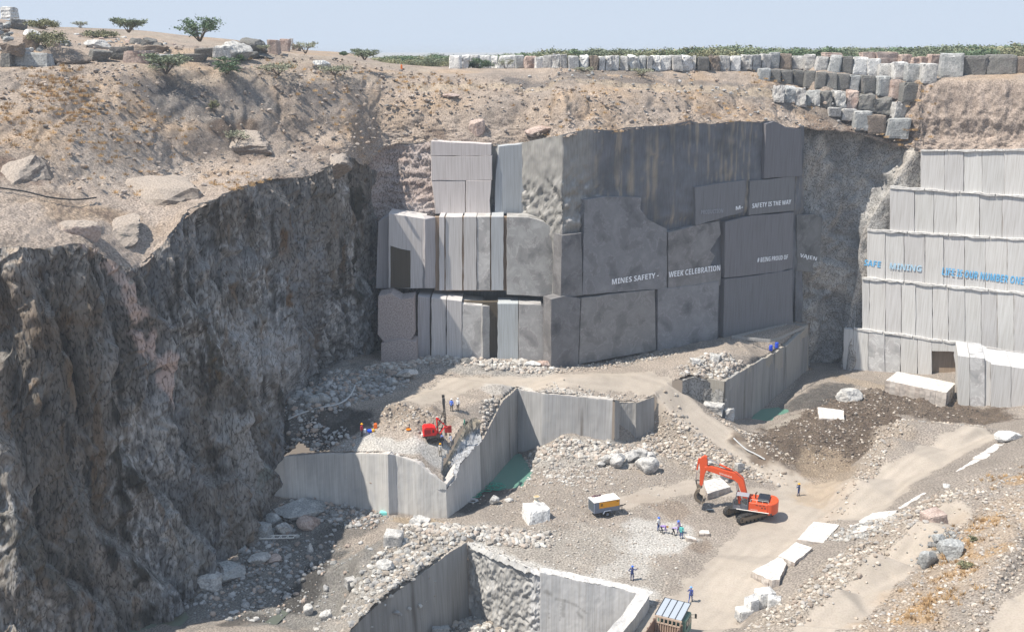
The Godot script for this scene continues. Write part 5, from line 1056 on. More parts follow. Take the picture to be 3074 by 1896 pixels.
func make_materials() -> void:
	# textures, seamless, each laid from the three sides
	var grit := ntex(noise("t1", 31, 0.035, 5), 1024, [[0.0, .42, .41, .40], [0.35, .74, .74, .74], [0.6, .86, .86, .86], [0.85, 1.0, 1.0, 1.0], [1.0, 1.0, .99, .97]])
	var stony := noise("t2", 32, 0.05, 3, FastNoiseLite.TYPE_CELLULAR)
	stony.cellular_return_type = FastNoiseLite.RETURN_DISTANCE
	var pebble := ntex(stony, 1024, [[0.0, 1.0], [0.5, 0.45], [1.0, 0.0]])
	var rockn := noise("t3", 33, 0.012, 6)
	rockn.domain_warp_enabled = true
	rockn.domain_warp_amplitude = 40.0
	var rocky := ntex(rockn, 1024, [[0.0, .35, .34, .34], [0.3, .68, .67, .66], [0.55, .84, .83, .82], [0.8, .95, .95, .95], [1.0, 1.0, 1.0, 1.0]])
	var crackn := noise("t4", 34, 0.02, 4, FastNoiseLite.TYPE_CELLULAR)
	crackn.cellular_return_type = FastNoiseLite.RETURN_DISTANCE2_SUB
	crackn.domain_warp_enabled = true
	crackn.domain_warp_amplitude = 22.0
	var crack := ntex(crackn, 1024, [[0.0, 0.0], [0.15, .45], [1.0, 1.0]])
	var sawn := ntex(noise("t5", 35, 0.02, 5), 1024, [[0.0, .70, .70, .71], [0.4, .86, .86, .86], [0.7, .96, .96, .96], [1.0, 1.0, 1.0, 1.0]])
	var veinn := noise("t6", 36, 0.006, 5)
	veinn.domain_warp_enabled = true
	veinn.domain_warp_type = FastNoiseLite.DOMAIN_WARP_SIMPLEX
	veinn.domain_warp_amplitude = 120.0
	veinn.domain_warp_frequency = 0.006
	var vein := ntex(veinn, 1024, [[0.0, .62, .62, .63], [0.3, .80, .80, .80], [0.46, .86, .85, .85], [0.5, 1.0, 1.0, 1.0], [0.54, .86, .86, .86], [0.8, .94, .94, .94], [1.0, 1.0, 1.0, 1.0]])
	var streaky := ntex(noise("t7", 37, 0.03, 5), 1024, [[0.0, .80, .795, .79], [0.25, .90, .895, .89], [0.5, .94, .94, .94], [0.75, .97, .97, .975], [1.0, 1.0, 1.0, 1.0]])
	mat("ground", Color(1.12, 1.12, 1.12), grit, Vector3.ONE / 11.0, 0.97, grit, 1.6)
	mat("road", Color(1.0, 1.0, 1.0), ntex(noise("t9", 39, 0.05, 4), 1024, [[0.0, .90, .895, .89], [0.5, .96, .96, .96], [1.0, 1.0, 1.0, 1.0]]), Vector3.ONE / 14.0, 0.97)
	var fractn := noise("t8", 38, 0.018, 6, FastNoiseLite.TYPE_SIMPLEX_SMOOTH, FastNoiseLite.FRACTAL_RIDGED)
	fractn.domain_warp_enabled = true
	fractn.domain_warp_amplitude = 25.0
	var fract := ntex(fractn, 1024, [[0.0, .74, .73, .72], [0.3, .92, .92, .92], [0.5, .98, .98, .98], [0.68, .86, .855, .85], [0.82, .60, .59, .58], [1.0, .25, .24, .235]])
	var fissure := ntex(fractn, 1024, [[0.0, .8], [0.5, 1.0], [0.75, .7], [1.0, 0.0]])
	mat("rock", Color(1.2, 1.2, 1.2), fract, Vector3(1.0 / 12.0, 1.0 / 17.0, 1.0 / 12.0), 0.9, fissure, 8.0)
	mat("cliff", Color(1.25, 1.25, 1.25), fract, Vector3(1.0 / 13.0, 1.0 / 36.0, 1.0 / 13.0), 0.85, fissure, 9.0)
	mat("sawn", Color(1.1, 1.1, 1.1), streaky, Vector3(1.0 / 8.0, 1.0 / 230.0, 1.0 / 8.0), 0.8, sawn, 0.6)
	mat("drilled", Color(1.15, 1.15, 1.15), streaky, Vector3(1.0 / 9.0, 1.0 / 90.0, 1.0 / 9.0), 0.9, streaky, 14.0)
	mat("vein", Color(1.12, 1.12, 1.12), vein, Vector3(1.0 / 22.0, 1.0 / 26.0, 1.0 / 22.0), 0.8, sawn, 2.0)
	mat("stone", Color(1.1, 1.1, 1.1), sawn, Vector3.ONE / 6.0, 0.9, rocky, 5.0)
	mat("slab", Color(1.05, 1.05, 1.05), sawn, Vector3.ONE / 14.0, 0.85)
	var cloth := plain("cloth", Color.WHITE, 0.9)
	cloth.vertex_color_use_as_albedo = true
	var hh := plain("hardhat", Color.WHITE, 0.35)
	hh.vertex_color_use_as_albedo = true
	mat("chip", Color(1.0, 1.0, 1.0), null, Vector3.ONE, 0.95)

func build_ground() -> void:
	var low := tin(BASE, 2)
	var bench := tin(BENCH, 2)
	var n := GNX * GND
	gh = low
	gmask.resize(n)
	grough.resize(n)
	groad.resize(n)
	gcol.resize(n)
	var pb := PackedVector2Array()
	for p: Vector3 in BENCHPOLY: pb.append(Vector2(p.x, -p.z))
	var pv := PackedVector2Array()
	for p: Vector3 in VOID: pv.append(Vector2(p.x, -p.z))
	for i in GND:
		for j in GNX:
			var k := i * GNX + j
			var q := Vector2(GX0 + j * STEP, GD0 + i * STEP)
			var c := Color(0.315, 0.277, 0.243)
			grough[k] = 0.25
			if Geometry2D.is_point_in_polygon(q, pb):
				gmask[k] = 1
				gh[k] = bench[k]
				c = Color(0.375, 0.325, 0.28)
			elif Geometry2D.is_point_in_polygon(q, pv):
				gmask[k] = 2
				gh[k] = -8.5 + 1.6 * clampf(1.0 - q.distance_to(Vector2(-3, 101)) / 9.0, 0, 1)
				c = Color(0.27, 0.25, 0.23)
				grough[k] = 0.6
			var f: float = nz.low.get_noise_2d(q.x * 1.7, q.y * 1.7)
			gcol[k] = c * (1.0 + 0.16 * f) 
	var DUST := Color(0.53, 0.515, 0.49)
	var PALE := Color(0.43, 0.39, 0.34)
	var ROAD := Color(0.385, 0.34, 0.292)
	var BROWN := Color(0.135, 0.105, 0.082)
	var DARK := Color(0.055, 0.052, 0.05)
	var GREY := Color(0.20, 0.195, 0.185)
	# low ground
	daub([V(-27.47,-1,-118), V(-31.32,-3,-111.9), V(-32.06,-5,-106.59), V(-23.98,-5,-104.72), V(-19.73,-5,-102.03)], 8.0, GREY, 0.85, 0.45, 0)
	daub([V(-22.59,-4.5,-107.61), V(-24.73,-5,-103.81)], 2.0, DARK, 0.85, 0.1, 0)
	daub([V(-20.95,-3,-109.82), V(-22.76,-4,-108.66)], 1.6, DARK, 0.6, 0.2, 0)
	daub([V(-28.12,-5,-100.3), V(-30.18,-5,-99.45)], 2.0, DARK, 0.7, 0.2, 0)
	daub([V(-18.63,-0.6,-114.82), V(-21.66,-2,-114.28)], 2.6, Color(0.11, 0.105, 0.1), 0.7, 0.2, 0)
	daub([V(-13.57,0,-115.31), V(-8.33,0.3,-113.42)], 1.4, Color(0.36, 0.29, 0.21), 0.8, 0.1, 0)
	daub([V(-14.49,0.8,-95.44), V(-11.26,1,-102.24), V(-7.46,1.3,-107.67)], 5.5, Color(0.305, 0.285, 0.262), 0.9, 0.8, 0)
	daub([V(-5.18,0.7,-110.48), V(3.15,0.4,-109.47)], 3.0, Color(0.32, 0.30, 0.275), 0.8, 0.7, 0)
	daub([V(1.16,0.3,-105.54), V(10.84,0,-108.16), V(11.79,0,-103.17)], 6.0, Color(0.36, 0.33, 0.295), 0.8, 0.25, 0)
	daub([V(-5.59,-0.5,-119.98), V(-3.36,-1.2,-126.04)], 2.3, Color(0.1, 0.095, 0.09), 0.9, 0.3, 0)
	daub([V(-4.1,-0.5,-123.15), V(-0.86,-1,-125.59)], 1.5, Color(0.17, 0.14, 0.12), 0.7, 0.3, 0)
	daub([V(1.47,-1,-137.18), V(3.75,0,-133.2)], 2.0, Color(0.2, 0.18, 0.16), 0.7, 0.7, 0)
	daub([V(4.39,0.4,-135.29), V(13.1,0.7,-133.78), V(19.54,1.2,-134.08)], 3.2, Color(0.37, 0.35, 0.325), 0.8, 0.9, 0)
	daub([V(21.2,3.4,-142.52), V(23.31,2.6,-136.1), V(28.27,0.7,-130.77)], 4.5, Color(0.33, 0.285, 0.24), 0.8, 0.75, 0)
	daub([V(15.76,0,-121.4), V(19.77,0,-119.51), V(20.44,0,-117.08)], 1.8, BROWN * 1.7, 0.55, 0.2, 0)
	daub([V(21.34,0,-110.27), V(21.95,0,-108.16)], 1.5, BROWN * 1.6, 0.6, 0.4, 0)
	daub([V(16.84,0,-113.36), V(19.14,0,-111.91), V(16.29,0,-109.21)], 3.0, DUST, 0.8, 0.1, 0)
	daub([V(12.88,0,-109.21), V(15.06,0,-107.13), V(13.12,0,-102.7), V(11.23,0,-102.23)], 2.0, DUST, 0.45, 0.1, 0)
	daub([V(-3.7,0.5,-106.87), V(-1.19,0.4,-104.65), V(2.5,0.2,-102.04), V(7.86,0,-99.92), V(14.07,-0.2,-97.37)], 1.7, DUST, 0.8, 0.2, 0, 0.5)
	daub([V(15.02,-0.4,-87.37), V(21.06,0,-95.99), V(26.83,0,-104.14), V(33.51,0,-113.58), V(39.17,0.2,-120.96)], 5.0, ROAD, 0.85, 0.06, 0, 0.35, true)
	daub([V(39.17,0.2,-120.96), V(36.57,0.4,-127.45), V(33.38,1.1,-133.25), V(30.56,2.2,-136.81), V(27.95,3.5,-139.08), V(25.25,4.8,-141.33), V(21.82,6.6,-143.4)], 2.7, ROAD, 0.9, 0.06, 0, 0.3, true)
	daub([V(14.62,0,-120.77), V(23.27,0,-124.67), V(30.11,0,-123.35), V(36.27,0,-122.04)], 2.4, ROAD, 0.6, 0.08, 0, 0.5, true)
	daub([V(39.32,0.8,-135.87), V(45.9,2,-144.56), V(57.29,2,-154.14), V(64.56,1.7,-154), V(69.43,1.5,-146.84)], 7.5, BROWN, 0.95, 0.95, 0, 0.5)
	daub([V(42.84,1,-133.81), V(49.09,1.4,-135.15), V(54.02,2,-144.56)], 6.0, BROWN * 0.9, 0.95, 1.0, 0, 0.5)
	daub([V(48.25,1,-157.05), V(54.07,1.2,-162.88)], 4.0, DARK * 1.6, 0.85, 0.8, 0, 0.5)
	daub([V(56.45,0.6,-170.49), V(61.21,1.4,-163.39)], 2.0, Color(0.36, 0.30, 0.24), 0.8, 0.3, 0)
	daub([V(42.28,0.6,-131.75), V(43.37,0.6,-126.01), V(40.36,0.3,-121.38)], 4.0, Color(0.34, 0.27, 0.2), 0.7, 0.3, 0)
	daub([V(39.59,0,-146.35), V(44.41,0.2,-151.36)], 1.2, PALE, 0.7, 0.2, 0)
	# right slope: berms, roads, hillside
	daub([V(37.83,2,-111.68), V(44.03,3.6,-120.38), V(51.27,5,-131.44), V(54.95,5.5,-135.35), V(64.32,5.6,-132.75)], 2.4, Color(0.36, 0.31, 0.262), 0.8, 0.55, 0)
	daub([V(40.4,2.2,-111.26), V(49.06,3.6,-119.72), V(58.65,4.8,-126.58), V(63.14,5.2,-129.34)], 3.0, ROAD, 0.9, 0.05, 0, 0.3, true)
	daub([V(24.83,3.6,-85.92), V(31.67,4.6,-91.98), V(38.24,5.2,-97.93), V(45.53,6.4,-103.45)], 3.4, Color(0.36, 0.315, 0.268), 0.85, 0.65, 0)
	daub([V(27.44,3.6,-82.74), V(34.17,4.2,-89.45), V(41.19,4.8,-96.4), V(47.66,5.8,-101.81)], 2.2, ROAD, 0.9, 0.06, 0, 0.3, true)
	daub([V(34.24,6,-81.22), V(40.82,7,-87.6), V(50.9,9,-97.92)], 4.0, Color(0.36, 0.29, 0.225), 0.8, 0.5, 0)
	daub([V(41.92,7.6,-85.73), V(48.68,9,-93.13), V(53.64,9.4,-100.13)], 2.0, Color(0.41, 0.34, 0.275), 0.7, 0.15, 0, 0.4)
	for q in [V(35.87,6,-82.61), V(38.43,6.6,-84.48), V(41.98,7.4,-87.66), V(48.27,8.6,-96.79), V(44.72,7.6,-93.21), V(55.6,9.2,-106.09), V(46.64,8.6,-89.52)]:
		daub([q], 1.7, Color(0.42, 0.27, 0.13), 0.55, 0.4, 0, 1.1)
	daub([V(37.94,8.4,-73.49), V(44.96,9.3,-79.76)], 1.8, ROAD, 0.9, 0.06, 0, 0.3, true)
	# bench
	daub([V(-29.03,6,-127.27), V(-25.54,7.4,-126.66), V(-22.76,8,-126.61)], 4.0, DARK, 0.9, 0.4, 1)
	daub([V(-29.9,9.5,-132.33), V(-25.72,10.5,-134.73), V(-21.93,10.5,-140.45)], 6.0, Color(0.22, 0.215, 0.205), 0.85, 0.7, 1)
	daub([V(-19.31,11,-138.87), V(-11.64,10,-147.21), V(4.05,9.4,-147.03)], 3.5, Color(0.34, 0.325, 0.305), 0.8, 0.8, 1)
	daub([V(-12.8,9.6,-132.03), V(-5.77,9.6,-141.3), V(7.59,9.6,-142.69), V(16.96,8.7,-144.5), V(21.81,6.7,-143.3)], 3.0, ROAD, 0.9, 0.06, 1, 0.35, true)
	daub([V(-19.2,8.4,-121.03), V(-13.78,8.2,-119.4), V(-8.65,8.4,-120.31)], 1.6, DUST, 0.85, 0.1, 1, 0.7)
	daub([V(-18.39,8.3,-122.76), V(-22.47,7.4,-121.44)], 1.2, Color(0.42, 0.41, 0.40), 0.6, 0.1, 1, 0.7)
	daub([V(-15.52,10.2,-126.12), V(-11.66,9.9,-125.36), V(-9.57,9.3,-126.23)], 2.2, Color(0.30, 0.25, 0.205), 0.8, 1.1, 1)
	daub([V(-2.69,9.5,-137.75), V(1.47,9.6,-140.32)], 1.5, DUST, 0.5, 0.3, 1)
	daub([V(4.43,8.9,-138.63), V(13.86,8.6,-137.66)], 1.3, DUST, 0.6, 0.2, 1, 0.4)
	daub([V(28.88,8.6,-145.42), V(31.66,10,-150.5)], 3.4, Color(0.36, 0.31, 0.26), 0.8, 0.7, 1)
	daub([V(16.55,8.8,-152.69), V(25.1,9.2,-157.85), V(33.81,9.6,-161.37)], 2.2, Color(0.27, 0.245, 0.22), 0.8, 0.6, 1)
	# relief, then a mesh for each piece of the setting
	for i in GND:
		for j in GNX:
			var k := i * GNX + j
			var x := GX0 + j * STEP
			var y := GD0 + i * STEP
			var r := grough[k]
			gh[k] += nz.low.get_noise_2d(x * 1.5, y * 1.5) * 0.18 * (1.0 - groad[k] * 0.6) + r * (nz.ridge.get_noise_2d(x * 1.8, y * 1.8) * 0.45 + nz.fine.get_noise_2d(x, y) * 0.38 + nz.facet.get_noise_2d(x * 3.0, y * 3.0) * 0.16)
			var g: float = nz.fine.get_noise_2d(x * 1.4 + 90, y * 1.4)
			var m: float = nz.mid.get_noise_2d(x + 40, y)
			if groad[k] > 0.3: gcol[k] *= 1.0 + 0.07 * groad[k] * nz.ragged.get_noise_2d((x * 0.55 - y * 0.83) * 5.0, (x * 0.83 + y * 0.55) * 0.35)
			gcol[k] *= 1.0 + 0.16 * g * (0.35 + r) + 0.12 * m
			gcol[k].a = 1.0
	var pos := PackedVector3Array()
	pos.resize(n)
	for i in GND:
		for j in GNX:
			pos[i * GNX + j] = Vector3(GX0 + j * STEP, gh[i * GNX + j], -(GD0 + i * STEP))
	var nor := grid_normals(pos, GNX, GND, 1.0)
	if nor[n / 2].y < 0:
		for k in n: nor[k] = -nor[k]
	var lists := [PackedInt32Array(), PackedInt32Array(), PackedInt32Array(), PackedInt32Array()]
	for i in GND - 1:
		for j in GNX - 1:
			var a := i * GNX + j
			var b := a + 1
			var c := a + GNX
			var d := c + 1
			var w := groad[a] + groad[b] + groad[c] + groad[d]
			if maxf(gh[a], gh[d]) - minf(gh[a], gh[d]) > 1.3 or absf(gh[b] - gh[c]) > 1.3:
				if not (gmask[a] == gmask[b] and gmask[a] == gmask[c] and gmask[a] == gmask[d]): continue
			var which := 3 if w > 2.2 else int(mini(gmask[a], mini(gmask[b], mini(gmask[c], gmask[d]))))
			if which != 3 and (gmask[a] == 2 or gmask[d] == 2): which = 2
			var l: PackedInt32Array = lists[which]
			for q in [a, c, b, b, c, d]: l.append(q)
			lists[which] = l
	var titles := [["ground", "pale dusty quarry floor with rubble slopes"], ["bench_ground", "rock bench above the quarry floor"], ["pit_ground", "rubble floor of the deep cut"], ["haul_road", "pale sandy haul roads worn by trucks"]]
	for w in 4:
		# only the vertices that this piece uses
		var l: PackedInt32Array = lists[w]
		var at := PackedInt32Array()
		at.resize(n)
		at.fill(-1)
		var p2 := PackedVector3Array()
		var n2 := PackedVector3Array()
		var c2 := PackedColorArray()
		for q in l.size():
			var k := l[q]
			if at[k] < 0:
				at[k] = p2.size()
				p2.append(pos[k])
				n2.append(nor[k])
				c2.append(gcol[k])
			l[q] = at[k]
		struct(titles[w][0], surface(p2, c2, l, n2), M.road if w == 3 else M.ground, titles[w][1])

func build_walls() -> void:
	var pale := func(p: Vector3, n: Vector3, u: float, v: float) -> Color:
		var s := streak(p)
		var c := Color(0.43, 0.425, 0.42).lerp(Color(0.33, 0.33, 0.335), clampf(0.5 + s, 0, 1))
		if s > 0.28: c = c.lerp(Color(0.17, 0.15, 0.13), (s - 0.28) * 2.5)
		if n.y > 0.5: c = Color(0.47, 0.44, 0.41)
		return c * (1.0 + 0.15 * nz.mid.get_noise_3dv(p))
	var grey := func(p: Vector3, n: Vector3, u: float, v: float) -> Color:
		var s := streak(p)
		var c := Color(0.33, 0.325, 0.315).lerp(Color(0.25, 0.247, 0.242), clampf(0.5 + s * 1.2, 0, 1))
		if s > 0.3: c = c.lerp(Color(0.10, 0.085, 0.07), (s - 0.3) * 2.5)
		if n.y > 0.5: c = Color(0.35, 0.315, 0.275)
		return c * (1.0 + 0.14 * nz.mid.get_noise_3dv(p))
	var white := func(p: Vector3, n: Vector3, u: float, v: float) -> Color:
		var s := streak(p)
		var w: float = nz.swirl.get_noise_3d(p.x, p.y * 1.5, p.z)
		var c := Color(0.54, 0.53, 0.51).lerp(Color(0.42, 0.42, 0.42), clampf(0.4 + s + w * 0.8, 0, 1))
		if v > 0.9: c = c.lerp(Color(0.33, 0.25, 0.17), 0.5)
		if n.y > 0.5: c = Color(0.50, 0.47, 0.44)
		return c
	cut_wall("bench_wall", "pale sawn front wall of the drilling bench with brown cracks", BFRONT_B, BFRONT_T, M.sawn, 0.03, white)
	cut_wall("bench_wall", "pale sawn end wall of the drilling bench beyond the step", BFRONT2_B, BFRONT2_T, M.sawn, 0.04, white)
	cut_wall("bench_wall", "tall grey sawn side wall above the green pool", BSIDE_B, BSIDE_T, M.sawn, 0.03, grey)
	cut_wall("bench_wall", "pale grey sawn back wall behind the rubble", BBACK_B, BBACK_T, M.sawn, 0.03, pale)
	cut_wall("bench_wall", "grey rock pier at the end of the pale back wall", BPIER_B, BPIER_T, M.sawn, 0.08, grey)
	cut_wall("ledge_wall", "broken end wall of the slab bench beside the ramp", LEDGE_T, LEDGE_T, M.rock, 0.25, grey) if false else cut_wall("ledge_wall", "broken end wall of the slab bench beside the ramp", LEDGE_B, LEDGE_T, M.rock, 0.25, grey)
	var slabs := cut_wall("ledge_wall", "grey bench wall of upright sawn slabs above the small pool", LEDGEB_B, LEDGEB_T, M.sawn, 0.06, grey)
	slabs.set_meta("slabs", true)
	cut_wall("cut_wall", "grey sawn side wall of the deep cut below the rubble mound", VOIDL_B, VOIDL_T, M.sawn, 0.03, grey, 0.8, 22, 22)
	var voidtone := func(p: Vector3, n: Vector3, u: float, v: float) -> Color:
		var s := streak(p)
		var c := Color(0.47, 0.47, 0.475).lerp(Color(0.40, 0.405, 0.415), clampf(0.4 + s, 0, 1))
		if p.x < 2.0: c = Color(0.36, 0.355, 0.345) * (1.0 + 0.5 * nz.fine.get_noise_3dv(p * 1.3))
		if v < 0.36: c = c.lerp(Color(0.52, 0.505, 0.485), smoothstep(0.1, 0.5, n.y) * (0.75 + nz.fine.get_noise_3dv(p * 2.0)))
		# the dark seep marks, part of the stone
		for st in [[V(3.67,-1,-101.01), V(4.16,-1.2,-100.82), 0.26], [V(4.02,-1.2,-100.73), V(4.02,-4,-102.44), 0.10], [V(4.79,-1.6,-100.55), V(5.69,-1.6,-101.27), 0.15], [V(5.69,-1.6,-101.27), V(6.88,-1.8,-101.26), 0.15], [V(6.88,-1.8,-101.26), V(7.95,-2.4,-101.25), 0.10], [V(5.57,-2,-101.44), V(5.53,-3.4,-102.11), 0.2], [V(5.29,-2,-101.26), V(5.18,-4,-101.55), 0.07], [V(7,-2.6,-101.51), V(7.39,-3,-101.77), 0.2]]:
			var q := p
			var best := 1e9
			for k in 6:
				var w: Vector3 = (st[0] as Vector3).lerp(st[1], k / 5.0)
				best = minf(best, Vector2(q.x - w.x, q.y - w.y).length())
			var e: float = best / st[2] + nz.fine.get_noise_3dv(p * 1.6) * 0.6
			c = c.lerp(Color(0.16, 0.155, 0.145), 0.5 * (1.0 - smoothstep(0.2, 1.7, e)))
		return c
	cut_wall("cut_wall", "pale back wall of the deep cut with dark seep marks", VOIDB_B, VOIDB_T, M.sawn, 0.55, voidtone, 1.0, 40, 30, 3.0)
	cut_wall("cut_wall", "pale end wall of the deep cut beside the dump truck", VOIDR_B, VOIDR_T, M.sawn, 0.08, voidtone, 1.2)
	# rough drilled stretch of the cut's back wall stands proud
	# broken hollow above the corner of the drilling bench
	struct("bench_wall", loft(RECESS, 16, 14, true, func(p, n, u, v): return p + n * (nz.facet.get_noise_3dv(p * 3.5) * 0.45 + nz.fine.get_noise_3dv(p) * 0.2) * smoothstep(0.0, 0.25, v), func(p, n, u, v): return Color(0.33, 0.285, 0.22).lerp(Color(0.30, 0.31, 0.33), smoothstep(0.2, 0.45, v + 0.3 * nz.mid.get_noise_3dv(p))) * (1.0 + 0.4 * nz.fine.get_noise_3dv(p))), M.rock, "hollow broken face above the corner of the drilling bench")
	# raised smooth slab on the ledge
	var ring: Array = LEDGESLAB
	var low := []
	for p: Vector3 in ring: low.append(p - Vector3(0, 1.2, 0))
	var slab := panel_mesh([ring[0], ring[1], ring[2], ring[3], ring[4], ring[5]], 0.5, Color(0.30, 0.30, 0.295), 0.05)
	struct("rock_ledge", slab, M.sawn, "smooth grey rock step at the foot of the dark wall")

func build_cliff() -> void:
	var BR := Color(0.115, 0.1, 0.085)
	make_daub(daubs_cliff, [V(-44.31,39.54,-102.23), V(-43.48,37.94,-103.4), V(-42.67,35.48,-104.53), V(-41.38,32.49,-106.15), V(-40.5,30.56,-106.65), V(-39.99,27.79,-106.65), V(-39.35,24.43,-106.15)], 1.3, Color(0.42, 0.325, 0.285), 0.9)
	make_daub(daubs_cliff, [V(-39.46,25.66,-106.78), V(-38.5,23.79,-107.9), V(-37.79,21,-108.85), V(-37.57,18.01,-109.75)], 1.7, Color(0.42, 0.325, 0.29), 0.9)
	make_daub(daubs_cliff, [V(-35.77,29.01,-115.55), V(-35.03,25.55,-115.46), V(-34.62,21.08,-115.13), V(-34.58,17.7,-114.5)], 1, Color(0.06, 0.05, 0.035), 0.9)
	make_daub(daubs_cliff, [V(-34.58,17.7,-114.5), V(-33.69,13.49,-114.65), V(-32.38,9.4,-114.32), V(-31.74,4.58,-115.53), V(-31.26,1.66,-115.32)], 1.3, Color(0.05, 0.045, 0.04), 0.95)
	make_daub(daubs_cliff, [V(-34.75,23,-115.56), V(-34.48,18.66,-114.71), V(-34.04,15.57,-114.67)], 0.5, Color(0.17, 0.105, 0.05), 0.9)
	make_daub(daubs_cliff, [V(-41.32,19.48,-103.29), V(-41.12,13.85,-103.15), V(-40.61,7.57,-102), V(-39.86,2.12,-101.07), V(-39.33,-3.47,-99.42)], 1.7, Color(0.04, 0.036, 0.03), 0.95)
	make_daub(daubs_cliff, [V(-43.4,13.16,-99.09), V(-42.48,5.32,-98.65), V(-41.68,0.66,-98.28)], 1, Color(0.045, 0.04, 0.035), 0.9)
	make_daub(daubs_cliff, [V(-29.46,32.75,-130.9), V(-29.08,28.41,-130.58), V(-28.78,23.94,-130.62)], 0.9, Color(0.12, 0.07, 0.035), 0.9)
	make_daub(daubs_cliff, [V(-27.87,30.15,-133.1), V(-27.7,25.16,-135.24)], 0.9, Color(0.04, 0.035, 0.03), 0.9)
	make_daub(daubs_cliff, [V(-22.34,34.71,-152.84), V(-22.59,27.89,-152.03), V(-22.57,21.03,-151.03)], 2.2, Color(0.045, 0.04, 0.03), 0.9)
	make_daub(daubs_cliff, [V(-33.23,12.49,-114.53), V(-31.77,8.47,-116.65), V(-31.23,3.24,-117.32)], 3.2, Color(0.33, 0.325, 0.32), 0.6)
	make_daub(daubs_cliff, [V(-32.05,21.97,-121.2), V(-30.83,18.5,-123.9), V(-29.25,18.2,-128.79)], 3.4, Color(0.32, 0.325, 0.335), 0.65)
	make_daub(daubs_cliff, [V(-30.69,5.45,-120), V(-30.88,3.05,-118.4)], 1.2, Color(0.12, 0.155, 0.15), 0.6)
	make_daub(daubs_cliff, [V(-45.65,24.24,-97.09), V(-45.5,19.44,-96.98)], 0.7, Color(0.045, 0.04, 0.035), 0.85)
	make_daub(daubs_cliff, [V(-41.33,22.03,-103.34), V(-41.19,19.48,-103.29)], 0.8, Color(0.05, 0.045, 0.04), 0.85)
	make_daub(daubs_cliff, [V(-32.44,37.93,-124.73), V(-32.19,33.8,-124.73), V(-31.9,29.55,-125.03)], 0.8, Color(0.05, 0.045, 0.045), 0.8)
	make_daub(daubs_cliff, [V(-38.3,13.85,-106.87), V(-37.05,4.02,-106.35), V(-35.64,-0.56,-105.2)], 2.4, Color(0.30, 0.29, 0.275), 0.5)
	make_daub(daubs_cliff, [V(-47.61,8.87,-91.59), V(-45.12,5.12,-94.44)], 3, Color(0.07, 0.068, 0.06), 0.6)
	make_daub(daubs_cliff, [V(-35.16,34.09,-117.25), V(-33.31,30.5,-120.36), V(-31.65,31.44,-126.19)], 3, Color(0.23, 0.235, 0.245), 0.5)
	make_daub(daubs_cliff, [V(-48.82,32.82,-96.78), V(-46.36,30.05,-97.82), V(-44.29,30.15,-100.82)], 3.5, Color(0.15, 0.115, 0.085), 0.55)
	make_daub(daubs_cliff, [V(-28.68,28.29,-131.21), V(-26.12,28.57,-141.54)], 2.5, Color(0.24, 0.235, 0.235), 0.5)
	var mesh := loft(CLIFF, 52, 96, true, func(p: Vector3, n: Vector3, u: float, v: float) -> Vector3:
		var fall := smoothstep(0.0, 0.12, v)
		var along := p.x * 0.32 - p.z * 0.95
		var w: float = nz.low.get_noise_3d(p.x, p.y * 0.6, p.z)
		var slabs := saw(along * 0.11 + p.y * 0.012 + w * 1.6) * 2.1 + saw(along * 0.27 - p.y * 0.035 + w * 2.2 + 0.3) * 0.9
		var steps := saw(-p.y * 0.10 + along * 0.05 + nz.mid.get_noise_3d(p.x * 0.5, p.y * 0.4, p.z * 0.5) * 1.3) * 0.8
		var chunk := saw(along * 0.62 - p.y * 0.22 + nz.mid.get_noise_3dv(p * 0.7) * 2.5) * 0.5
		var groove: float = nz.ridge.get_noise_3d(p.x * 2.8, p.y * 0.12, p.z * 2.8) * 0.4
		var hack: float = nz.hack.get_noise_3d(p.x * 1.3, p.y * 0.5, p.z * 1.3) * 1.1
		var flake: float = nz.flake.get_noise_3d(p.x, p.y * 0.5, p.z) * (0.16 + 0.2 * smoothstep(0.4, 0.8, v))
		return p + n * ((slabs + steps - 2.2) * (0.4 + 0.6 * fall) + chunk + groove + hack + flake),
	func(p: Vector3, n: Vector3, u: float, v: float) -> Color:
		var a: float = nz.mid.get_noise_3d(p.x, p.y * 0.35, p.z)
		var b: float = nz.low.get_noise_3d(p.x * 2.0 + 70, p.y * 0.9, p.z * 2.0)
		var s: float = nz.streak.get_noise_3d(p.x * 0.9, p.y * 0.09, p.z * 0.9)
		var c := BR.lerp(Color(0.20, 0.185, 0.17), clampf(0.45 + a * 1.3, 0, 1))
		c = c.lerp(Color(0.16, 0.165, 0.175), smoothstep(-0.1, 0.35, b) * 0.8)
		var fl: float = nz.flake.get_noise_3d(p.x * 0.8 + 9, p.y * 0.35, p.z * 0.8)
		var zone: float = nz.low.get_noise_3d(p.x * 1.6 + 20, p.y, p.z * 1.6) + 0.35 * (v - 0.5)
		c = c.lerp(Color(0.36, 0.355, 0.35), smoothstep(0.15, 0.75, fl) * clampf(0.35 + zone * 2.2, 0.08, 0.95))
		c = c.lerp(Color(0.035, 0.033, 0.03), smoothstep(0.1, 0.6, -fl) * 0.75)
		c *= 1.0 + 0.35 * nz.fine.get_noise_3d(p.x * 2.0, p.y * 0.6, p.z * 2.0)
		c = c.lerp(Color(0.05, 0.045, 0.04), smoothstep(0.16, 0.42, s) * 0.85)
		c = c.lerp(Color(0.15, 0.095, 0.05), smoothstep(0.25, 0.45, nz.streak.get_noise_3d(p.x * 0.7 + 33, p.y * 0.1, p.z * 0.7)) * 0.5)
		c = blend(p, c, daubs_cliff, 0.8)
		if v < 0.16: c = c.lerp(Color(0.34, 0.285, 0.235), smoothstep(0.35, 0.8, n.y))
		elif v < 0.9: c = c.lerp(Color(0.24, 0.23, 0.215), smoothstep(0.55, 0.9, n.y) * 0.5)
		return c)
	struct("cliff", mesh, M.cliff, "dark streaked rock cliff in shade along the quarry")

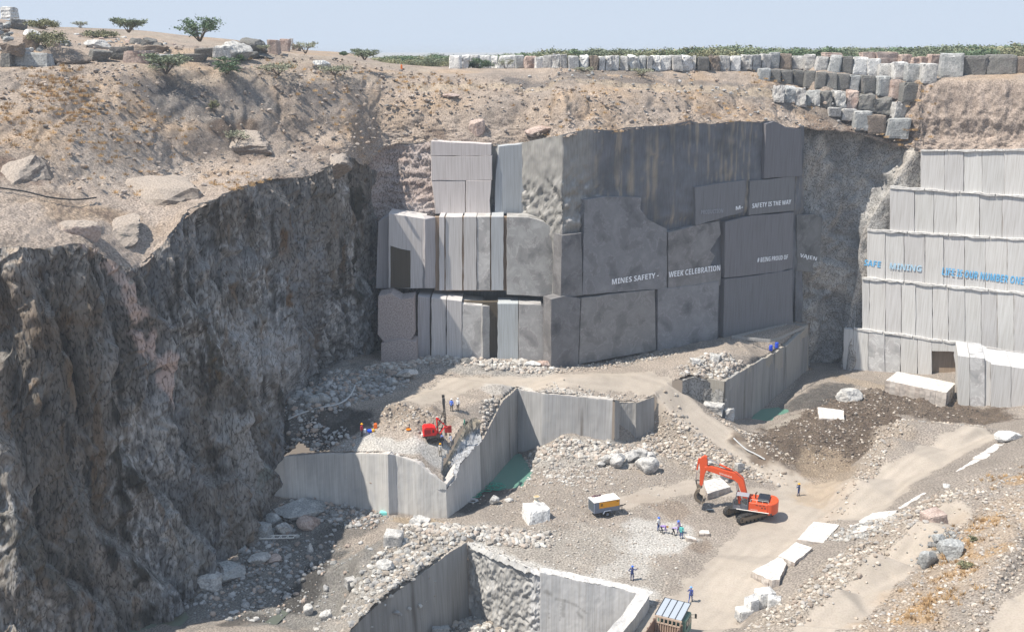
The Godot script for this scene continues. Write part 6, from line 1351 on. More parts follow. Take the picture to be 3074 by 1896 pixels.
func build_upper() -> void:
	var GREY := Color(0.15, 0.14, 0.138)
	var OR := Color(0.43, 0.275, 0.14)
	var L := daubs_upper
	# grey spoil banks, worn tracks, dry grass
	make_daub(L, [V(-49.42,51.26,-138.58), V(-47.89,50.17,-138.69)], 3.0, GREY, 0.7)
	make_daub(L, [V(-46.34,50.1,-140.7), V(-43.27,51.06,-145.76), V(-39.29,50.42,-148.1), V(-36.28,49.37,-150.05)], 3.6, GREY, 0.8)
	make_daub(L, [V(-33.03,50.81,-154.9), V(-28.49,49.24,-156.68)], 3.0, GREY, 0.6)
	make_daub(L, [V(-45.75,48.55,-138.49), V(-40.49,48.04,-143.37), V(-36.06,48.36,-148.88)], 3.0, Color(0.25, 0.225, 0.205), 0.8)
	make_daub(L, [V(0.31,50.94,-175.31), V(7.14,51.36,-171.79), V(14.67,51.22,-171.94), V(23.23,50.76,-174.55)], 2.6, GREY, 0.75)
	make_daub(L, [V(12.12,52.31,-174.87), V(23.93,52.43,-180.21)], 2.2, Color(0.19, 0.175, 0.165), 0.7)
	make_daub(L, [V(29.81,50.23,-176.38), V(38.07,49.48,-178.68), V(45.02,48.71,-180.67)], 3.5, Color(0.2, 0.18, 0.165), 0.65)
	make_daub(L, [V(48.8,47.64,-181.05), V(55.22,46.11,-180.39)], 3.0, Color(0.2, 0.18, 0.165), 0.6)
	make_daub(L, [V(-68.27,53.18,-134.88), V(-60.66,53.42,-137.1), V(-52.42,53.63,-142.86), V(-47,53.02,-147.04)], 2.2, Color(0.40, 0.33, 0.27), 0.8)
	make_daub(L, [V(-45.47,52.08,-145.62), V(-35.84,51.91,-154), V(-27.45,52.06,-162.36), V(-17.08,52.1,-175.2)], 2.2, Color(0.37, 0.31, 0.255), 0.8)
	make_daub(L, [V(-70.52,59.06,-193.69), V(-59.13,57.92,-191.09), V(-46.69,56.56,-177.8), V(-42.54,56.24,-190.52)], 5.0, Color(0.37, 0.315, 0.26), 0.7)
	make_daub(L, [V(-15.16,49.98,-168.67), V(-1.75,50.34,-172.36), V(18.66,50.26,-170.65), V(33.45,49.74,-176.89), V(44.31,48.92,-180.77)], 1.8, Color(0.42, 0.345, 0.265), 0.75)
	make_daub(L, [V(-34.88,54.68,-167.73), V(-29.42,54.65,-183.36), V(-16.46,52.88,-184.05)], 3.0, Color(0.38, 0.32, 0.26), 0.7)
	for q in [V(-58.03,51.66,-133.09), V(-58.49,49.76,-128.91), V(-55.74,50.65,-132.42), V(-54.22,48.72,-129.52), V(-57.82,47.06,-123.43), V(-52.25,47.27,-128.15), V(-48.11,44.67,-128.81), V(-48.97,42.11,-123.65)]:
		make_daub(L, [q], 1.6, OR, 0.6)
	for q in [V(-21.24,48.36,-163.29), V(-17.84,50.44,-168.71), V(-9.95,50.69,-171.77), V(-34.14,39.83,-125.86), V(21.96,46.92,-163.95), V(32.19,46.65,-169.43), V(-8.29,48.28,-165.29)]:
		make_daub(L, [q], 2.0, OR, 0.5)
	# pale bare rock shelf, dark broken faces along its edge
	make_daub(L, [V(-48.97,42.11,-123.65), V(-46.48,44.06,-129.95), V(-43.63,41.42,-130.18)], 4.5, Color(0.40, 0.345, 0.30), 0.85)
	make_daub(L, [V(-39.79,45.43,-140.17), V(-36.43,45.97,-144.97)], 1.4, Color(0.15, 0.11, 0.085), 0.8)
	make_daub(L, [V(-57.96,43.05,-114.62), V(-54.88,42.45,-115.87)], 3.0, Color(0.17, 0.12, 0.095), 0.8)
	straight_from = 5
	var mesh := loft(UPPER, 24, 24, true, func(p: Vector3, n: Vector3, u: float, v: float) -> Vector3:
		var near := 1.0 - smoothstep(0.12, 0.4, v)
		var right := smoothstep(60.0, 68.0, p.x) * (1.0 - smoothstep(0.42, 0.52, v))
		var mid := smoothstep(-26.0, -16.0, p.x) * (1.0 - smoothstep(20.0, 40.0, p.x))
		var far := smoothstep(0.7, 0.8, v)
		var a: float = nz.low.get_noise_3dv(p * 1.4) * 0.45 * (1.0 - far) * smoothstep(0.0, 0.1, v)
		a += (nz.fine.get_noise_3dv(p) * 0.10 + nz.flake.get_noise_3dv(p) * (0.03 + 0.14 * near)) * (1.0 - far)
		a += near * (0.4 + 0.6 * mid) * (nz.hack.get_noise_3dv(p * Vector3(1.2, 2.4, 1.2)) * 1.1 + 0.4)
		a += right * (nz.hack.get_noise_3dv(p * Vector3(1.5, 2.0, 1.5)) * 1.5 * (1.0 - smoothstep(0.2, 0.32, v)) + nz.ridge.get_noise_3d(p.x * 2.6, p.y * 0.25, p.z * 2.6) * 0.35 + nz.fine.get_noise_3dv(p * 1.5) * 0.3)
		var gully: float = nz.ridge.get_noise_3d(p.x * 0.9, p.y * 0.25, p.z * 0.5)
		a -= maxf(0.0, gully - 0.35) * 1.1 * smoothstep(0.12, 0.25, v) * (1.0 - smoothstep(0.5, 0.62, v))
		return p + n * a, 
	func(p: Vector3, n: Vector3, u: float, v: float) -> Color:
		var c := Color(0.375, 0.308, 0.255)
		var f: float = nz.low.get_noise_3dv(p * 2.0)
		var m: float = nz.mid.get_noise_3dv(p + Vector3(30, 0, 0))
		c = c.lerp(Color(0.42, 0.315, 0.225), smoothstep(0.05, 0.4, f) * 0.7)
		c = c.lerp(Color(0.29, 0.25, 0.22), smoothstep(0.05, 0.35, -f) * 0.6)
		if v < 0.42:
			var k := 1.0 - smoothstep(0.1, 0.4, v)
			c = c.lerp(Color(0.375, 0.315, 0.27), k * smoothstep(-0.2, 0.3, m))
			c = c.lerp(Color(0.205, 0.155, 0.125), k * smoothstep(0.15, 0.45, -m) * 0.8)
		if p.x > 62.0: c = c.lerp(Color(0.37, 0.305, 0.262) * (1.0 + 0.35 * streak(p)), smoothstep(62.0, 67.0, p.x) * (1.0 - smoothstep(0.45, 0.55, v)))
		c = blend(p, c, L, 0.7)
		c *= 1.0 + 0.3 * nz.fine.get_noise_3dv(p * 1.4) + 0.12 * m
		if v > 0.86: c = c.lerp(Color(0.16, 0.17, 0.10), smoothstep(0.86, 0.93, v) * 0.6)
		c.a = 1.0
		return c)
	straight_from = 99
	upper_index(mesh)
	struct("hillside", mesh, M.ground, "dry stony slope above the quarry rim")
	# the plain to the horizon
	var pm := PlaneMesh.new()
	pm.size = Vector2(5200, 2300)
	pm.subdivide_width = 8
	pm.subdivide_depth = 8
	var pl := struct("terrain", pm, plain("plain", Color(0.25, 0.235, 0.16).linear_to_srgb(), 1.0), "flat scrub plain reaching the horizon")
	pl.position = Vector3(0, 52.3, -230 - 1150)

func build_panels() -> void:
	# rough rock behind and between the sawn panels
	var back := struct("rock_wall", loft(MAINB, 14, 26, false, func(p: Vector3, n: Vector3, u: float, v: float) -> Vector3:
		var top := 1.0 - smoothstep(0.40, 0.5, v)
		var a: float = nz.mid.get_noise_3d(p.x, p.y * 0.5, p.z) * 0.5 + nz.fine.get_noise_3dv(p) * 0.15
		var bulge := smoothstep(16.0, 11.0, p.x) * smoothstep(0.12, 0.25, v) * (1.0 - smoothstep(0.38, 0.46, v))
		a += bulge * (0.9 + nz.hack.get_noise_3dv(p * 1.6) * 1.6 + nz.flake.get_noise_3dv(p) * 0.4)
		a += top * nz.streak.get_noise_3d(p.x * 2.2, p.y * 0.05, p.z * 2.2) * 0.25 * (1.0 - bulge)
		a -= smoothstep(0.40, 0.46, v) * 0.5
		return p + n * a,
	func(p: Vector3, n: Vector3, u: float, v: float) -> Color:
		var s: float = nz.streak.get_noise_3d(p.x * 2.2, p.y * 0.04, p.z * 2.2)
		var c := Color(0.155, 0.16, 0.175).lerp(Color(0.29, 0.255, 0.21), smoothstep(0.05, 0.4, s) * (1.0 - smoothstep(0.42, 0.48, v)))
		c = c.lerp(Color(0.105, 0.11, 0.12), smoothstep(0.0, 0.4, nz.mid.get_noise_3dv(p)) * 0.6)
		if p.x < 14.0: c = c.lerp(Color(0.27, 0.265, 0.255), smoothstep(14.0, 10.0, p.x))
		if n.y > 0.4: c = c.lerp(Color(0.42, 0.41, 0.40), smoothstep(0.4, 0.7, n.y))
		return c * (1.0 + 0.2 * nz.fine.get_noise_3dv(p))), M.drilled, "dark drilled rock face in shade with sawn panels below")
	var tier := struct("rock_wall", loft(LAYER, 24, 22, true, func(p, n, u, v): return p + n * (nz.hack.get_noise_3d(p.x * 0.8, p.y * 3.6, p.z * 0.8) * 1.3 + nz.flake.get_noise_3d(p.x * 0.6, p.y * 2.0, p.z * 0.6) * 0.3),
	func(p, n, u, v):
		var c := Color(0.30, 0.235, 0.21).lerp(Color(0.40, 0.36, 0.35), clampf(0.5 + nz.mid.get_noise_3d(p.x * 0.6, p.y * 2.5, p.z), 0, 1))
		if v > 0.4: c = c.lerp(Color(0.13, 0.12, 0.115), clampf(0.5 + streak(p) * 2.0, 0, 1) * 0.8)
		return c), M.rock, "layered reddish rock with pale sawn blocks in three steps")
	var corner := struct("rock_wall", loft(CORNER, 36, 28, true, func(p: Vector3, n: Vector3, u: float, v: float) -> Vector3:
		var e := smoothstep(0.0, 0.06, u) 
		return p + n * e * (1.0 - 0.75 * smoothstep(0.55, 0.75, u)) * (saw(p.x * 0.16 + p.y * 0.05 + nz.low.get_noise_3dv(p * 1.6) * 1.5) * 1.3 - 1.2 + nz.hack.get_noise_3d(p.x * 0.7, p.y * 0.45, p.z * 0.7) * 2.6 + nz.hack.get_noise_3d(p.x * 2.6, p.y * 2.0, p.z * 2.6) * 0.7 + nz.flake.get_noise_3d(p.x, p.y * 0.7, p.z) * 0.3),
	func(p, n, u, v):
		var c := Color(0.37, 0.362, 0.35).lerp(Color(0.24, 0.238, 0.237), clampf(0.5 + nz.mid.get_noise_3dv(p) * 1.4, 0, 1))
		c = c.lerp(Color(0.44, 0.41, 0.375), smoothstep(0.1, 0.4, nz.low.get_noise_3dv(p * 2.5)) * 0.7)
		return c * (1.0 + 0.3 * nz.fine.get_noise_3dv(p))), M.rock, "rough broken grey rock between the dark wall and the pale wall")
	var right := struct_node("rock_wall", "pale sawn granite wall in rows of tall slabs, lit by sun")
	var holders := {"main": back, "tier": tier, "right": right, "ledge": null}
	for c in get_children():
		if c.has_meta("slabs"):
			holders.ledge = c
			c.remove_meta("slabs")
	var look := {
		"pink": [M.sawn, Color(0.50, 0.465, 0.455)], "pinkrock": [M.stone, Color(0.40, 0.345, 0.33)], "pale": [M.sawn, Color(0.47, 0.455, 0.45)], "whitestreak": [M.vein, Color(0.50, 0.49, 0.48)],
		"lilac": [M.sawn, Color(0.35, 0.335, 0.345)], "stain": [M.sawn, Color(0.085, 0.07, 0.055)], "bluegrey": [M.sawn, Color(0.36, 0.38, 0.395)], "grey2": [M.vein, Color(0.37, 0.365, 0.36)],
		"dark1": [M.vein, Color(0.235, 0.235, 0.245)], "dark2": [M.sawn, Color(0.17, 0.168, 0.178)], "dark3": [M.vein, Color(0.245, 0.238, 0.235)], "dark4": [M.vein, Color(0.19, 0.187, 0.19)],
		"rw1": [M.sawn, Color(0.50, 0.495, 0.485)], "rw2": [M.sawn, Color(0.465, 0.46, 0.455)], "rw3": [M.sawn, Color(0.485, 0.48, 0.475)], "rw4": [M.vein, Color(0.51, 0.51, 0.51)], "chip": [M.slab, Color(0.60, 0.59, 0.575)], "rust": [M.sawn, Color(0.26, 0.20, 0.15)],
		"lg1": [M.sawn, Color(0.30, 0.28, 0.25)], "lg2": [M.sawn, Color(0.285, 0.28, 0.265)], "lg3": [M.sawn, Color(0.31, 0.285, 0.245)]}
	for p in PANELS:
		var l: Array = look[p[1]]
		var k := rng.randf_range(1.06, 1.2)
		obj("stone_edge" if p[1] == "chip" else "stone_panel", panel_mesh(p[3], p[2], (l[1] as Color) * k, 0.16 if p[1] == "chip" else 0.05), l[0], holders[p[0]])

# ---------------------------------------------------------------- small shape builders
func begin() -> SurfaceTool:
	var st := SurfaceTool.new()
	st.begin(Mesh.PRIMITIVE_TRIANGLES)
	return st

func tri(st: SurfaceTool, a: Vector3, b: Vector3, c: Vector3, col := Color.WHITE) -> void:   # seen from the side where a, b, c run clockwise
	var n := (c - a).cross(b - a).normalized()
	for p in [a, b, c]:
		st.set_color(col)
		st.set_normal(n)
		st.add_vertex(p)

func quad(st: SurfaceTool, a: Vector3, b: Vector3, c: Vector3, d: Vector3, col := Color.WHITE) -> void:
	tri(st, a, b, c, col)
	tri(st, a, c, d, col)

func face_out(st: SurfaceTool, a: Vector3, b: Vector3, c: Vector3, from: Vector3, col := Color.WHITE) -> void:
	if (c - a).cross(b - a).dot((a + b + c) / 3.0 - from) > 0: tri(st, a, b, c, col)
	else: tri(st, a, c, b, col)

func box(st: SurfaceTool, c: Vector3, size: Vector3, bevel := 0.03, basis := Basis.IDENTITY, col := Color.WHITE) -> void:
	var h := size * 0.5
	var b := minf(bevel, minf(h.x, minf(h.y, h.z)) * 0.6)
	var pts := []
	for sx in [-1, 1]:
		for sy in [-1, 1]:
			for sz in [-1, 1]:
				pts.append([c + basis * Vector3(sx * h.x, sy * (h.y - b), sz * (h.z - b)), c + basis * Vector3(sx * (h.x - b), sy * h.y, sz * (h.z - b)), c + basis * Vector3(sx * (h.x - b), sy * (h.y - b), sz * h.z)])
	var id := func(x: int, y: int, z: int) -> int: return x * 4 + y * 2 + z
	for s in 2:
		for f in [[id.call(s, 0, 0), id.call(s, 0, 1), id.call(s, 1, 1), id.call(s, 1, 0), 0], [id.call(0, s, 0), id.call(0, s, 1), id.call(1, s, 1), id.call(1, s, 0), 1], [id.call(0, 0, s), id.call(0, 1, s), id.call(1, 1, s), id.call(1, 0, s), 2]]:
			var k: int = f[4]
			face_out(st, pts[f[0]][k], pts[f[1]][k], pts[f[2]][k], c, col)
			face_out(st, pts[f[0]][k], pts[f[2]][k], pts[f[3]][k], c, col)
	for e in [[0, 1, 0, 1], [2, 3, 0, 1], [4, 5, 0, 1], [6, 7, 0, 1], [0, 2, 0, 2], [1, 3, 0, 2], [4, 6, 0, 2], [5, 7, 0, 2], [0, 4, 1, 2], [1, 5, 1, 2], [2, 6, 1, 2], [3, 7, 1, 2]]:
		face_out(st, pts[e[0]][e[2]], pts[e[1]][e[2]], pts[e[1]][e[3]], c, col)
		face_out(st, pts[e[0]][e[2]], pts[e[1]][e[3]], pts[e[0]][e[3]], c, col)
	for p in pts: face_out(st, p[0], p[1], p[2], c, col)

# an outline in the x-y plane, drawn out along z
func prism(st: SurfaceTool, poly: PackedVector2Array, z0: float, z1: float, bevel := 0.02, col := Color.WHITE) -> void:
	if Geometry2D.is_polygon_clockwise(poly):
		poly = poly.duplicate()
		poly.reverse()
	var t := Geometry2D.triangulate_polygon(poly)
	var c := Vector2.ZERO
	for p in poly: c += p
	c /= poly.size()
	var small := PackedVector2Array()
	for p in poly: small.append(p - (p - c).normalized() * bevel)
	for side in [[z0, -1.0, z0 + bevel], [z1, 1.0, z1 - bevel]]:
		var n := Vector3(0, 0, side[1])
		for k in range(0, t.size(), 3):
			var A := Vector3(small[t[k]].x, small[t[k]].y, side[0])
			var B := Vector3(small[t[k + 1]].x, small[t[k + 1]].y, side[0])
			var C := Vector3(small[t[k + 2]].x, small[t[k + 2]].y, side[0])
			face_out(st, A, B, C, A - n, col)
		for k in poly.size():
			var a := poly[k]
			var b := poly[(k + 1) % poly.size()]
			var sa := small[k]
			var sb := small[(k + 1) % poly.size()]
			var from := Vector3((a.x + b.x) * 0.5, (a.y + b.y) * 0.5, (z0 + z1) * 0.5) - Vector3(b.y - a.y, a.x - b.x, 0).normalized() * 0.2
			face_out(st, Vector3(sa.x, sa.y, side[0]), Vector3(sb.x, sb.y, side[0]), Vector3(b.x, b.y, side[2]), from, col)
			face_out(st, Vector3(sa.x, sa.y, side[0]), Vector3(b.x, b.y, side[2]), Vector3(a.x, a.y, side[2]), from, col)
	for k in poly.size():
		var a := poly[k]
		var b := poly[(k + 1) % poly.size()]
		var from := Vector3((a.x + b.x) * 0.5, (a.y + b.y) * 0.5, (z0 + z1) * 0.5) - Vector3(b.y - a.y, a.x - b.x, 0).normalized() * 0.2
		face_out(st, Vector3(a.x, a.y, z0 + bevel), Vector3(b.x, b.y, z0 + bevel), Vector3(b.x, b.y, z1 - bevel), from, col)
		face_out(st, Vector3(a.x, a.y, z0 + bevel), Vector3(b.x, b.y, z1 - bevel), Vector3(a.x, a.y, z1 - bevel), from, col)

# a round bar along points, each with its own radius
func tube(st: SurfaceTool, pts: Array, radii: Array, sides := 8, col := Color.WHITE, cap := true) -> void:
	var rings := []
	for k in pts.size():
		var a: Vector3 = pts[maxi(k - 1, 0)]
		var b: Vector3 = pts[mini(k + 1, pts.size() - 1)]
		var t := (b - a).normalized()
		var u := t.cross(Vector3.UP if absf(t.y) < 0.9 else Vector3.RIGHT).normalized()
		var w := t.cross(u)
		var ring := []
		for s in sides:
			var f := TAU * s / sides
			ring.append((pts[k] as Vector3) + (u * cos(f) + w * sin(f)) * float(radii[mini(k, radii.size() - 1)]))
		rings.append(ring)
	for k in pts.size() - 1:
		var mid: Vector3 = ((pts[k] as Vector3) + pts[k + 1]) * 0.5
		for s in sides:
			var e := (s + 1) % sides
			for q in [[rings[k][s], rings[k][e], rings[k + 1][e]], [rings[k][s], rings[k + 1][e], rings[k + 1][s]]]:
				var n: Vector3 = (q[2] - q[0]).cross(q[1] - q[0])
				var flip: bool = n.dot((q[0] + q[1] + q[2]) / 3.0 - mid) < 0
				var order := [0, 2, 1] if flip else [0, 1, 2]
				for o in order:
					var v: Vector3 = q[o]
					var c: Vector3 = pts[k] if (v in rings[k]) else pts[k + 1]
					st.set_color(col)
					st.set_normal((v - c).normalized())
					st.add_vertex(v)
	if cap:
		for e in [0, pts.size() - 1]:
			var out: Vector3 = pts[e] - (pts[1] if e == 0 else pts[e - 1])
			for s in sides: face_out(st, pts[e], rings[e][s], rings[e][(s + 1) % sides], (pts[e] as Vector3) - out, col)

# an outline (radius, height) turned round an upright axis at c, or any axis by basis
func lathe(st: SurfaceTool, c: Vector3, prof: Array, sides := 16, basis := Basis.IDENTITY, col := Color.WHITE) -> void:
	for k in prof.size() - 1:
		for s in sides:
			var f := TAU * s / sides
			var g := TAU * (s + 1) / sides
			var a := c + basis * Vector3(prof[k][0] * cos(f), prof[k][1], prof[k][0] * sin(f))
			var b := c + basis * Vector3(prof[k][0] * cos(g), prof[k][1], prof[k][0] * sin(g))
			var d := c + basis * Vector3(prof[k + 1][0] * cos(f), prof[k + 1][1], prof[k + 1][0] * sin(f))
			var e := c + basis * Vector3(prof[k + 1][0] * cos(g), prof[k + 1][1], prof[k + 1][0] * sin(g))
			if prof[k][0] > 0.0001: tri(st, a, d, b, col)
			if prof[k + 1][0] > 0.0001: tri(st, b, d, e, col)

func wheel(st: SurfaceTool, c: Vector3, r: float, w: float, axis: Vector3, col := Color.WHITE) -> void:
	var b := Basis(Quaternion(Vector3.UP, axis.normalized()))
	lathe(st, c, [[r * 0.5, -w / 2], [r * 0.9, -w / 2], [r, -w * 0.32], [r, w * 0.32], [r * 0.9, w / 2], [r * 0.5, w / 2]], 20, b, col)

# ---------------------------------------------------------------- stone
const TONES := {"w": [0.70, 0.695, 0.68], "g": [0.36, 0.37, 0.37], "d": [0.20, 0.195, 0.185], "m": [0.50, 0.49, 0.475], "p": [0.48, 0.385, 0.34], "b": [0.26, 0.215, 0.18]}

func tone_at(key: String, p: Vector3, salt: float) -> Color:
	var t: Array = TONES[key]
	var c := Color(t[0], t[1], t[2])
	var q := p * 2.2 + Vector3(salt, salt * 0.7, 0)
	var f: float = nz.fine.get_noise_3dv(q)
	var m: float = nz.mid.get_noise_3dv(q * 1.6)
	if key == "m": c = c.lerp(Color(0.27, 0.27, 0.27) if f > 0 else Color(0.6, 0.59, 0.57), smoothstep(0.05, 0.3, absf(f)) * 0.75)
	if key == "w" and m > 0.12: c = c.lerp(Color(0.33, 0.33, 0.335), smoothstep(0.2, 0.4, m) * 0.7)
	if key == "g" and m > 0.2: c = c.lerp(Color(0.55, 0.55, 0.54), smoothstep(0.2, 0.3, m) * 0.7)
	if key == "p" and m > 0.1: c = c.lerp(Color(0.36, 0.27, 0.235), smoothstep(0.1, 0.3, m))
	return c * (1.0 + 0.14 * f)

# a cut block: six faces as grids, their points shared by position, edges chipped; kind 1 carries drill grooves, kind 2 is rough
func block_mesh(w: float, h: float, d: float, key: String, kind: int, salt: float) -> ArrayMesh:
	var n := 7
	var st := begin()
	var half := Vector3(w, h, d) * 0.5
	var lean := Vector3(rng.randf_range(-.06, .06) * w, 0, rng.randf_range(-.06, .06) * d)
	var corner := {}
	for cx in [-1, 1]:
		for cy in [-1, 1]:
			for cz in [-1, 1]:
				corner[Vector3(cx, cy, cz)] = Vector3(rng.randf_range(-.06, .06) * w, rng.randf_range(-.05, .04) * h, rng.randf_range(-.08, .08) * d) * (1.0 if kind != 2 else 2.2)
	var upright := rng.randf() < 0.5
	var shape := func(u: Vector3) -> Vector3:
		var p := u * half
		for k in corner:
			var wt: float = (1.0 + u.x * k.x) * (1.0 + u.y * k.y) * (1.0 + u.z * k.z) / 8.0
			p += corner[k] * wt
		p += lean * u.y
		var e := 0
		for a in 3:
			if absf(u[a]) > 0.99: e += 1
		var s := p + Vector3(salt * 3.1, salt * 1.7, salt)
		var amt := 0.05 if kind == 0 else 0.10
		if kind == 2: amt = 0.3
		p += u * Vector3(nz.fine.get_noise_3dv(s * 1.3), nz.fine.get_noise_3dv(s * 1.3 + Vector3(40, 0, 0)), nz.fine.get_noise_3dv(s * 1.3 + Vector3(80, 0, 0))) * amt
		if e >= 2: p -= u * minf(w, minf(h, d)) * (0.03 + 0.06 * maxf(0.0, nz.fine.get_noise_3dv(s * 2.0 + Vector3(9, 9, 9))))
		if kind == 1 and e < 2:
			var along := p.x + p.z if upright else p.y
			p -= u * 0.05 * maxf(0.0, sin(along * 14.0))
		return p
	for ax in 3:
		for sg in [-1.0, 1.0]:
			if ax == 1 and sg < 0: continue
			for i in n:
				for j in n:
					var c := []
					for q in [[0, 0], [1, 0], [1, 1], [0, 1]]:
						var a: float = -1.0 + 2.0 * (i + q[0]) / n
						var b: float = -1.0 + 2.0 * (j + q[1]) / n
						var u := Vector3(sg, a, b) if ax == 0 else (Vector3(a, sg, b) if ax == 1 else Vector3(a, b, sg))
						c.append(shape.call(u))
					var col := tone_at(key, (c[0] + c[2]) * 0.5, salt)
					face_out(st, c[0], c[1], c[2], Vector3.ZERO, col)
					face_out(st, c[0], c[2], c[3], Vector3.ZERO, col)
	return st.commit()

# a broken rock: a ball cut by random planes
func ball(level: int) -> Array:
	var t := (1.0 + sqrt(5.0)) / 2.0
	var v := [Vector3(-1, t, 0), Vector3(1, t, 0), Vector3(-1, -t, 0), Vector3(1, -t, 0), Vector3(0, -1, t), Vector3(0, 1, t), Vector3(0, -1, -t), Vector3(0, 1, -t), Vector3(t, 0, -1), Vector3(t, 0, 1), Vector3(-t, 0, -1), Vector3(-t, 0, 1)]
	var f := [[0, 11, 5], [0, 5, 1], [0, 1, 7], [0, 7, 10], [0, 10, 11], [1, 5, 9], [5, 11, 4], [11, 10, 2], [10, 7, 6], [7, 1, 8], [3, 9, 4], [3, 4, 2], [3, 2, 6], [3, 6, 8], [3, 8, 9], [4, 9, 5], [2, 4, 11], [6, 2, 10], [8, 6, 7], [9, 8, 1]]
	var tris := []
	for q in f: tris.append([v[q[0]].normalized(), v[q[1]].normalized(), v[q[2]].normalized()])
	for l in level:
		var more := []
		for q in tris:
			var a: Vector3 = ((q[0] + q[1]) * 0.5).normalized()
			var b: Vector3 = ((q[1] + q[2]) * 0.5).normalized()
			var c: Vector3 = ((q[2] + q[0]) * 0.5).normalized()
			more.append_array([[q[0], a, c], [a, q[1], b], [c, b, q[2]], [a, b, c]])
		tris = more
	return tris

func rock_mesh(size: Vector3, key: String, level: int, salt: float, planes := 9, dusty := false) -> ArrayMesh:
	var cut := []
	for k in planes:
		var n := Vector3(rng.randf_range(-1, 1), rng.randf_range(-.9, 1), rng.randf_range(-1, 1)).normalized()
		cut.append([n, rng.randf_range(0.5, 0.82)])
	cut.append([Vector3(rng.randf_range(-.25, .25), 1, rng.randf_range(-.25, .25)).normalized(), rng.randf_range(0.5, 0.7)])
	var st := begin()
	var shape := func(u: Vector3) -> Vector3:
		var r := 1.0
		for c in cut:
			var f: float = u.dot(c[0])
			if f > 0.05: r = minf(r, c[1] / f)
		var s := u * 2.0 + Vector3(salt * 2.3, salt, salt * 1.7)
		return u * (r + nz.fine.get_noise_3dv(s * 2.0) * 0.07) * size * 0.62
	for q in ball(level):
		var a: Vector3 = shape.call(q[0])
		var b: Vector3 = shape.call(q[1])
		var c: Vector3 = shape.call(q[2])
		var col := Color.WHITE if key == "" else tone_at(key, (a + b + c) / 3.0, salt)
		if dusty: col = col.lerp(Color(0.37, 0.32, 0.275), smoothstep(0.45, 0.8, absf((b - a).cross(c - a).normalized().y)))
		face_out(st, a, b, c, Vector3.ZERO, col)
	return st.commit()

func build_stones() -> void:
	var k := 0
	for b in BLOCKS:
		k += 1
		var m := block_mesh(b[2], b[3] * 1.04, b[4], b[0], b[6], k * 1.37)
		var o := obj("cut_block", m, M.stone)
		o.position = b[1] + Vector3(0, b[3] * 0.5, 0)
		o.rotation.y = deg_to_rad(b[5])
		o.rotation.z = rng.randf_range(-.03, .03)
		tag(o, b[7], "stone block", b[8])
	var said := ""
	for r in ROCKS:
		k += 1
		if r[7]: said = r[7]
		var size := Vector3(r[2], r[3], r[4]) * 1.12
		var m: ArrayMesh = rock_mesh(size, r[0], 2 if r[2] < 1.8 else 3, k * 1.91, 9 if r[6] == 0 else 22, r[6] == 3) if r[6] in [0, 3] else block_mesh(r[2], r[3], r[4], r[0], 2 if r[6] == 2 else 0, k * 1.7)
		var o := obj("boulder", m, M.stone)
		o.position = r[1] + Vector3(0, r[3] * 0.42, 0)
		if (r[1] as Vector3).y < 20.0 and (r[1] as Vector3).y > -6.2: o.position.y = gy(r[1].x, r[1].z) + r[3] * 0.4
		o.rotation.y = deg_to_rad(r[5])
		if r[6] == 3: o.rotation.x = 0.32
		tag(o, said, "boulder" if r[6] == 0 else "stone", r[8])
	for s in SLABS:
		k += 1
		var t: Array = TONES[s[0]]
		var pts: Array = s[1]
		var c := Vector3.ZERO
		for p in pts: c += p
		c /= pts.size()
		var o := obj("stone_slab", slab_mesh(pts, c, s[2], Color(0.68, 0.65, 0.615) if s[0] == "w" else Color(t[0], t[1], t[2])), M.slab)
		o.position = c
		tag(o, s[3], "stone slab")

func slab_mesh(pts: Array, c: Vector3, thick: float, col: Color) -> ArrayMesh:
	var st := begin()
	var edge := []
	for i in pts.size():
		var a: Vector3 = pts[i] - c
		var b: Vector3 = pts[(i + 1) % pts.size()] - c
		var m := clampi(int(a.distance_to(b) / 0.5), 2, 12)
		for s in m:
			var p := a.lerp(b, float(s) / m)
			edge.append(p + Vector3(rng.randf_range(-.06, .06), rng.randf_range(-.03, .03), rng.randf_range(-.06, .06)))
	var flat := PackedVector2Array()
	for p in edge: flat.append(Vector2(p.x, p.z))
	var t := Geometry2D.triangulate_polygon(flat)
	for q in range(0, t.size(), 3):
		face_out(st, edge[t[q]], edge[t[q + 1]], edge[t[q + 2]], ((edge[t[q]] + edge[t[q + 1]]) * 0.5) - Vector3(0, 3, 0), col * rng.randf_range(0.97, 1.03))
	var side := Color(0.48, 0.415, 0.37)
	for i in edge.size():
		var a: Vector3 = edge[i]
		var b: Vector3 = edge[(i + 1) % edge.size()]
		var o := Vector3(a.x, 0, a.z).normalized() * rng.randf_range(-.02, .08)
		var a1 := a - Vector3(0, thick * 0.5, 0) + o
		var b1 := b - Vector3(0, thick * 0.5, 0) + o
		var col2 := col.lerp(side, rng.randf_range(0.4, 1.0))
		face_out(st, a, b, b1, Vector3(0, -thick, 0), col2)
		face_out(st, a, b1, a1, Vector3(0, -thick, 0), col2)
		face_out(st, a1, b1, b - Vector3(0, thick * 1.6, 0), Vector3(0, -thick, 0), col2 * 0.9)
		face_out(st, a1, b - Vector3(0, thick * 1.6, 0), a - Vector3(0, thick * 1.6, 0), Vector3(0, -thick, 0), col2 * 0.9)
	return st.commit()

# ---------------------------------------------------------------- loose rubble, too many to count
var rubble := []          # [transform, colour]

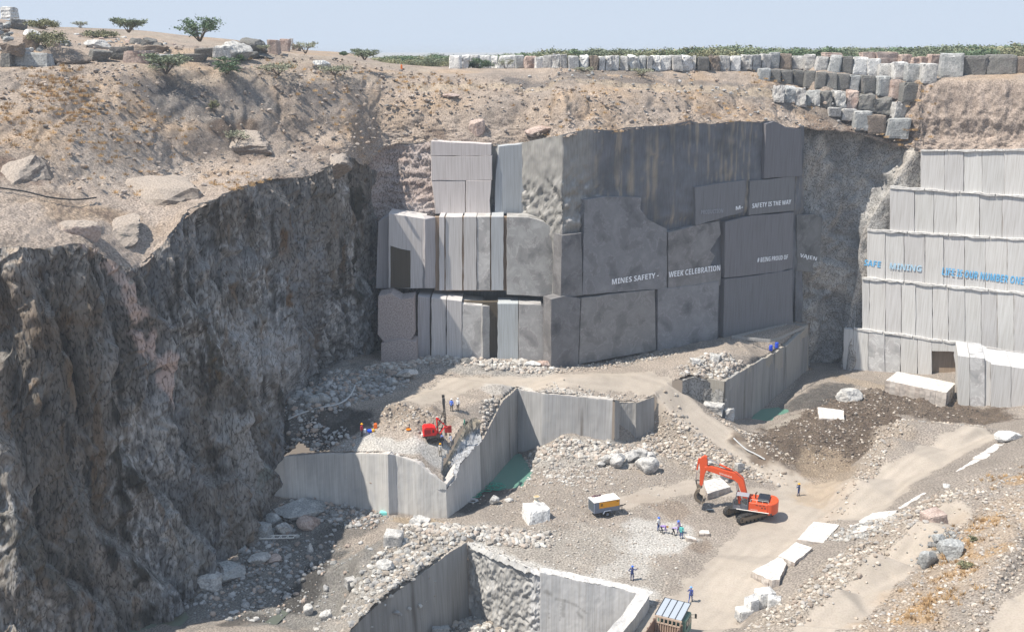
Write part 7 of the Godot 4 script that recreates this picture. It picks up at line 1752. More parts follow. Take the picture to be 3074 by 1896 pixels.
func strew(line: Array, half: float, count: int, lo: float, hi: float, tints: Array, level := -1, sink := 0.2) -> void:
	var total := 0.0
	for k in line.size() - 1: total += (line[k] as Vector3).distance_to(line[k + 1])
	for c in count:
		var p: Vector3 = line[0]
		if line.size() > 1:
			var t := rng.randf() * total
			for k in line.size() - 1:
				var l: float = (line[k] as Vector3).distance_to(line[k + 1])
				if t <= l or k == line.size() - 2:
					p = (line[k] as Vector3).lerp(line[k + 1], clampf(t / l, 0, 1))
					break
				t -= l
		var f := rng.randf() * TAU
		var r := half * sqrt(rng.randf())
		p += Vector3(cos(f) * r, 0, sin(f) * r)
		var j := int((p.x - GX0) / STEP)
		var i := int((-p.z - GD0) / STEP)
		if i < 0 or j < 0 or i >= GND - 1 or j >= GNX - 1: continue
		if level >= 0 and gmask[i * GNX + j] != level: continue
		if groad[i * GNX + j] > 0.5 and rng.randf() < 0.85: continue
		var s := lo + (hi - lo) * pow(rng.randf(), 3.0)
		stone_at(Vector3(p.x, gy(p.x, p.z) + s * (0.35 - sink), p.z), s, tints)

func stone_at(p: Vector3, s: float, tints: Array) -> void:
	var b := Basis.from_euler(Vector3(rng.randf() * 6.3, rng.randf() * 6.3, rng.randf() * 6.3)).scaled(Vector3(s * rng.randf_range(0.8, 1.3), s * rng.randf_range(0.6, 1.0), s * rng.randf_range(0.8, 1.2)))
	var c: Color = tints[rng.randi() % tints.size()]
	rubble.append([Transform3D(b, p), c * rng.randf_range(0.8, 1.2)])

func strew_sheet(rows: Array, r0: int, r1: int, c0: int, c1: int, count: int, lo: float, hi: float, tints: Array) -> void:   # on a terrain mesh that is already built
	pass

func emit_rubble(called: String, label: String) -> void:
	var kinds := 5
	for v in kinds:
		var mm := MultiMesh.new()
		mm.transform_format = MultiMesh.TRANSFORM_3D
		mm.use_colors = true
		mm.mesh = rock_mesh(Vector3.ONE, "", 1, 71.0 + v * 5.3, 7)
		var mine := []
		for i in range(v, rubble.size(), kinds): mine.append(rubble[i])
		mm.instance_count = mine.size()
		for i in mine.size():
			mm.set_instance_transform(i, mine[i][0])
			mm.set_instance_color(i, mine[i][1])
		var o := MultiMeshInstance3D.new()
		o.multimesh = mm
		o.material_override = M.chip
		o.name = numbered(called)
		add_child(o)
		tag(o, label, "rubble", "loose rubble", "stuff")
	rubble = []

func build_rubble() -> void:
	var grey := [Color(0.36, 0.35, 0.33), Color(0.27, 0.265, 0.26), Color(0.45, 0.43, 0.40), Color(0.33, 0.29, 0.25)]
	var pale := [Color(0.40, 0.375, 0.345), Color(0.46, 0.445, 0.42), Color(0.34, 0.31, 0.28), Color(0.36, 0.31, 0.27)]
	var dirt := [Color(0.36, 0.31, 0.26), Color(0.30, 0.25, 0.21), Color(0.46, 0.42, 0.37), Color(0.33, 0.31, 0.29)]
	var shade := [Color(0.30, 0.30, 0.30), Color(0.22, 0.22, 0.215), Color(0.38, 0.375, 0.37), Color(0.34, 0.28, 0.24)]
	var dark := [Color(0.14, 0.11, 0.09), Color(0.11, 0.09, 0.075), Color(0.42, 0.38, 0.34), Color(0.17, 0.135, 0.105), Color(0.13, 0.105, 0.085)]
	# rubble mound, its edge and the strip beside the cut
	strew([V(-15.32,0.5,-95.12), V(-11.98,1,-100.37), V(-7.49,1.3,-108.19)], 5.5, 1500, 0.14, 0.75, grey, 0)
	strew([V(-11.19,0.8,-111.71), V(-5.89,1,-109.87)], 2.5, 420, 0.2, 0.85, pale, 0)
	strew([V(-5.2,0.7,-110.81), V(-0.76,0.5,-109.8), V(3.63,0.4,-109.47)], 2.2, 700, 0.2, 0.8, pale, 0)
	strew([V(3.58,0.2,-107.76), V(13.37,0,-109.21), V(11.6,0,-101.29)], 7.0, 700, 0.08, 0.32, pale, 0)
	# foot of the back wall and the ramp slope
	strew([V(2.05,-0.5,-136.26), V(4.41,0.3,-135.85), V(9.11,0.4,-135.29), V(14.34,0.7,-134.55), V(19.76,1,-135.68)], 1.8, 1300, 0.18, 0.8, pale, 0)
	strew([V(3.68,0,-130.24), V(8.29,0.2,-131.23), V(10.87,0,-127.4)], 4.5, 900, 0.1, 0.5, pale, 0)
	strew([V(21.51,3.4,-142.52), V(22.45,2.4,-138.27), V(25.38,1.5,-134.11), V(29.12,0.4,-129.3)], 3.6, 2100, 0.12, 0.6, dirt, 0)
	strew([V(31.11,1,-130.78), V(34.38,0.5,-127.64), V(36.68,0.4,-127.87)], 2.5, 500, 0.12, 0.6, dirt, 0)
	strew([V(29.09,3.6,-141.97), V(33.38,1.6,-138.69), V(37.15,0.8,-132.01)], 1.8, 600, 0.12, 0.5, dirt, 0)
	strew([V(0.75,0,-117.08), V(6.63,0,-120.77), V(16.46,0,-127.4), V(23.73,0,-127.4)], 9.0, 1500, 0.07, 0.35, dirt, 0)
	# shaded floor under the cliff
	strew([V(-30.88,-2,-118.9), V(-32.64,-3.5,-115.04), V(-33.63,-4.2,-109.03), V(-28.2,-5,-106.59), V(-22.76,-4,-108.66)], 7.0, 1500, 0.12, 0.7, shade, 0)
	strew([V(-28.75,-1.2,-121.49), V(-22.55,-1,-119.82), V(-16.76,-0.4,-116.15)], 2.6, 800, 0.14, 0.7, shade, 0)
	# brown spoil heap
	strew([V(39.53,0.8,-136.66), V(47.15,2,-144.56), V(58.31,2,-155.16), V(67.06,1.7,-152)], 7.0, 2400, 0.1, 0.42, dark, 0)
	strew([V(43.66,1,-134.58), V(50.48,1.4,-137.56)], 5.0, 1000, 0.1, 0.4, dark, 0)
	# berms and the near slope
	strew([V(37.58,2,-111.68), V(43.76,3.6,-120.38), V(51.27,5,-131.44), V(54.95,5.5,-135.35), V(63.89,5.6,-132.42)], 1.8, 1500, 0.1, 0.5, dirt, 0)
	strew([V(24.26,3.6,-85.2), V(31.13,4.6,-91.56), V(37.64,5.2,-97.46), V(44.87,6.4,-102.93), V(49.96,7,-106.51)], 3.0, 2600, 0.1, 0.55, dirt, 0)
	strew([V(36.11,2.8,-104.66), V(38.49,3.8,-103.66), V(43.15,5,-105.36)], 2.0, 600, 0.15, 0.6, grey, 0)
	strew([V(33.39,5.8,-80.87), V(40.1,7,-86.81), V(46.37,8,-94.23), V(56.03,9.3,-107.03)], 5.0, 2400, 0.08, 0.4, dirt, 0)
	strew([V(41.13,5.6,-95.31), V(44.76,6.6,-96.1)], 1.8, 260, 0.2, 0.8, [Color(0.24, 0.24, 0.24), Color(0.30, 0.30, 0.29), Color(0.2, 0.2, 0.2)], 0)
	strew([V(37.35,8,-75.97), V(42.84,9.5,-82.29), V(48.29,10.5,-88.36)], 1.6, 600, 0.08, 0.4, dirt, 0)
	# bench: wall foot, scree in the shade, the outcrop
	strew([V(-19.5,10.6,-142.55), V(-14.28,10,-148.73), V(-8.63,9.6,-149.61), V(-1.61,9.4,-148.53), V(5.33,9.2,-147.89)], 2.2, 1500, 0.18, 0.85, pale, 1)
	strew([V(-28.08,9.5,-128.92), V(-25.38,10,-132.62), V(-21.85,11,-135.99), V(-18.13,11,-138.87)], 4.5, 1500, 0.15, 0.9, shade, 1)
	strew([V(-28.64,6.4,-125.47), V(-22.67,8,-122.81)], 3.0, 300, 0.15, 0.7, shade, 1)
	strew([V(-16.07,9.4,-125.95), V(-10.04,9.6,-125.4)], 3.0, 400, 0.1, 0.5, dirt, 1)
	strew([V(4.65,9.3,-146.3), V(13.14,8.9,-150.81), V(24.8,9.1,-155.82)], 2.0, 700, 0.1, 0.5, dirt, 1)
	strew([V(27.07,9.4,-145.98), V(32.3,10,-150.5), V(36.11,8.8,-150.05)], 3.4, 900, 0.15, 0.8, pale, 1)
	strew([V(2.67,9,-140.22), V(13.43,8.6,-139.53), V(18.78,8.4,-139.19)], 2.2, 600, 0.1, 0.45, pale, 1)
	strew([V(-4.13,7,-126.18), V(-2.06,8.5,-135.23)], 1.4, 200, 0.15, 0.6, pale, 1)
	# floor of the cut
	strew([V(-2.17,-7.5,-104.48), V(-4.47,-7,-102.77)], 3.0, 500, 0.2, 0.8, grey, 2)
	emit_rubble("rubble", "loose broken stone lying over the quarry floor and banks")
	# stones on the dry slopes above the rim: each patch is [centre line, half width, count]
	for patch in SLOPES:
		var line: Array = patch[0]
		for c in int(patch[2] * 0.55):
			var k := rng.randi() % (line.size() - 1)
			var p: Vector3 = (line[k] as Vector3).lerp(line[k + 1], rng.randf()) + Vector3(rng.randf_range(-1, 1), 0, rng.randf_range(-1, 1)) * float(patch[1])
			var y := upper_y(p.x, p.z)
			if y < -100: continue
			var s := 0.09 + 0.55 * pow(rng.randf(), 5.0)
			stone_at(Vector3(p.x, y + s * 0.1, p.z), s, [[Color(0.40, 0.35, 0.31), Color(0.25, 0.22, 0.2), Color(0.34, 0.275, 0.225), Color(0.18, 0.165, 0.155), Color(0.31, 0.26, 0.22)], shade, pale][patch[3]])
	emit_rubble("slope_stones", "small stones scattered over the dry slope above the rim")

var upper_cells := {}
func upper_index(mesh: ArrayMesh) -> void:           # heights of the upper terrain by 1 m cell
	var pos: PackedVector3Array = mesh.surface_get_arrays(0)[Mesh.ARRAY_VERTEX]
	for p in pos:
		var c := Vector2i(int(floor(p.x)), int(floor(p.z)))
		if not upper_cells.has(c) or upper_cells[c] < p.y: upper_cells[c] = p.y

func upper_y(x: float, z: float) -> float:
	var c := Vector2i(int(floor(x)), int(floor(z)))
	for o in [Vector2i(0, 0), Vector2i(1, 0), Vector2i(-1, 0), Vector2i(0, 1), Vector2i(0, -1)]:
		if upper_cells.has(c + o): return upper_cells[c + o]
	return -999.0

# ---------------------------------------------------------------- plants
const LEAF := {"a": [0.18, 0.21, 0.135], "g": [0.10, 0.15, 0.08], "o": [0.20, 0.20, 0.115], "s": [0.26, 0.27, 0.185]}

func foliage_mesh(w: float, h: float, kind: String, count: int, tips: Array, size: float) -> ArrayMesh:
	var st := begin()
	var t: Array = LEAF[kind]
	for tip in tips:
		var shade := rng.randf_range(0.75, 1.3)
		for k in count:
			var d := Vector3(rng.randfn(), rng.randfn() * 0.42, rng.randfn()) * w * 0.062
			var p: Vector3 = tip + d
			if p.y < 0.1: p.y = rng.randf_range(0.1, 0.3) * h
			var u := Vector3(rng.randfn(), rng.randfn() * 0.6, rng.randfn()).normalized()
			var v := u.cross(Vector3(rng.randfn(), rng.randfn(), rng.randfn())).normalized()
			var s := size * rng.randf_range(0.6, 1.4)
			var c := Color(t[0], t[1], t[2]) * shade * rng.randf_range(0.75, 1.3)
			tri(st, p - u * s, p + v * s * 0.45, p + u * s, c)
			tri(st, p - u * s, p + u * s, p - v * s * 0.45, c)
	return st.commit()

func bush_parts(w: float, h: float, kind: String, dense: float) -> Array:
	var tips := []
	var st := begin()
	var arms := 7 if kind != "s" else 6
	var wood := Color(0.13, 0.105, 0.085)
	for a in arms:
		var f := TAU * a / arms + rng.randf_range(-.3, .3)
		var reach := w * 0.5 * rng.randf_range(0.55, 0.95)
		var top := h * (rng.randf_range(0.68, 0.95) if kind != "g" else rng.randf_range(0.3, 0.9))
		if kind == "o": top = h * rng.randf_range(0.4, 0.9)
		var mid := Vector3(cos(f) * reach * 0.4, top * 0.55, sin(f) * reach * 0.4)
		var end := Vector3(cos(f) * reach, top, sin(f) * reach)
		tube(st, [Vector3(cos(f), 0, sin(f)) * 0.08, mid, end], [0.018 * w, 0.012 * w, 0.004 * w], 5, wood)
		tips.append(end)
		for b in 5:
			var e := mid.lerp(end, rng.randf_range(0.2, 1.0)) + Vector3(rng.randf_range(-1, 1) * w * 0.16, rng.randf_range(-.12, .2) * h, rng.randf_range(-1, 1) * w * 0.16)
			e.y = minf(e.y, h * 0.96)
			tube(st, [mid, e], [0.008 * w, 0.003 * w], 4, wood, false)
			tips.append(e)
	if kind in ["g", "a"]:
		for b in 14: tips.append(Vector3(rng.randf_range(-.36, .36) * w, h * rng.randf_range(0.3, 0.9), rng.randf_range(-.36, .36) * w))
	for b in 6: tips.append(Vector3(rng.randf_range(-.2, .2) * w, h * rng.randf_range(0.6, 0.98), rng.randf_range(-.2, .2) * w))
	var leaf := clampf(w * 0.03, 0.07, 0.16)
	return [foliage_mesh(w, h, kind, int(38 * dense), tips, leaf), st.commit()]

func build_plants() -> void:
	var leafy := plain("leaves", Color.WHITE, 0.7)
	leafy.vertex_color_use_as_albedo = true
	leafy.backlight_enabled = true
	leafy.backlight = Color(0.25, 0.28, 0.15)
	var wood := plain("wood", Color.WHITE, 0.9)
	wood.vertex_color_use_as_albedo = true
	for b in BUSHES:
		var p: Vector3 = b[0]
		var y := upper_y(p.x, p.z) if p.y > 30 else gy(p.x, p.z)
		if y > -100: p.y = maxf(y - 0.1, p.y - 0.8)
		var t := thing("tree" if (b[3] as String) in ["a", "g"] and b[2] > 2.4 else "bush", b[4], "tree" if (b[3] as String) in ["a", "g"] and b[2] > 2.4 else "bush", p)
		var m := bush_parts(b[1], b[2], b[3], 1.0 if b[3] != "s" else 0.4)
		obj("foliage", m[0], leafy, t)
		obj("stems", m[1], wood, t)
	# the scrub belt far behind, one mass
	var kinds := []
	for k in 4:
		var both := bush_parts(7.0, 3.4, ["o", "a", "o", "g"][k], 1.0)
		kinds.append(both[0])
	for k in 4:
		var mm := MultiMesh.new()
		mm.transform_format = MultiMesh.TRANSFORM_3D
		mm.use_colors = true
		mm.mesh = kinds[k]
		mm.instance_count = 210
		for i in mm.instance_count:
			var D := rng.randf_range(205, 420)
			var x := D * rng.randf_range(-0.13, 0.56)
			var hump := 1.0 + 0.45 * sin(x * 0.055 + 1.0) + 0.2 * sin(x * 0.13)
			var rise := clampf((x / D + 0.10) / 0.30, 0.25, 1.0)
			var s := rng.randf_range(0.9, 1.4) * (0.5 + 0.6 * rise) * lerpf(0.8, 1.15, hump * 0.5)
			mm.set_instance_transform(i, Transform3D(Basis.from_euler(Vector3(0, rng.randf() * TAU, 0)).scaled(Vector3(s * 1.3, s, s * 1.3)), Vector3(x, 52.3, -D)))
			mm.set_instance_color(i, Color.WHITE * rng.randf_range(0.9, 1.25))
		var o := MultiMeshInstance3D.new()
		o.multimesh = mm
		o.material_override = leafy
		o.name = numbered("scrub")
		add_child(o)
		tag(o, "belt of olive thorn scrub along the flat horizon", "scrub", "scrub along the horizon", "stuff")
	# dry grass tufts
	var tuft := begin()
	for k in 26:
		var f := rng.randf() * TAU
		var r := rng.randf() * 0.3
		var p := Vector3(cos(f) * r, 0, sin(f) * r)
		var q := p * 1.9 + Vector3(0, rng.randf_range(0.25, 0.5), 0)
		tri(tuft, p + Vector3(0.035, 0, 0), q, p - Vector3(0.035, 0, 0.02))
	var gm := MultiMesh.new()
	gm.transform_format = MultiMesh.TRANSFORM_3D
	gm.use_colors = true
	gm.mesh = tuft.commit()
	var at := []
	for patch in GRASS:
		for k in int(patch[2]):
			var p: Vector3 = patch[0] + Vector3(rng.randfn(), 0, rng.randfn()) * float(patch[1])
			var y := upper_y(p.x, p.z) if p.y > 30 else gy(p.x, p.z)
			if y > -100: at.append(Vector3(p.x, y - 0.03, p.z))
	gm.instance_count = at.size()
	for i in at.size():
		gm.set_instance_transform(i, Transform3D(Basis.from_euler(Vector3(0, rng.randf() * TAU, 0)).scaled(Vector3.ONE * rng.randf_range(0.5, 1.2)), at[i]))
		gm.set_instance_color(i, Color(0.46, 0.31, 0.16) * rng.randf_range(0.8, 1.25))
	var go := MultiMeshInstance3D.new()
	go.multimesh = gm
	go.material_override = M.chip
	go.name = numbered("grass")
	add_child(go)
	tag(go, "tufts of dry orange grass on the slopes", "grass", "", "stuff")

# ---------------------------------------------------------------- people
func seg_dist(p: Vector3, a: Vector3, b: Vector3, ra: float, rb: float) -> float:
	var ab := b - a
	var t := clampf((p - a).dot(ab) / maxf(ab.length_squared(), 1e-6), 0.0, 1.0)
	return p.distance_to(a + ab * t) - lerpf(ra, rb, t)

# bones: [a, b, radius a, radius b, what it wears]; one smooth skin round all of them by surface nets
func body_mesh(bones: Array, wear: Dictionary, cell: float) -> ArrayMesh:
	var lo := Vector3.ONE * 1e9
	var hi := Vector3.ONE * -1e9
	for b in bones:
		for e in 2:
			lo = lo.min((b[e] as Vector3) - Vector3.ONE * (float(b[2 + e]) + 0.08))
			hi = hi.max((b[e] as Vector3) + Vector3.ONE * (float(b[2 + e]) + 0.08))
	var nx := int((hi.x - lo.x) / cell) + 2
	var ny := int((hi.y - lo.y) / cell) + 2
	var nzz := int((hi.z - lo.z) / cell) + 2
	var f := PackedFloat32Array()
	f.resize(nx * ny * nzz)
	f.fill(1.0)
	var best := PackedFloat32Array()
	best.resize(f.size())
	best.fill(9.0)
	var who := PackedInt32Array()
	who.resize(f.size())
	for n in bones.size():
		var b: Array = bones[n]
		var r: float = maxf(b[2], b[3]) + 0.1
		var l: Vector3 = ((b[0] as Vector3).min(b[1]) - Vector3.ONE * r - lo) / cell
		var h: Vector3 = ((b[0] as Vector3).max(b[1]) + Vector3.ONE * r - lo) / cell
		for x in range(maxi(0, int(l.x)), mini(nx, int(h.x) + 2)):
			for y in range(maxi(0, int(l.y)), mini(ny, int(h.y) + 2)):
				for z in range(maxi(0, int(l.z)), mini(nzz, int(h.z) + 2)):
					var k := (x * ny + y) * nzz + z
					var d := seg_dist(lo + Vector3(x, y, z) * cell, b[0], b[1], b[2], b[3])
					if d < best[k]:
						best[k] = d
						who[k] = n
					var q := clampf(0.5 + 0.5 * (d - f[k]) / 0.045, 0.0, 1.0)
					f[k] = lerpf(d, f[k], q) - 0.045 * q * (1.0 - q)
	var at := {}
	var pos := PackedVector3Array()
	var col := PackedColorArray()
	var step := [1 * ny * nzz, nzz, 1]
	for x in nx - 1:
		for y in ny - 1:
			for z in nzz - 1:
				var k := (x * ny + y) * nzz + z
				var sum := Vector3.ZERO
				var count := 0
				var inside := f[k] < 0
				var mixed := false
				for c in range(1, 8):
					if (f[k + (c & 1) * step[0] + ((c >> 1) & 1) * step[1] + (c >> 2)] < 0) != inside:
						mixed = true
						break
				if not mixed: continue
				for e in 12:
					var ax := e / 4
					var o := [0, 0, 0]
					o[(ax + 1) % 3] = e & 1
					o[(ax + 2) % 3] = (e >> 1) & 1
					var k0: int = k + o[0] * step[0] + o[1] * step[1] + o[2]
					var a: float = f[k0]
					var bb: float = f[k0 + step[ax]]
					if (a < 0) != (bb < 0):
						var v := Vector3(o[0], o[1], o[2])
						v[ax] += a / (a - bb)
						sum += v
						count += 1
				at[k] = pos.size()
				pos.append(lo + (Vector3(x, y, z) + sum / count) * cell)
				col.append(wear[bones[who[k]][4]])
	var idx := PackedInt32Array()
	for x in range(1, nx - 1):
		for y in range(1, ny - 1):
			for z in range(1, nzz - 1):
				var k := (x * ny + y) * nzz + z
				for ax in 3:
					var a: float = f[k]
					var b: float = f[k + step[ax]]
					if (a < 0) == (b < 0): continue
					var s1: int = step[(ax + 1) % 3]
					var s2: int = step[(ax + 2) % 3]
					var q := [at.get(k - s1 - s2, -1), at.get(k - s2, -1), at.get(k, -1), at.get(k - s1, -1)]
					if q.has(-1): continue
					if a < 0: idx.append_array(PackedInt32Array([q[0], q[2], q[1], q[0], q[3], q[2]]))
					else: idx.append_array(PackedInt32Array([q[0], q[1], q[2], q[0], q[2], q[3]]))
	var nor := PackedVector3Array()
	nor.resize(pos.size())
	for t in range(0, idx.size(), 3):
		var n := (pos[idx[t + 2]] - pos[idx[t]]).cross(pos[idx[t + 1]] - pos[idx[t]])
		for c in 3: nor[idx[t + c]] += n
	for k in nor.size(): nor[k] = nor[k].normalized()
	return surface(pos, col, idx, nor)

const POSES := {
	"stand": {"pel": [0, .93, 0], "neck": [0, 1.46, 0], "head": [0, 1.62, .02], "sho": [.19, 1.40, 0], "hip": [.09, .90, 0], "kneeL": [.11, .50, .03], "kneeR": [.11, .50, .02], "ankL": [.12, .09, -.02], "ankR": [.12, .09, -.02], "elL": [.25, 1.12, -.03], "elR": [.25, 1.12, -.03], "wrL": [.25, .87, .07], "wrR": [.25, .87, .07]},
	"hip": {"pel": [0, .93, 0], "neck": [0, 1.46, 0], "head": [0, 1.62, .02], "sho": [.19, 1.40, 0], "hip": [.09, .90, 0], "kneeL": [.12, .50, .03], "kneeR": [.12, .50, .02], "ankL": [.14, .09, -.02], "ankR": [.13, .09, -.02], "elL": [.40, 1.36, .08], "elR": [.38, 1.14, -.1], "wrL": [.50, 1.52, .16], "wrR": [.19, 1.0, .06]},
	"walk": {"pel": [0, .92, 0], "neck": [0, 1.45, .04], "head": [0, 1.61, .07], "sho": [.19, 1.39, .02], "hip": [.09, .89, 0], "kneeL": [.1, .50, .2], "kneeR": [.1, .48, -.05], "ankL": [.1, .09, .26], "ankR": [.1, .14, -.34], "elL": [.25, 1.12, -.1], "elR": [.3, 1.15, .1], "wrL": [.24, .88, .0], "wrR": [.42, 1.05, .28]},
	"look": {"pel": [0, .93, 0], "neck": [0, 1.46, 0], "head": [0, 1.62, .02], "sho": [.19, 1.40, 0], "hip": [.09, .90, 0], "kneeL": [.11, .50, .03], "kneeR": [.11, .50, .02], "ankL": [.13, .09, -.04], "ankR": [.12, .09, .06], "elL": [.34, 1.2, .12], "elR": [.34, 1.2, .12], "wrL": [.1, 1.42, .26], "wrR": [.1, 1.42, .26]},
	"bend": {"pel": [0, .86, -.14], "neck": [0, .97, .40], "head": [0, .93, .57], "sho": [.18, .94, .33], "hip": [.09, .84, -.14], "kneeL": [.13, .47, .06], "kneeR": [.13, .47, -.04], "ankL": [.16, .09, .12], "ankR": [.15, .09, -.2], "elL": [.21, .64, .42], "elR": [.21, .64, .40], "wrL": [.12, .38, .48], "wrR": [.13, .36, .44]},
	"work": {"pel": [0, .92, -.04], "neck": [0, 1.42, .1], "head": [0, 1.56, .16], "sho": [.19, 1.36, .08], "hip": [.09, .89, -.04], "kneeL": [.11, .50, .06], "kneeR": [.11, .50, -.02], "ankL": [.12, .09, .08], "ankR": [.12, .09, -.14], "elL": [.24, 1.1, .18], "elR": [.25, 1.1, .14], "wrL": [.14, 1.08, .44], "wrR": [.16, 1.02, .42]},
	"sit": {"pel": [0, .50, 0], "neck": [0, 1.05, .02], "head": [0, 1.21, .06], "sho": [.19, .99, .02], "hip": [.09, .48, 0], "kneeL": [.13, .55, .42], "kneeR": [.13, .55, .42], "ankL": [.13, .12, .48], "ankR": [.13, .12, .48], "elL": [.25, .76, .12], "elR": [.25, .76, .12], "wrL": [.2, .74, .38], "wrR": [.2, .74, .38]}}

func v3(a: Array) -> Vector3:
	return Vector3(a[0], a[1], a[2])

func bones_of(pose: String) -> Array:
	var j: Dictionary = POSES[pose]
	var pel := v3(j.pel)
	var neck := v3(j.neck)
	var head := v3(j.head)
	var up := (head - neck).normalized()
	var fwd := Vector3.RIGHT.cross(up).normalized()
	var bones := [[pel, pel.lerp(neck, 0.45), .135, .13, "shirt"], [pel.lerp(neck, 0.45), pel.lerp(neck, 0.85), .145, .125, "shirt"], [neck, neck.lerp(head, 0.5), .055, .055, "skin"], [head - up * .03, head + up * .06, .083, .092, "skin"], [head - up * .06 + fwd * .03, head + up * .02 + fwd * .035, .05, .06, "skin"], [head + fwd * .085 - up * .01, head + fwd * .1 - up * .035, .012, .018, "skin"], [head + up * .05 - fwd * .02, head + up * .075, .093, .09, "hair"], [head + Vector3(.09, 0, 0), head + Vector3(.09, -.03, 0), .016, .012, "skin"], [head - Vector3(.09, 0, 0), head - Vector3(.09, .03, 0), .016, .012, "skin"]]
	for s in [["L", -1.0], ["R", 1.0]]:
		var m := Vector3(s[1], 1, 1)
		var sho := v3(j.sho) * m
		var hip := v3(j.hip) * m
		var knee := v3(j["knee" + s[0]]) * m
		var ank := v3(j["ank" + s[0]]) * m
		var el := v3(j["el" + s[0]]) * m
		var wr := v3(j["wr" + s[0]]) * m
		var toe := ank + Vector3(s[1] * .02, -.045, .15)
		bones.append_array([[neck - up * .06, sho, .075, .065, "shirt"], [sho, el, .062, .048, "sleeve"], [el, wr, .045, .034, "forearm"], [wr, wr + (wr - el).normalized() * .06, .034, .03, "skin"], [hip, knee, .093, .066, "trousers"], [knee, ank, .062, .042, "trousers"], [pel, hip, .12, .1, "trousers"], [ank - Vector3(0, .03, .04), toe, .05, .042, "boots"]])
	return bones

var pose_cache := {}

func person(label: String, at: Vector3, turn: float, pose: String, shirt: Color, trousers: Color, helmet, hair := Color(0.02, 0.018, 0.015), sleeve_bare := false) -> Node3D:
	var skin := Color(0.16, 0.085, 0.05)
	var bones := bones_of(pose)
	var wear := {"shirt": shirt, "sleeve": shirt, "forearm": skin if sleeve_bare else shirt, "skin": skin, "trousers": trousers, "boots": Color(0.03, 0.028, 0.025), "hair": hair}
	var t := thing("person", label, "person", at, turn, "")
	var m := body_mesh(bones, wear, 0.03)
	var body := obj("body", m, M.cloth, t)
	# fingers, eyes, mouth
	var st := begin()
	for b in bones:
		if b[4] == "skin" and b[2] == .034:
			var w: Vector3 = b[1]
			var dir: Vector3 = ((b[1] as Vector3) - b[0]).normalized()
			var side := dir.cross(Vector3(0, 0, 1) if absf(dir.z) < 0.8 else Vector3.RIGHT).normalized()
			var curl := dir.cross(side).normalized()
			for k in 4:
				var o := w + side * (k - 1.5) * .019
				var l: float = [.07, .082, .077, .06][k]
				tube(st, [o, o + dir * l * .55, o + dir * l * .85 + curl * l * .4], [.0095, .0085, .007], 5, skin)
			tube(st, [b[0], (b[0] as Vector3) + side * .045 + dir * .03, (b[0] as Vector3) + side * .05 + dir * .065], [.012, .011, .008], 5, skin)
	var j: Dictionary = POSES[pose]
	var head := v3(j.head)
	var up := (head - v3(j.neck)).normalized()
	var fwd := Vector3.RIGHT.cross(up).normalized()
	obj("hand", st.commit(), M.cloth, t)
	var face := begin()
	for s in [-1.0, 1.0]:
		lathe(face, head + fwd * .088 + Vector3(s * .033, 0, 0) + up * .012, [[0.0, -.012], [.011, 0], [0.0, .012]], 6, Basis.IDENTITY, Color(0.02, 0.02, 0.02))
	box(face, head + fwd * .09 - up * .06, Vector3(.045, .01, .012), .003, Basis.IDENTITY, Color(0.12, 0.05, 0.045))
	obj("face", face.commit(), M.cloth, t)
	if helmet != null:
		var hm := begin()
		var axis := Basis(Quaternion(Vector3.UP, up))
		lathe(hm, head + up * .055, [[.165, -.012], [.168, 0.0], [.128, .012], [.124, .05], [.10, .095], [.055, .12], [0.0, .128]].duplicate(), 16, axis, helmet)
		box(hm, head + up * .065 + fwd * .145, Vector3(.17, .015, .08), .006, axis, helmet)
		obj("helmet", hm.commit(), M.hardhat, t)
	return t

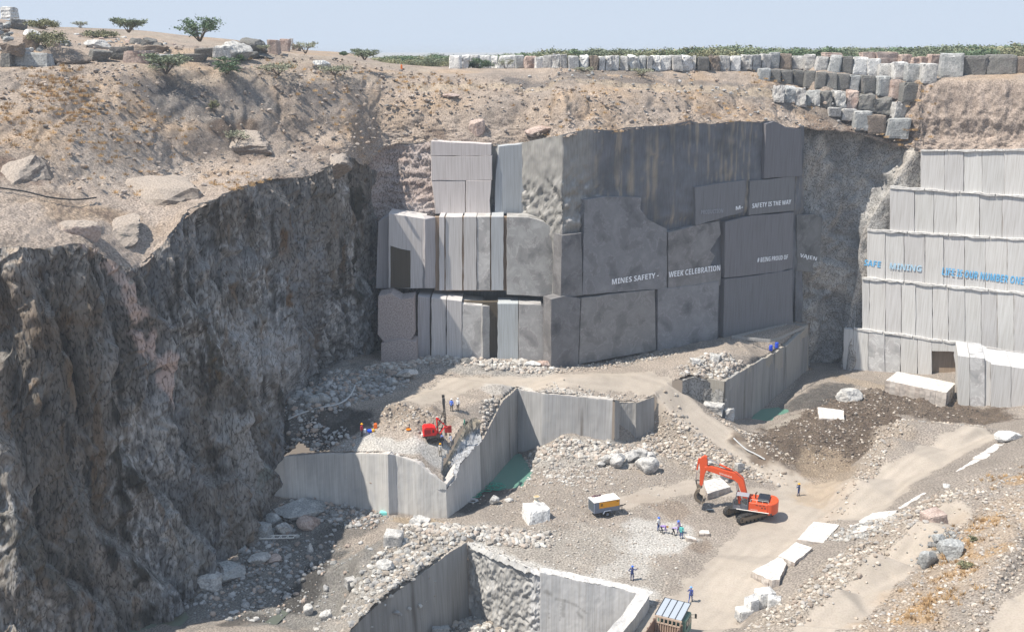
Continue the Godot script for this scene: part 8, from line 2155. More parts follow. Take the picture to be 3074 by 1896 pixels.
func build_people() -> void:
	var NAVY := Color(0.035, 0.05, 0.15)
	var JEANS := Color(0.06, 0.1, 0.26)
	var BLUE := Color(0.05, 0.16, 0.62)
	var YEL := Color(0.85, 0.42, 0.02)
	var WH := Color(0.72, 0.72, 0.72)
	var DK := Color(0.035, 0.033, 0.04)
	var spot := func(p: Vector3) -> Vector3: return Vector3(p.x, gy(p.x, p.z), p.z)
	person("person in navy overalls and blue helmet with one arm raised, above the cut", spot.call(V(13.02,0,-100.56)), 2.6, "hip", NAVY, NAVY, BLUE)
	person("person in blue overalls and pale blue helmet walking beside the dump truck", spot.call(V(18.63,0,-96.25)), 2.7, "walk", Color(0.05, 0.07, 0.24), Color(0.05, 0.09, 0.28), Color(0.16, 0.38, 0.85))
	person("person in navy overalls and yellow helmet on the road behind the excavator", spot.call(V(36.99,0,-122.3)), -2.4, "look", Color(0.06, 0.085, 0.17), NAVY, YEL)
	person("person in white shirt, blue jeans and blue helmet standing over the workers", spot.call(V(17.55,0,-112.68)), 0.7, "stand", WH, JEANS, BLUE, Color(.02, .02, .02), true)
	person("person in purple shirt and yellow helmet bending over the white stone dust", spot.call(V(17.91,0,-112.02)), 1.3, "bend", Color(0.26, 0.17, 0.42), DK, YEL)
	person("bareheaded person in checked purple shirt and black trousers bending down", spot.call(V(19.24,0,-111.58)), 1.5, "bend", Color(0.33, 0.27, 0.45), DK, null)
	person("person in purple shirt and blue helmet behind the person in green", spot.call(V(19.97,0,-112.13)), -1.0, "work", Color(0.22, 0.17, 0.33), NAVY, BLUE)
	person("person in turquoise shirt and blue jeans seen from behind", spot.call(V(19.99,0,-110.7)), 2.9, "stand", Color(0.1, 0.46, 0.44), JEANS, null, Color(0.5, 0.48, 0.42))
	person("person in bright blue jacket and white helmet behind the drill rig", spot.call(V(-8.05,9,-129.17)), 2.9, "stand", Color(0.1, 0.2, 0.7), DK, WH)
	person("person in white shirt and white helmet behind the drill rig", spot.call(V(-7.23,9,-129.5)), 2.7, "stand", WH, Color(0.08, 0.07, 0.08), WH)
	person("person in grey clothes and yellow helmet in front of the drill rig", spot.call(V(-9.01,8.3,-120.28)), 2.8, "stand", Color(0.42, 0.40, 0.38), Color(0.26, 0.23, 0.19), YEL)
	person("person in blue shirt and navy trousers beside the red engine box", spot.call(V(-8.94,8.3,-121.58)), 3.0, "work", Color(0.14, 0.19, 0.5), NAVY, null)
	person("bareheaded person in pale grey shirt right of the drill rig", spot.call(V(-7.76,8.4,-122.06)), -2.4, "work", Color(0.42, 0.43, 0.5), Color(0.27, 0.25, 0.24), null, Color(.02, .02, .02), true)
	person("person in pale shirt behind the red engine box", spot.call(V(-9.8,8.4,-122.5)), -1.2, "stand", Color(0.6, 0.6, 0.62), DK, WH)
	person("person in red shirt and yellow helmet at the edge of the shade", spot.call(V(-19.14,8.3,-122.76)), 1.2, "stand", Color(0.42, 0.02, 0.04), DK, YEL)

# ---------------------------------------------------------------- machines
func build_excavator() -> void:
	var orange := plain("orange_paint", Color(0.80, 0.31, 0.14), 0.45)
	var steel := plain("dark_steel", Color(0.17, 0.165, 0.16), 0.6)
	var dusty := plain("dusty_steel", Color(0.50, 0.45, 0.38), 0.9)
	var grey := plain("grey_paint", Color(0.56, 0.57, 0.60), 0.5)
	var white := plain("white_paint", Color(0.88, 0.87, 0.85), 0.5)
	var chrome := plain("chrome_rod", Color(0.75, 0.75, 0.76), 0.25, 0.8)
	var glass := plain("cab_glass", Color(0.25, 0.30, 0.32), 0.08)
	glass.transparency = BaseMaterial3D.TRANSPARENCY_ALPHA
	glass.albedo_color.a = 0.35
	var P: Vector3 = V(29.19,0,-116.36)
	var y := gy(P.x, P.z)
	var t := thing("excavator", "orange crawler excavator lifting a white stone slab with its bucket", "excavator", Vector3(P.x, y, P.z), 0.0)
	# undercarriage: tracks turned on their own
	var under := Basis(Vector3.UP, deg_to_rad(27))
	for s in [-1.0, 1.0]:
		var st := begin()
		var loop := PackedVector2Array()
		for k in 9: loop.append(Vector2(2.15 + 0.55 * sin(PI * k / 8.0), 0.55 - 0.55 * cos(PI * k / 8.0)))
		for k in 9: loop.append(Vector2(-2.15 - 0.55 * sin(PI * k / 8.0), 0.55 + 0.55 * cos(PI * k / 8.0)))
		var inner := PackedVector2Array()
		for p in loop: inner.append(Vector2(p.x * 0.965, 0.55 + (p.y - 0.55) * 0.84))
		# belt as a ring of shoes
		var total := loop.size()
		for k in total:
			var a: Vector2 = loop[k]
			var b: Vector2 = loop[(k + 1) % total]
			var parts := maxi(1, int(a.distance_to(b) / 0.2))
			for q in parts:
				var m := a.lerp(b, (q + 0.5) / parts)
				var dir := (b - a).normalized()
				var bs := Basis(Vector3(dir.x, dir.y, 0), Vector3(-dir.y, dir.x, 0), Vector3(0, 0, 1))
				box(st, Vector3(m.x, m.y, s * 1.3), Vector3(a.distance_to(b) / parts * 0.86, 0.09, 0.62), 0.015, bs)
		var belt := obj("track", st.commit(), M.dark_steel, t)
		belt.basis = under
		var fr := begin()
		box(fr, Vector3(0, 0.56, s * 1.3), Vector3(4.2, 0.5, 0.36), 0.08)
		for k in 7: wheel(fr, Vector3(-1.8 + k * 0.6, 0.24, s * 1.3), 0.17, 0.42, Vector3(0, 0, 1))
		for k in 2: wheel(fr, Vector3(-0.8 + k * 1.6, 0.95, s * 1.3), 0.1, 0.3, Vector3(0, 0, 1))
		wheel(fr, Vector3(2.15, 0.55, s * 1.3), 0.42, 0.34, Vector3(0, 0, 1))
		wheel(fr, Vector3(-2.15, 0.55, s * 1.3), 0.42, 0.34, Vector3(0, 0, 1))
		obj("track_frame", fr.commit(), M.dusty_steel, belt)
	var st := begin()
	box(st, Vector3(0, 0.75, 0), Vector3(2.0, 0.5, 2.2), 0.1)
	lathe(st, Vector3(0, 0.95, 0), [[0.0, 0.3], [0.75, 0.3], [0.75, 0.0], [0.0, 0.0]], 20)
	var und := obj("undercarriage", st.commit(), M.dark_steel, t)
	und.basis = under
	# upper body, boom to -x after the turn
	var up := Node3D.new()
	up.name = "upper_body"
	t.add_child(up)
	up.rotation.y = deg_to_rad(160)
	var part := func(called: String, s: SurfaceTool, m: Material) -> MeshInstance3D: return obj(called, s.commit(), m, up)
	st = begin()
	box(st, Vector3(-0.4, 1.3, 0), Vector3(5.0, 0.22, 2.9), 0.04)
	part.call("deck", st, M.dark_steel)
	st = begin()
	box(st, Vector3(-1.25, 1.95, -0.92), Vector3(2.3, 1.1, 1.05), 0.06)
	box(st, Vector3(-0.9, 1.9, 1.0), Vector3(3.0, 1.0, 0.9), 0.06)
	box(st, Vector3(-1.35, 1.9, 0.05), Vector3(2.1, 0.95, 1.1), 0.05)
	part.call("engine_housing", st, M.orange_paint)
	st = begin()
	var back := PackedVector2Array()
	for k in 13:
		var f := -PI / 2 + PI * k / 12.0
		back.append(Vector2(-2.55 - 0.95 * cos(f), 1.47 * sin(f)))
	back.append(Vector2(-2.4, 1.47))
	back.append(Vector2(-2.4, -1.47))
	# counterweight: that outline drawn upward
	var cw := begin()
	prism(cw, back, 1.15, 2.6, 0.08)
	var cwo: MeshInstance3D = part.call("counterweight", cw, M.orange_paint)
	cwo.basis = Basis(Vector3(1, 0, 0), -PI / 2)
	st = begin()
	box(st, Vector3(-1.75, 2.72, -0.1), Vector3(1.35, 0.42, 1.9), 0.06)
	for k in 4: box(st, Vector3(-2.2 + k * 0.3, 2.95, -0.1), Vector3(0.07, 0.05, 1.7), 0.01)
	part.call("engine_hood", st, plain("hood_black", Color(0.16, 0.18, 0.22), 0.4))
	st = begin()
	for k in 3: box(st, Vector3(-1.9 + k * 0.42, 2.25, -1.452), Vector3(0.26, 0.09, 0.02), 0.005)
	for k in 2: box(st, Vector3(-2.05 + k * 0.36, 1.98, -1.452), Vector3(0.17, 0.15, 0.02), 0.005)
	part.call("vent", st, M.dark_steel)
	st = begin()
	tube(st, [Vector3(-0.7, 2.4, 0.3), Vector3(-0.7, 3.05, 0.3), Vector3(-0.85, 3.2, 0.3)], [0.08, 0.08, 0.08], 8)
	part.call("exhaust_pipe", st, M.dark_steel)
	st = begin()
	box(st, Vector3(-0.6, 1.43, -1.5), Vector3(3.9, 0.05, 0.12), 0.01)
	for k in 4: tube(st, [Vector3(-2.4 + k * 0.7, 2.55, -1.4), Vector3(-2.4 + k * 0.7, 2.9, -1.4)], [0.018, 0.018], 5)
	tube(st, [Vector3(-2.4, 2.9, -1.4), Vector3(-0.3, 2.9, -1.4)], [0.02, 0.02], 5)
	part.call("handrail", st, M.white_paint)
	# cab
	st = begin()
	for q in [[0.05, -1.42], [0.05, -0.5], [1.55, -0.5], [0.75, -1.42]]: box(st, Vector3(q[0], 2.3, q[1]), Vector3(0.1, 1.75, 0.09), 0.02)
	tube(st, [Vector3(1.75, 1.45, -1.42), Vector3(1.72, 2.3, -1.42), Vector3(1.3, 3.1, -1.42)], [0.055, 0.05, 0.05], 6)
	tube(st, [Vector3(1.75, 1.45, -0.5), Vector3(1.72, 2.3, -0.5), Vector3(1.3, 3.1, -0.5)], [0.055, 0.05, 0.05], 6)
	box(st, Vector3(0.85, 1.45, -0.96), Vector3(1.85, 0.12, 1.0), 0.03)
	box(st, Vector3(0.4, 1.8, -1.43), Vector3(0.72, 0.62, 0.07), 0.03)
	box(st, Vector3(0.0, 1.85, -0.96), Vector3(0.08, 0.75, 0.95), 0.02)
	part.call("cab_frame", st, plain("cab_grey", Color(0.36, 0.37, 0.40), 0.5))
	st = begin()
	box(st, Vector3(0.68, 3.2, -0.96), Vector3(1.5, 0.12, 1.08), 0.05)
	part.call("cab_roof", st, M.grey_paint)
	st = begin()
	box(st, Vector3(0.4, 2.55, -1.43), Vector3(0.6, 0.8, 0.02), 0.004)
	box(st, Vector3(0.06, 2.65, -0.96), Vector3(0.02, 0.9, 0.8), 0.004)
	quad(st, Vector3(1.73, 1.55, -1.38), Vector3(1.7, 2.3, -1.38), Vector3(1.7, 2.3, -0.54), Vector3(1.73, 1.55, -0.54))
	part.call("cab_window", st, M.cab_glass)
	st = begin()
	box(st, Vector3(0.45, 1.75, -0.96), Vector3(0.5, 0.16, 0.5), 0.05)
	box(st, Vector3(0.22, 2.15, -0.96), Vector3(0.14, 0.75, 0.5), 0.05)
	part.call("seat", st, M.dark_steel)
	# boom, stick, rams, bucket
	st = begin()
	prism(st, PackedVector2Array([Vector2(0.05, 1.75), Vector2(0.5, 1.6), Vector2(1.45, 4.15), Vector2(1.95, 4.55), Vector2(5.6, 5.35), Vector2(5.65, 5.7), Vector2(5.35, 5.85), Vector2(1.75, 5.45), Vector2(0.85, 4.75)]), -0.05, 0.55, 0.04)
	box(st, Vector3(0.25, 1.85, 0.25), Vector3(0.5, 0.5, 0.9), 0.06)
	part.call("boom", st, M.orange_paint)
	st = begin()
	prism(st, PackedVector2Array([Vector2(5.25, 5.55), Vector2(5.45, 7.0), Vector2(5.75, 7.15), Vector2(6.25, 6.75), Vector2(6.4, 6.3), Vector2(6.2, 5.2), Vector2(6.2, 3.3), Vector2(6.0, 3.05), Vector2(5.8, 3.25), Vector2(5.6, 4.8)]), 0.0, 0.5, 0.04)
	part.call("stick", st, M.orange_paint)
	st = begin()
	for z in [-0.22, 0.72]:
		tube(st, [Vector3(1.15, 1.65, z), Vector3(1.45, 2.9, z)], [0.13, 0.13], 10)
	tube(st, [Vector3(2.3, 5.62, 0.25), Vector3(3.9, 6.2, 0.25)], [0.13, 0.13], 10)
	tube(st, [Vector3(6.42, 6.65, 0.25), Vector3(6.62, 5.1, 0.25)], [0.1, 0.1], 10)
	part.call("hydraulic_ram", st, M.orange_paint)
	st = begin()
	for z in [-0.22, 0.72]: tube(st, [Vector3(1.45, 2.9, z), Vector3(1.75, 4.35, z)], [0.07, 0.07], 8)
	tube(st, [Vector3(3.9, 6.2, 0.25), Vector3(5.5, 6.85, 0.25)], [0.07, 0.07], 8)
	tube(st, [Vector3(6.62, 5.1, 0.25), Vector3(6.7, 3.7, 0.25)], [0.06, 0.06], 8)
	part.call("ram_rod", st, M.chrome_rod)
	st = begin()
	tube(st, [Vector3(6.7, 3.7, 0.25), Vector3(6.15, 3.75, 0.25)], [0.08, 0.08], 6)
	tube(st, [Vector3(6.7, 3.7, 0.25), Vector3(6.55, 3.05, 0.25)], [0.08, 0.08], 6)
	for z in [-0.02, 0.52]: tube(st, [Vector3(0.9, 4.8, z), Vector3(2.2, 5.75, z), Vector3(4.6, 6.0, z), Vector3(5.4, 6.1, z)], [0.03, 0.03, 0.03], 5)
	part.call("linkage", st, M.dark_steel)
	st = begin()
	var shell := []
	for k in 9:
		var f := deg_to_rad(75 - k * 20)
		shell.append(Vector2(5.75 + 0.98 * cos(f), 2.0 + 1.0 * sin(f)))
	var prof := PackedVector2Array()
	for p in shell: prof.append(p)
	for k in 9: prof.append(Vector2(5.75 + (shell[8 - k].x - 5.75) * 0.93, 2.0 + (shell[8 - k].y - 2.0) * 0.93))
	prism(st, prof, -0.6, 1.1, 0.01)
	for z in [-0.6, 1.05]:
		var sidep := PackedVector2Array()
		for p in shell: sidep.append(p)
		for q in 9: sidep.append(Vector2(5.75 + (shell[8 - q].x - 5.75) * 0.6 + 0.08, 2.0 + (shell[8 - q].y - 2.0) * 0.6))
		prism(st, sidep, z, z + 0.05, 0.01)
	prism(st, PackedVector2Array([Vector2(5.85, 2.85), Vector2(6.1, 3.3), Vector2(6.6, 3.2), Vector2(6.45, 2.6)]), 0.0, 0.5, 0.02)
	part.call("bucket", st, plain("bucket_steel", Color(0.42, 0.38, 0.33), 0.7, 0.0))
	for k in 5:
		st = begin()
		box(st, Vector3(shell[8].x - 0.22, shell[8].y + 0.02, -0.5 + k * 0.375), Vector3(0.4, 0.09, 0.14), 0.02, Basis(Vector3(0, 0, 1), deg_to_rad(-25)))
		part.call("bucket_tooth", st, M.bucket_steel)
	# maker's lettering, worn
	for l in [[Vector3(3.05, 5.02, -0.056), 0.0075, 0.2], [Vector3(-0.75, 1.62, -1.452), 0.004, 0.0]]:
		var tm := TextMesh.new()
		tm.font = bold()
		tm.text = "TATA HITACHI"
		tm.font_size = 32
		tm.pixel_size = l[1]
		tm.depth = 0.006
		var lo := obj("lettering", tm, M.white_paint, up)
		lo.position = l[0]
		lo.basis = Basis(Vector3(-1, 0, 0), Vector3(0, 1, 0), Vector3(0, 0, -1)) * Basis(Vector3(0, 0, 1), -float(l[2]))
	# the driver
	var d := person("person in pale shirt sitting in the excavator cab", Vector3.ZERO, 0.0, "sit", Color(0.5, 0.5, 0.46), Color(0.05, 0.05, 0.07), Color(0.7, 0.66, 0.5))
	d.transform = t.transform * up.transform * Transform3D(Basis(Vector3.UP, PI / 2), Vector3(0.42, 1.35, -0.96))

var fonts := {}
func bold() -> Font:
	if not fonts.has("b"):
		var f := SystemFont.new()
		f.font_names = PackedStringArray(["Droid Sans"])
		f.font_weight = 700
		fonts.b = f
	return fonts.b

func build_compressor() -> void:
	plain("yellow_paint", Color(0.88, 0.60, 0.03), 0.45)
	plain("grey_panel", Color(0.44, 0.47, 0.53), 0.55)
	plain("rubber", Color(0.12, 0.115, 0.11), 0.9)
	plain("cream_paint", Color(0.93, 0.90, 0.86), 0.5)
	var P: Vector3 = V(11.07,0,-115.89)
	var t := thing("air_compressor", "yellow and grey towed air compressor with white top on two wheels", "compressor", Vector3(P.x + 0.3, gy(P.x, P.z), P.z - 0.9), deg_to_rad(21))
	var st := begin()
	box(st, Vector3(0, 1.35, 0), Vector3(3.5, 1.45, 1.75), 0.06)
	obj("housing", st.commit(), M.grey_panel, t)
	st = begin()
	box(st, Vector3(0, 2.1, 0), Vector3(3.56, 0.08, 1.82), 0.03)
	obj("top_cover", st.commit(), M.cream_paint, t)
	st = begin()
	for s in [-1, 1]: box(st, Vector3(0.3, 1.62, s * 0.885), Vector3(2.75, 0.78, 0.03), 0.01)
	obj("side_panel", st.commit(), M.yellow_paint, t)
	st = begin()
	box(st, Vector3(-1.765, 1.4, 0), Vector3(0.03, 1.1, 1.4), 0.01)
	for k in 9: box(st, Vector3(-1.785, 0.95 + k * 0.11, 0), Vector3(0.04, 0.05, 1.3), 0.008)
	obj("grille", st.commit(), plain("grille_grey", Color(0.30, 0.33, 0.36), 0.6), t)
	st = begin()
	for s in [-1, 1]:
		prism(st, PackedVector2Array([Vector2(-0.62, 0.55), Vector2(-0.42, 0.88), Vector2(0.42, 0.88), Vector2(0.62, 0.55), Vector2(0.55, 0.55), Vector2(0.38, 0.82), Vector2(-0.38, 0.82), Vector2(-0.55, 0.55)]), s * 0.98 - 0.16, s * 0.98 + 0.16, 0.01)
	obj("mudguard", st.commit(), M.grey_panel, t)
	for s in [-1, 1]:
		st = begin()
		wheel(st, Vector3(0, 0.38, s * 0.95), 0.38, 0.24, Vector3(0, 0, 1))
		var w := obj("wheel", st.commit(), M.rubber, t)
		st = begin()
		lathe(st, Vector3(0, 0.38, s * 1.0), [[0.0, 0.06], [0.2, 0.06], [0.2, -0.06], [0.0, -0.06]], 14, Basis(Quaternion(Vector3.UP, Vector3(0, 0, 1))))
		obj("rim", st.commit(), M.grey_panel, w)
	st = begin()
	tube(st, [Vector3(1.7, 0.7, 0.3), Vector3(2.7, 0.75, 0), Vector3(3.0, 0.85, 0)], [0.05, 0.05, 0.07], 6)
	tube(st, [Vector3(1.7, 0.7, -0.3), Vector3(2.7, 0.75, 0)], [0.05, 0.05], 6)
	tube(st, [Vector3(2.5, 0.75, 0), Vector3(2.5, 0.02, 0)], [0.035, 0.035], 6)
	obj("tow_bar", st.commit(), M.dark_steel, t)
	st = begin()
	box(st, Vector3(-0.75, 1.75, 0.903), Vector3(0.3, 0.14, 0.01), 0.003)
	box(st, Vector3(-0.75, 1.58, 0.903), Vector3(0.34, 0.12, 0.01), 0.003)
	box(st, Vector3(1.4, 1.85, 0.903), Vector3(0.28, 0.1, 0.01), 0.003)
	obj("label_plate", st.commit(), plain("plate_dark", Color(0.38, 0.27, 0.05), 0.6), t)
	# a dark cloth thrown over the rear corner
	st = begin()
	for k in 7: box(st, Vector3(-1.2 + k * 0.17, 2.17 + 0.03 * (k % 3), -0.75 + 0.06 * (k % 2)), Vector3(0.25, 0.1, 0.3), 0.04, Basis.from_euler(Vector3(0.2 * k, 0.7 * k, 0.1)))
	var cl := obj("cloth", st.commit(), plain("cloth_purple", Color(0.36, 0.27, 0.30), 0.95))
	cl.transform = t.transform
	tag(cl, "crumpled dark cloth lying on the white top of the compressor", "cloth")

func build_drill() -> void:
	plain("red_paint", Color(0.86, 0.09, 0.07), 0.42)
	var P: Vector3 = V(-10.34,8.3,-121.88)
	var t := thing("drill_rig", "red crawler drill rig with a tall dark mast on the bench", "drill rig", Vector3(P.x, gy(P.x, P.z), P.z), deg_to_rad(12))
	for s in [-1.0, 1.0]:
		var st := begin()
		for k in 22:
			var f := TAU * k / 22.0
			var m := Vector3(1.0 * signf(cos(f)) * minf(1.0, absf(cos(f)) * 1.3), 0.3 + 0.28 * sin(f), s * 0.75)
			box(st, m + Vector3(0.5, 0, 0), Vector3(0.25, 0.12, 0.34), 0.02, Basis(Vector3(0, 0, 1), f + PI / 2))
		box(st, Vector3(0.5, 0.3, s * 0.75), Vector3(1.7, 0.34, 0.2), 0.05)
		obj("track", st.commit(), M.dark_steel, t)
	var st := begin()
	box(st, Vector3(0.5, 0.62, 0), Vector3(2.0, 0.2, 1.2), 0.04)
	obj("chassis", st.commit(), M.dusty_steel, t)
	st = begin()
	prism(st, PackedVector2Array([Vector2(-0.95, 0.75), Vector2(0.65, 0.75), Vector2(0.85, 1.2), Vector2(0.6, 1.85), Vector2(0.15, 2.02), Vector2(-0.75, 2.02), Vector2(-0.95, 1.8)]), -0.65, 0.65, 0.1)
	var body := obj("engine_box", st.commit(), M.red_paint, t)
	st = begin()
	for k in 6: box(st, Vector3(-0.75 + k * 0.13, 1.35, 0.66), Vector3(0.06, 0.6, 0.03), 0.008)
	box(st, Vector3(0.3, 1.4, 0.662), Vector3(0.24, 0.4, 0.03), 0.01)
	obj("grille", st.commit(), plain("grille_dark", Color(0.28, 0.07, 0.06), 0.6), body)
	st = begin()
	tube(st, [Vector3(1.0, 0.8, -0.1), Vector3(0.85, 2.9, -0.1)], [0.11, 0.09], 8)
	tube(st, [Vector3(0.85, 2.9, -0.1), Vector3(1.75, 2.0, 0.1)], [0.1, 0.09], 8)
	tube(st, [Vector3(1.2, 0.9, 0.35), Vector3(1.95, 1.9, 0.15)], [0.08, 0.07], 8)
	obj("arm", st.commit(), M.red_paint, t)
	st = begin()
	tube(st, [Vector3(0.75, 1.6, 0.1), Vector3(1.5, 2.45, 0.1)], [0.06, 0.05], 6)
	tube(st, [Vector3(1.35, 1.0, -0.25), Vector3(1.9, 2.6, 0.0)], [0.06, 0.05], 6)
	obj("hydraulic_ram", st.commit(), M.dark_steel, t)
	st = begin()
	for q in [[-0.1, -0.09], [0.1, -0.09], [-0.1, 0.09], [0.1, 0.09]]: tube(st, [Vector3(2.0 + q[0], 0.4, q[1]), Vector3(1.72 + q[0], 5.9, q[1])], [0.035, 0.035], 5)
	for k in 14: box(st, Vector3(1.98 - k * 0.0195, 0.7 + k * 0.38, 0), Vector3(0.24, 0.04, 0.22), 0.01)
	box(st, Vector3(1.72, 5.75, 0), Vector3(0.34, 0.3, 0.32), 0.04)
	obj("mast", st.commit(), M.dark_steel, t)
	st = begin()
	box(st, Vector3(1.74, 5.1, 0.14), Vector3(0.34, 0.9, 0.3), 0.06)
	tube(st, [Vector3(1.78, 4.7, 0.2), Vector3(2.0, 0.1, 0.2)], [0.03, 0.03], 6)
	obj("drill_head", st.commit(), plain("drill_grey", Color(0.25, 0.25, 0.26), 0.5), t)
	st = begin()
	box(st, Vector3(2.05, 1.35, 0.1), Vector3(0.4, 0.8, 0.5), 0.05)
	box(st, Vector3(2.5, 1.2, -0.2), Vector3(0.5, 0.9, 0.3), 0.05)
	obj("control_box", st.commit(), plain("red_dull", Color(0.70, 0.16, 0.13), 0.55), t)
	for h in 3:
		st = begin()
		tube(st, [Vector3(0.8, 1.7, 0.2 * h - 0.2), Vector3(1.2, 2.6 - 0.2 * h, 0.1), Vector3(1.7, 3.3 + 0.3 * h, 0.12), Vector3(1.75, 4.6, 0.15)], [0.025, 0.025, 0.025, 0.025], 5)
		obj("hose", st.commit(), M.rubber, t)

func build_truck() -> void:
	var green := plain("truck_green", Color(0.42, 0.53, 0.47), 0.5)
	var bed := plain("bed_grey", Color(0.62, 0.65, 0.69), 0.5)
	var worn := plain("bed_worn", Color(0.66, 0.59, 0.53), 0.9)
	var rusty := plain("bed_brown", Color(0.45, 0.37, 0.32), 0.9)
	var P := Vector3(15.45, 0, -88.7)
	var y := gy(15.0, -88.0)
	var t := thing("dump_truck", "dump truck with ribbed grey cab guard and green cab by the pit edge", "truck", Vector3(P.x, 3.15 - 3.2, P.z), 0.0)
	t.position.y = 0.0
	t.rotation.y = atan2(0.9, 0.44)                      # +x forward, away from the camera
	# cab guard, five ribbed plates
	var tilt := Basis(Vector3(0, 0, 1), deg_to_rad(5))
	for k in 4:
		var st := begin()
		box(st, Vector3(0.35, 3.22, -0.98 + k * 0.655), Vector3(2.95, 0.06, 0.58), 0.015, tilt)
		obj("guard_plate", st.commit(), M.bed_grey, t)
	var st := begin()
	for k in 5: box(st, Vector3(0.35, 3.25, -1.31 + k * 0.655), Vector3(3.05, 0.09, 0.075), 0.01, tilt)
	box(st, Vector3(1.85, 3.34, 0), Vector3(0.07, 0.1, 2.7), 0.01)
	obj("guard_rib", st.commit(), plain("rib_dark", Color(0.20, 0.22, 0.25), 0.5), t)
	# bulkhead with posts, bed sides and floor
	st = begin()
	box(st, Vector3(-1.15, 2.95, 0), Vector3(0.12, 0.2, 2.7), 0.02)
	box(st, Vector3(-1.17, 2.35, 0), Vector3(0.12, 0.14, 2.7), 0.02)
	obj("bulkhead_rail", st.commit(), M.bed_worn, t)
	for k in 7:
		st = begin()
		box(st, Vector3(-1.18, 2.65, -1.2 + k * 0.4), Vector3(0.1, 0.55, 0.13), 0.01)
		obj("bulkhead_post", st.commit(), M.bed_worn, t)
	st = begin()
	box(st, Vector3(-1.1, 1.8, 0), Vector3(0.08, 1.1, 2.6), 0.02)
	obj("bulkhead", st.commit(), M.bed_brown, t)
	for k in 11:
		st = begin()
		box(st, Vector3(-1.17, 1.75, -1.2 + k * 0.24), Vector3(0.06, 1.1, 0.09), 0.01)
		obj("bulkhead_slat", st.commit(), M.bed_worn, t)
	for s in [-1, 1]:
		st = begin()
		box(st, Vector3(-3.6, 2.0, s * 1.32), Vector3(5.0, 1.5, 0.09), 0.02)
		for k in 6: box(st, Vector3(-5.8 + k * 0.9, 2.0, s * 1.4), Vector3(0.12, 1.5, 0.12), 0.02)
		obj("bed_side", st.commit(), M.bed_brown, t)
	st = begin()
	box(st, Vector3(-3.6, 1.25, 0), Vector3(5.0, 0.1, 2.6), 0.02)
	obj("bed_floor", st.commit(), M.bed_worn, t)
	# cab
	st = begin()
	prism(st, PackedVector2Array([Vector2(-0.6, 0.85), Vector2(1.55, 0.85), Vector2(1.6, 1.7), Vector2(1.35, 2.75), Vector2(1.2, 2.85), Vector2(-0.55, 2.85), Vector2(-0.6, 2.75)]), -1.25, 1.55, 0.08)
	obj("cab", st.commit(), M.truck_green, t)
	st = begin()
	prism(st, PackedVector2Array([Vector2(0.45, 1.75), Vector2(1.35, 1.75), Vector2(1.12, 2.55), Vector2(0.45, 2.55)]), 1.552, 1.58, 0.01)
	prism(st, PackedVector2Array([Vector2(-0.4, 1.75), Vector2(0.3, 1.75), Vector2(0.3, 2.55), Vector2(-0.4, 2.55)]), 1.552, 1.58, 0.01)
	obj("cab_window", st.commit(), plain("dark_glass", Color(0.13, 0.15, 0.15), 0.1), t)
	st = begin()
	box(st, Vector3(1.5, 2.35, 1.95), Vector3(0.06, 0.5, 0.2), 0.02)
	tube(st, [Vector3(1.35, 2.5, 1.55), Vector3(1.5, 2.5, 1.95)], [0.02, 0.02], 5)
	tube(st, [Vector3(1.45, 2.1, 1.55), Vector3(1.5, 2.15, 1.95)], [0.02, 0.02], 5)
	obj("mirror", st.commit(), M.dark_steel, t)
	for w in [[0.9, 1.0], [0.9, -1.0], [-3.4, 1.0], [-3.4, -1.0], [-4.7, 1.0], [-4.7, -1.0]]:
		st = begin()
		wheel(st, Vector3(w[0], 0.52, w[1]), 0.52, 0.35 if w[0] > 0 else 0.6, Vector3(0, 0, 1))
		obj("wheel", st.commit(), M.rubber, t)
	st = begin()
	box(st, Vector3(-2.2, 0.9, 0), Vector3(7.0, 0.25, 0.9), 0.03)
	obj("chassis", st.commit(), M.dark_steel, t)

# ---------------------------------------------------------------- water and small things
func flat_pool(called: String, pts: Array, col: Color, label: String) -> void:
	var st := begin()
	var flat := PackedVector2Array()
	for p in pts: flat.append(Vector2(p.x, p.z))
	var t := Geometry2D.triangulate_polygon(flat)
	for k in range(0, t.size(), 3):
		face_out(st, pts[t[k]], pts[t[k + 1]], pts[t[k + 2]], (pts[t[k]] as Vector3) - Vector3(0, 5, 0))
	var m := plain("water_" + str(names.get("water", 0)), col, 0.06)
	m.metallic_specular = 0.5
	struct(called, st.commit(), m, label)

func hose(called: String, label: String, pts: Array, r: float, m: Material, cat := "hose", group := "") -> void:
	var line := []
	for k in pts.size() - 1:
		for s in 5:
			var p := (pts[k] as Vector3).cubic_interpolate(pts[k + 1], pts[maxi(k - 1, 0)], pts[mini(k + 2, pts.size() - 1)], s / 5.0)
			line.append(p)
	line.append(pts[-1])
	var st := begin()
	tube(st, line, [r], 6)
	tag(obj(called, st.commit(), m), label, cat, group)

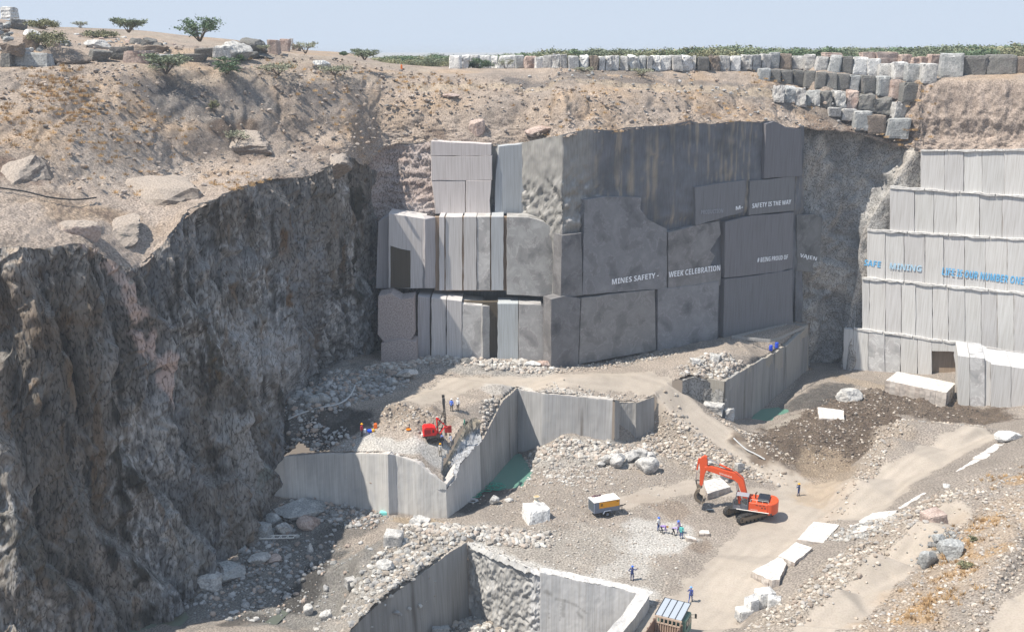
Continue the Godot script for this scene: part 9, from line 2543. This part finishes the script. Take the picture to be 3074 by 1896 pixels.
func build_props() -> void:
	flat_pool("water", [V(-4.21,-1.05,-126.78), V(-2.91,-1.05,-131.27), V(-1.52,-1.05,-136.52), V(0.88,-1.05,-139.69), V(2.98,-1.05,-138.09), V(3.75,-1.05,-132.73), V(2.95,-1.05,-127.74), V(-0.58,-1.05,-126.37)], Color(0.36, 0.51, 0.46), "green pool below the tall grey side wall")
	flat_pool("water", [V(36.36,-0.75,-150.19), V(40.12,-0.75,-157.96), V(45.32,-0.75,-159.61), V(44.52,-0.75,-154.77), V(40.26,-0.75,-150.19)], Color(0.36, 0.52, 0.46), "small green pool below the slab bench")
	flat_pool("water", [V(-42.27,-5.25,-96.59), V(-40.46,-5.25,-101.58), V(-37.89,-5.25,-105.16), V(-36.44,-5.25,-107.51), V(-35.25,-5.25,-105.9), V(-36.03,-5.25,-100.71), V(-36.39,-5.25,-96.19)], Color(0.40, 0.43, 0.38), "murky green puddle at the foot of the dark cliff")
	flat_pool("water", [V(-27.39,-4.85,-99.2), V(-25.24,-4.85,-104), V(-24.4,-4.85,-103.37), V(-26.2,-4.85,-97.96)], Color(0.36, 0.38, 0.35), "narrow green puddle on the shaded floor")
	# white lattice frame lying under the cliff
	var A: Vector3 = V(-33.65,-3.2,-114.67)
	var B: Vector3 = V(-26.69,-2.8,-114.76)
	var t := thing("lattice_frame", "long white lattice frame lying on the shaded floor", "frame", Vector3(A.x, gy(A.x, A.z) + 0.6, A.z), atan2(-(B.z - A.z), B.x - A.x))
	var L := A.distance_to(B)
	t.rotation.z = atan2(gy(B.x, B.z) - gy(A.x, A.z), L)
	plain("white_steel", Color(0.80, 0.79, 0.77), 0.6)
	for s in [0.0, -0.75]:
		var st := begin()
		box(st, Vector3(L / 2, 0.1, s), Vector3(L, 0.14, 0.13), 0.015)
		obj("rail", st.commit(), M.white_steel, t)
	for k in 16:
		var st := begin()
		var x := 0.2 + k * (L - 0.4) / 15.0
		tube(st, [Vector3(x, 0.1, 0), Vector3(x + (0.3 if k % 2 else -0.3), 0.1, -0.75)], [0.06, 0.06], 5)
		obj("rung", st.commit(), M.white_steel, t)
	# hoses
	plain("hose_black", Color(0.10, 0.10, 0.115), 0.6)
	plain("hose_white", Color(0.70, 0.71, 0.72), 0.6)
	plain("hose_teal", Color(0.10, 0.56, 0.47), 0.5)
	hose("hose", "black hose running along the top of the dark cliff", CLIFFHOSE, 0.09, M.hose_black)
	var pipe := []
	for p: Vector3 in [V(31.53,1.7,-136.79), V(32.81,1.3,-134.93), V(33.93,0.9,-133.59), V(34.89,0.6,-131.9)]: pipe.append(Vector3(p.x, gy(p.x, p.z) + 0.12, p.z))
	hose("hose", "white pipe lying along the edge of the ramp road", pipe, 0.1, M.hose_white)
	hose("hose", "pale hose snaking over the shaded scree at the cliff foot", SCREEHOSE, 0.10, M.hose_white)
	for k in 7:
		var c: Vector3 = [V(-5.36,-0.7,-124.92), V(-4.63,-0.7,-125.99), V(-3.64,-0.6,-126.3), V(-2.26,-0.7,-126.8), V(-1.65,-0.7,-127.08), V(-4.93,-0.6,-123.64), V(-3.11,-0.8,-127.58)][k]
		var line := []
		for s in 15:
			var f := TAU * s / 12.0 + k
			line.append(c + Vector3(cos(f) * (0.7 + 0.12 * s * 0.2), 0, sin(f) * (0.45 + 0.03 * s)))
		for s in line.size(): line[s].y = maxf(gy(line[s].x, line[s].z), -1.0) + 0.12 + 0.05 * k + 0.1 * sin(s * 1.7 + k)
		hose("hose", ["green hose coil at the foot of the bench corner", "green hose loop nearest the grey side wall", "green hose loop in the middle of the tangle", "green hose loop at the pool edge", "green hose loop at the right end of the tangle", "green hose loop at the lower left of the tangle", "green hose loop reaching into the pool"][k], line, 0.05, M.hose_teal, "hose", "tangle of green hoses by the pool")
	var st := begin()
	var C: Vector3 = V(-5.15,-0.6,-122.21)
	C.y = gy(C.x, C.z) + 0.1
	for r in 3:
		var ring := []
		for s in 17: ring.append(C + Vector3(cos(TAU * s / 16.0) * (0.55 + r * 0.1), 0.05 * r, sin(TAU * s / 16.0) * (0.42 + r * 0.07)))
		tube(st, ring, [0.06], 6)
	tag(obj("hose_coil", st.commit(), M.hose_white), "white hose coil lying in the shade by the green hoses", "hose coil")
	# blue drums by the small pool
	plain("blue_plastic", Color(0.10, 0.28, 0.78), 0.4)
	for k in 2:
		var p: Vector3 = [V(42.85,-0.4,-162.83), V(44.18,-0.3,-164.28)][k]
		var d := begin()
		lathe(d, Vector3.ZERO, [[0.0, 0.95], [0.26, 0.95], [0.3, 0.9], [0.29, 0.65], [0.31, 0.62], [0.29, 0.35], [0.31, 0.32], [0.29, 0.04], [0.0, 0.0]], 14)
		var o := obj("drum", d.commit(), M.blue_plastic)
		o.position = Vector3(p.x, gy(p.x, p.z) - 0.05, p.z)
		tag(o, ["blue plastic drum at the foot of the slab wall", "blue plastic drum farther along the slab wall"][k], "drum")
	# white bucket on its block
	var bp: Vector3 = V(3.05,0,-118.04)
	var bt := thing("bucket", "white bucket standing on the pale flat topped block", "bucket", Vector3(bp.x, gy(bp.x, bp.z) + 1.05, bp.z))
	st = begin()
	lathe(st, Vector3.ZERO, [[0.36, 0.85], [0.40, 0.85], [0.38, 0.7], [0.24, 0.55], [0.24, 0.3], [0.36, 0.2], [0.36, 0.0], [0.0, 0.0]], 14)
	obj("body", st.commit(), plain("bucket_white", Color(0.88, 0.86, 0.80), 0.5), bt)
	st = begin()
	lathe(st, Vector3.ZERO, [[0.0, 0.8], [0.34, 0.8], [0.36, 0.84]], 14)
	obj("filling", st.commit(), plain("bucket_fill", Color(0.70, 0.62, 0.48), 0.9), bt)
	# cans beside the person in red
	var cans := [[V(-18.85,8.3,-123.36), Color(0.85, 0.86, 0.88), "white can beside the person in red", "can", 0.55], [V(-18.21,8.3,-123.36), Color(0.05, 0.30, 0.85), "blue basin between the white can and the yellow can", "basin", 0.35], [V(-17.78,8.3,-123.36), Color(0.90, 0.66, 0.05), "small yellow can beside the orange jerrycan", "can", 0.35], [V(-17.56,8.3,-124.12), Color(0.88, 0.40, 0.05), "orange jerrycan at the edge of the shade", "jerrycan", 0.75], [V(-15.97,8.1,-117.29), Color(0.50, 0.83, 0.80), "turquoise box at the edge of the drilling bench", "box", 0.5], [V(-13.18,8.3,-122.76), Color(0.85, 0.48, 0.05), "small orange hard hat lying on the bench", "hard hat", 0.2], [V(-11.34,8.3,-121.88), Color(0.85, 0.80, 0.78), "pale can left of the drill rig", "can", 0.4]]
	for q in cans:
		var s := begin()
		var h: float = q[4]
		if q[3] in ["can", "basin", "hard hat"]:
			lathe(s, Vector3.ZERO, [[0.0, h], [0.14 if q[3] == "can" else 0.2, h * 0.98], [0.2 if q[3] == "can" else 0.34, h * 0.85], [0.2 if q[3] == "can" else 0.28, 0.03], [0.0, 0.0]], 12)
		else:
			box(s, Vector3(0, h * 0.45, 0), Vector3(0.42 if q[3] == "jerrycan" else 0.95, h * 0.9, 0.3 if q[3] == "jerrycan" else 0.6), 0.05)
			box(s, Vector3(0.08, h * 0.95, 0), Vector3(0.12 if q[3] == "jerrycan" else 0.7, 0.1, 0.1 if q[3] == "jerrycan" else 0.5), 0.03)
		var o := obj((q[3] as String).replace(" ", "_"), s.commit(), plain("paint_" + (q[2] as String).left(8), q[1], 0.45))
		o.position = Vector3(q[0].x, gy(q[0].x, q[0].z), q[0].z)
		tag(o, q[2], q[3])
	# orange marker post on the slope
	var op: Vector3 = V(-18.69,52.6,-178.07)
	st = begin()
	box(st, Vector3(0, 0.5, 0), Vector3(0.3, 1.1, 0.3), 0.03)
	box(st, Vector3(0, 1.08, 0), Vector3(0.2, 0.14, 0.2), 0.03)
	var post := obj("marker_post", st.commit(), plain("orange_post", Color(0.85, 0.42, 0.08), 0.6))
	post.position = Vector3(op.x, maxf(upper_y(op.x, op.z) - 0.1, op.y - 0.5), op.z)
	tag(post, "short orange marker post on the slope by the track", "post")
	# small dark flat tray in front of the excavator
	var tp: Vector3 = V(24.72,0,-117.8)
	st = begin()
	box(st, Vector3(0, 0.25, 0), Vector3(0.9, 0.12, 0.6), 0.03, Basis(Vector3(1, 0, 0), -0.5))
	box(st, Vector3(0.2, 0.12, 0.2), Vector3(0.08, 0.3, 0.08), 0.01)
	var tray := obj("mounting_step", st.commit(), plain("step_grey", Color(0.33, 0.38, 0.43), 0.6))
	tray.position = Vector3(tp.x, gy(tp.x, tp.z), tp.z)
	tag(tray, "small grey metal step lying in front of the excavator track", "step")

func build_lettering() -> void:
	var paint := [plain("letter_white", Color(0.93, 0.94, 0.96), 0.8), plain("letter_faint", Color(0.60, 0.61, 0.64), 0.8), plain("letter_blue", Color(0.38, 0.68, 0.87), 0.8), plain("letter_paleblue", Color(0.66, 0.79, 0.88), 0.8)]
	for l in LETTERS:
		var holder: Node = null
		for c in get_children():
			if c.has_meta("label") and (c.get_meta("label") as String).begins_with("dark drilled rock" if l[5] == 0 else "pale sawn granite"): holder = c
		var tm := TextMesh.new()
		tm.font = bold()
		tm.text = l[0]
		tm.font_size = 48
		tm.pixel_size = 0.01
		tm.depth = 0.03
		tm.curve_step = 4.0
		var o := obj("lettering", tm, paint[l[4]], holder)
		var box_ := tm.get_aabb()
		var a: Vector3 = l[1]
		var b: Vector3 = l[2]
		var right := (b - a).normalized()
		var flat := Vector3(right.x, 0, right.z).normalized()
		var n := flat.cross(Vector3.UP)
		if n.z < 0: n = -n
		var up := n.cross(right).normalized()
		var sx: float = a.distance_to(b) / box_.size.x
		var sy: float = float(l[3]) / box_.size.y
		o.transform = Transform3D(Basis(right * sx, up * sy, n), (a + b) * 0.5 - right * (box_.get_center().x * sx) - up * (box_.position.y * sy))

func build_objects() -> void:
	build_stones()
	build_excavator()
	build_compressor()
	build_drill()
	build_truck()
	build_people()
	build_lettering()
	build_plants()
	build_props()
	build_rubble()
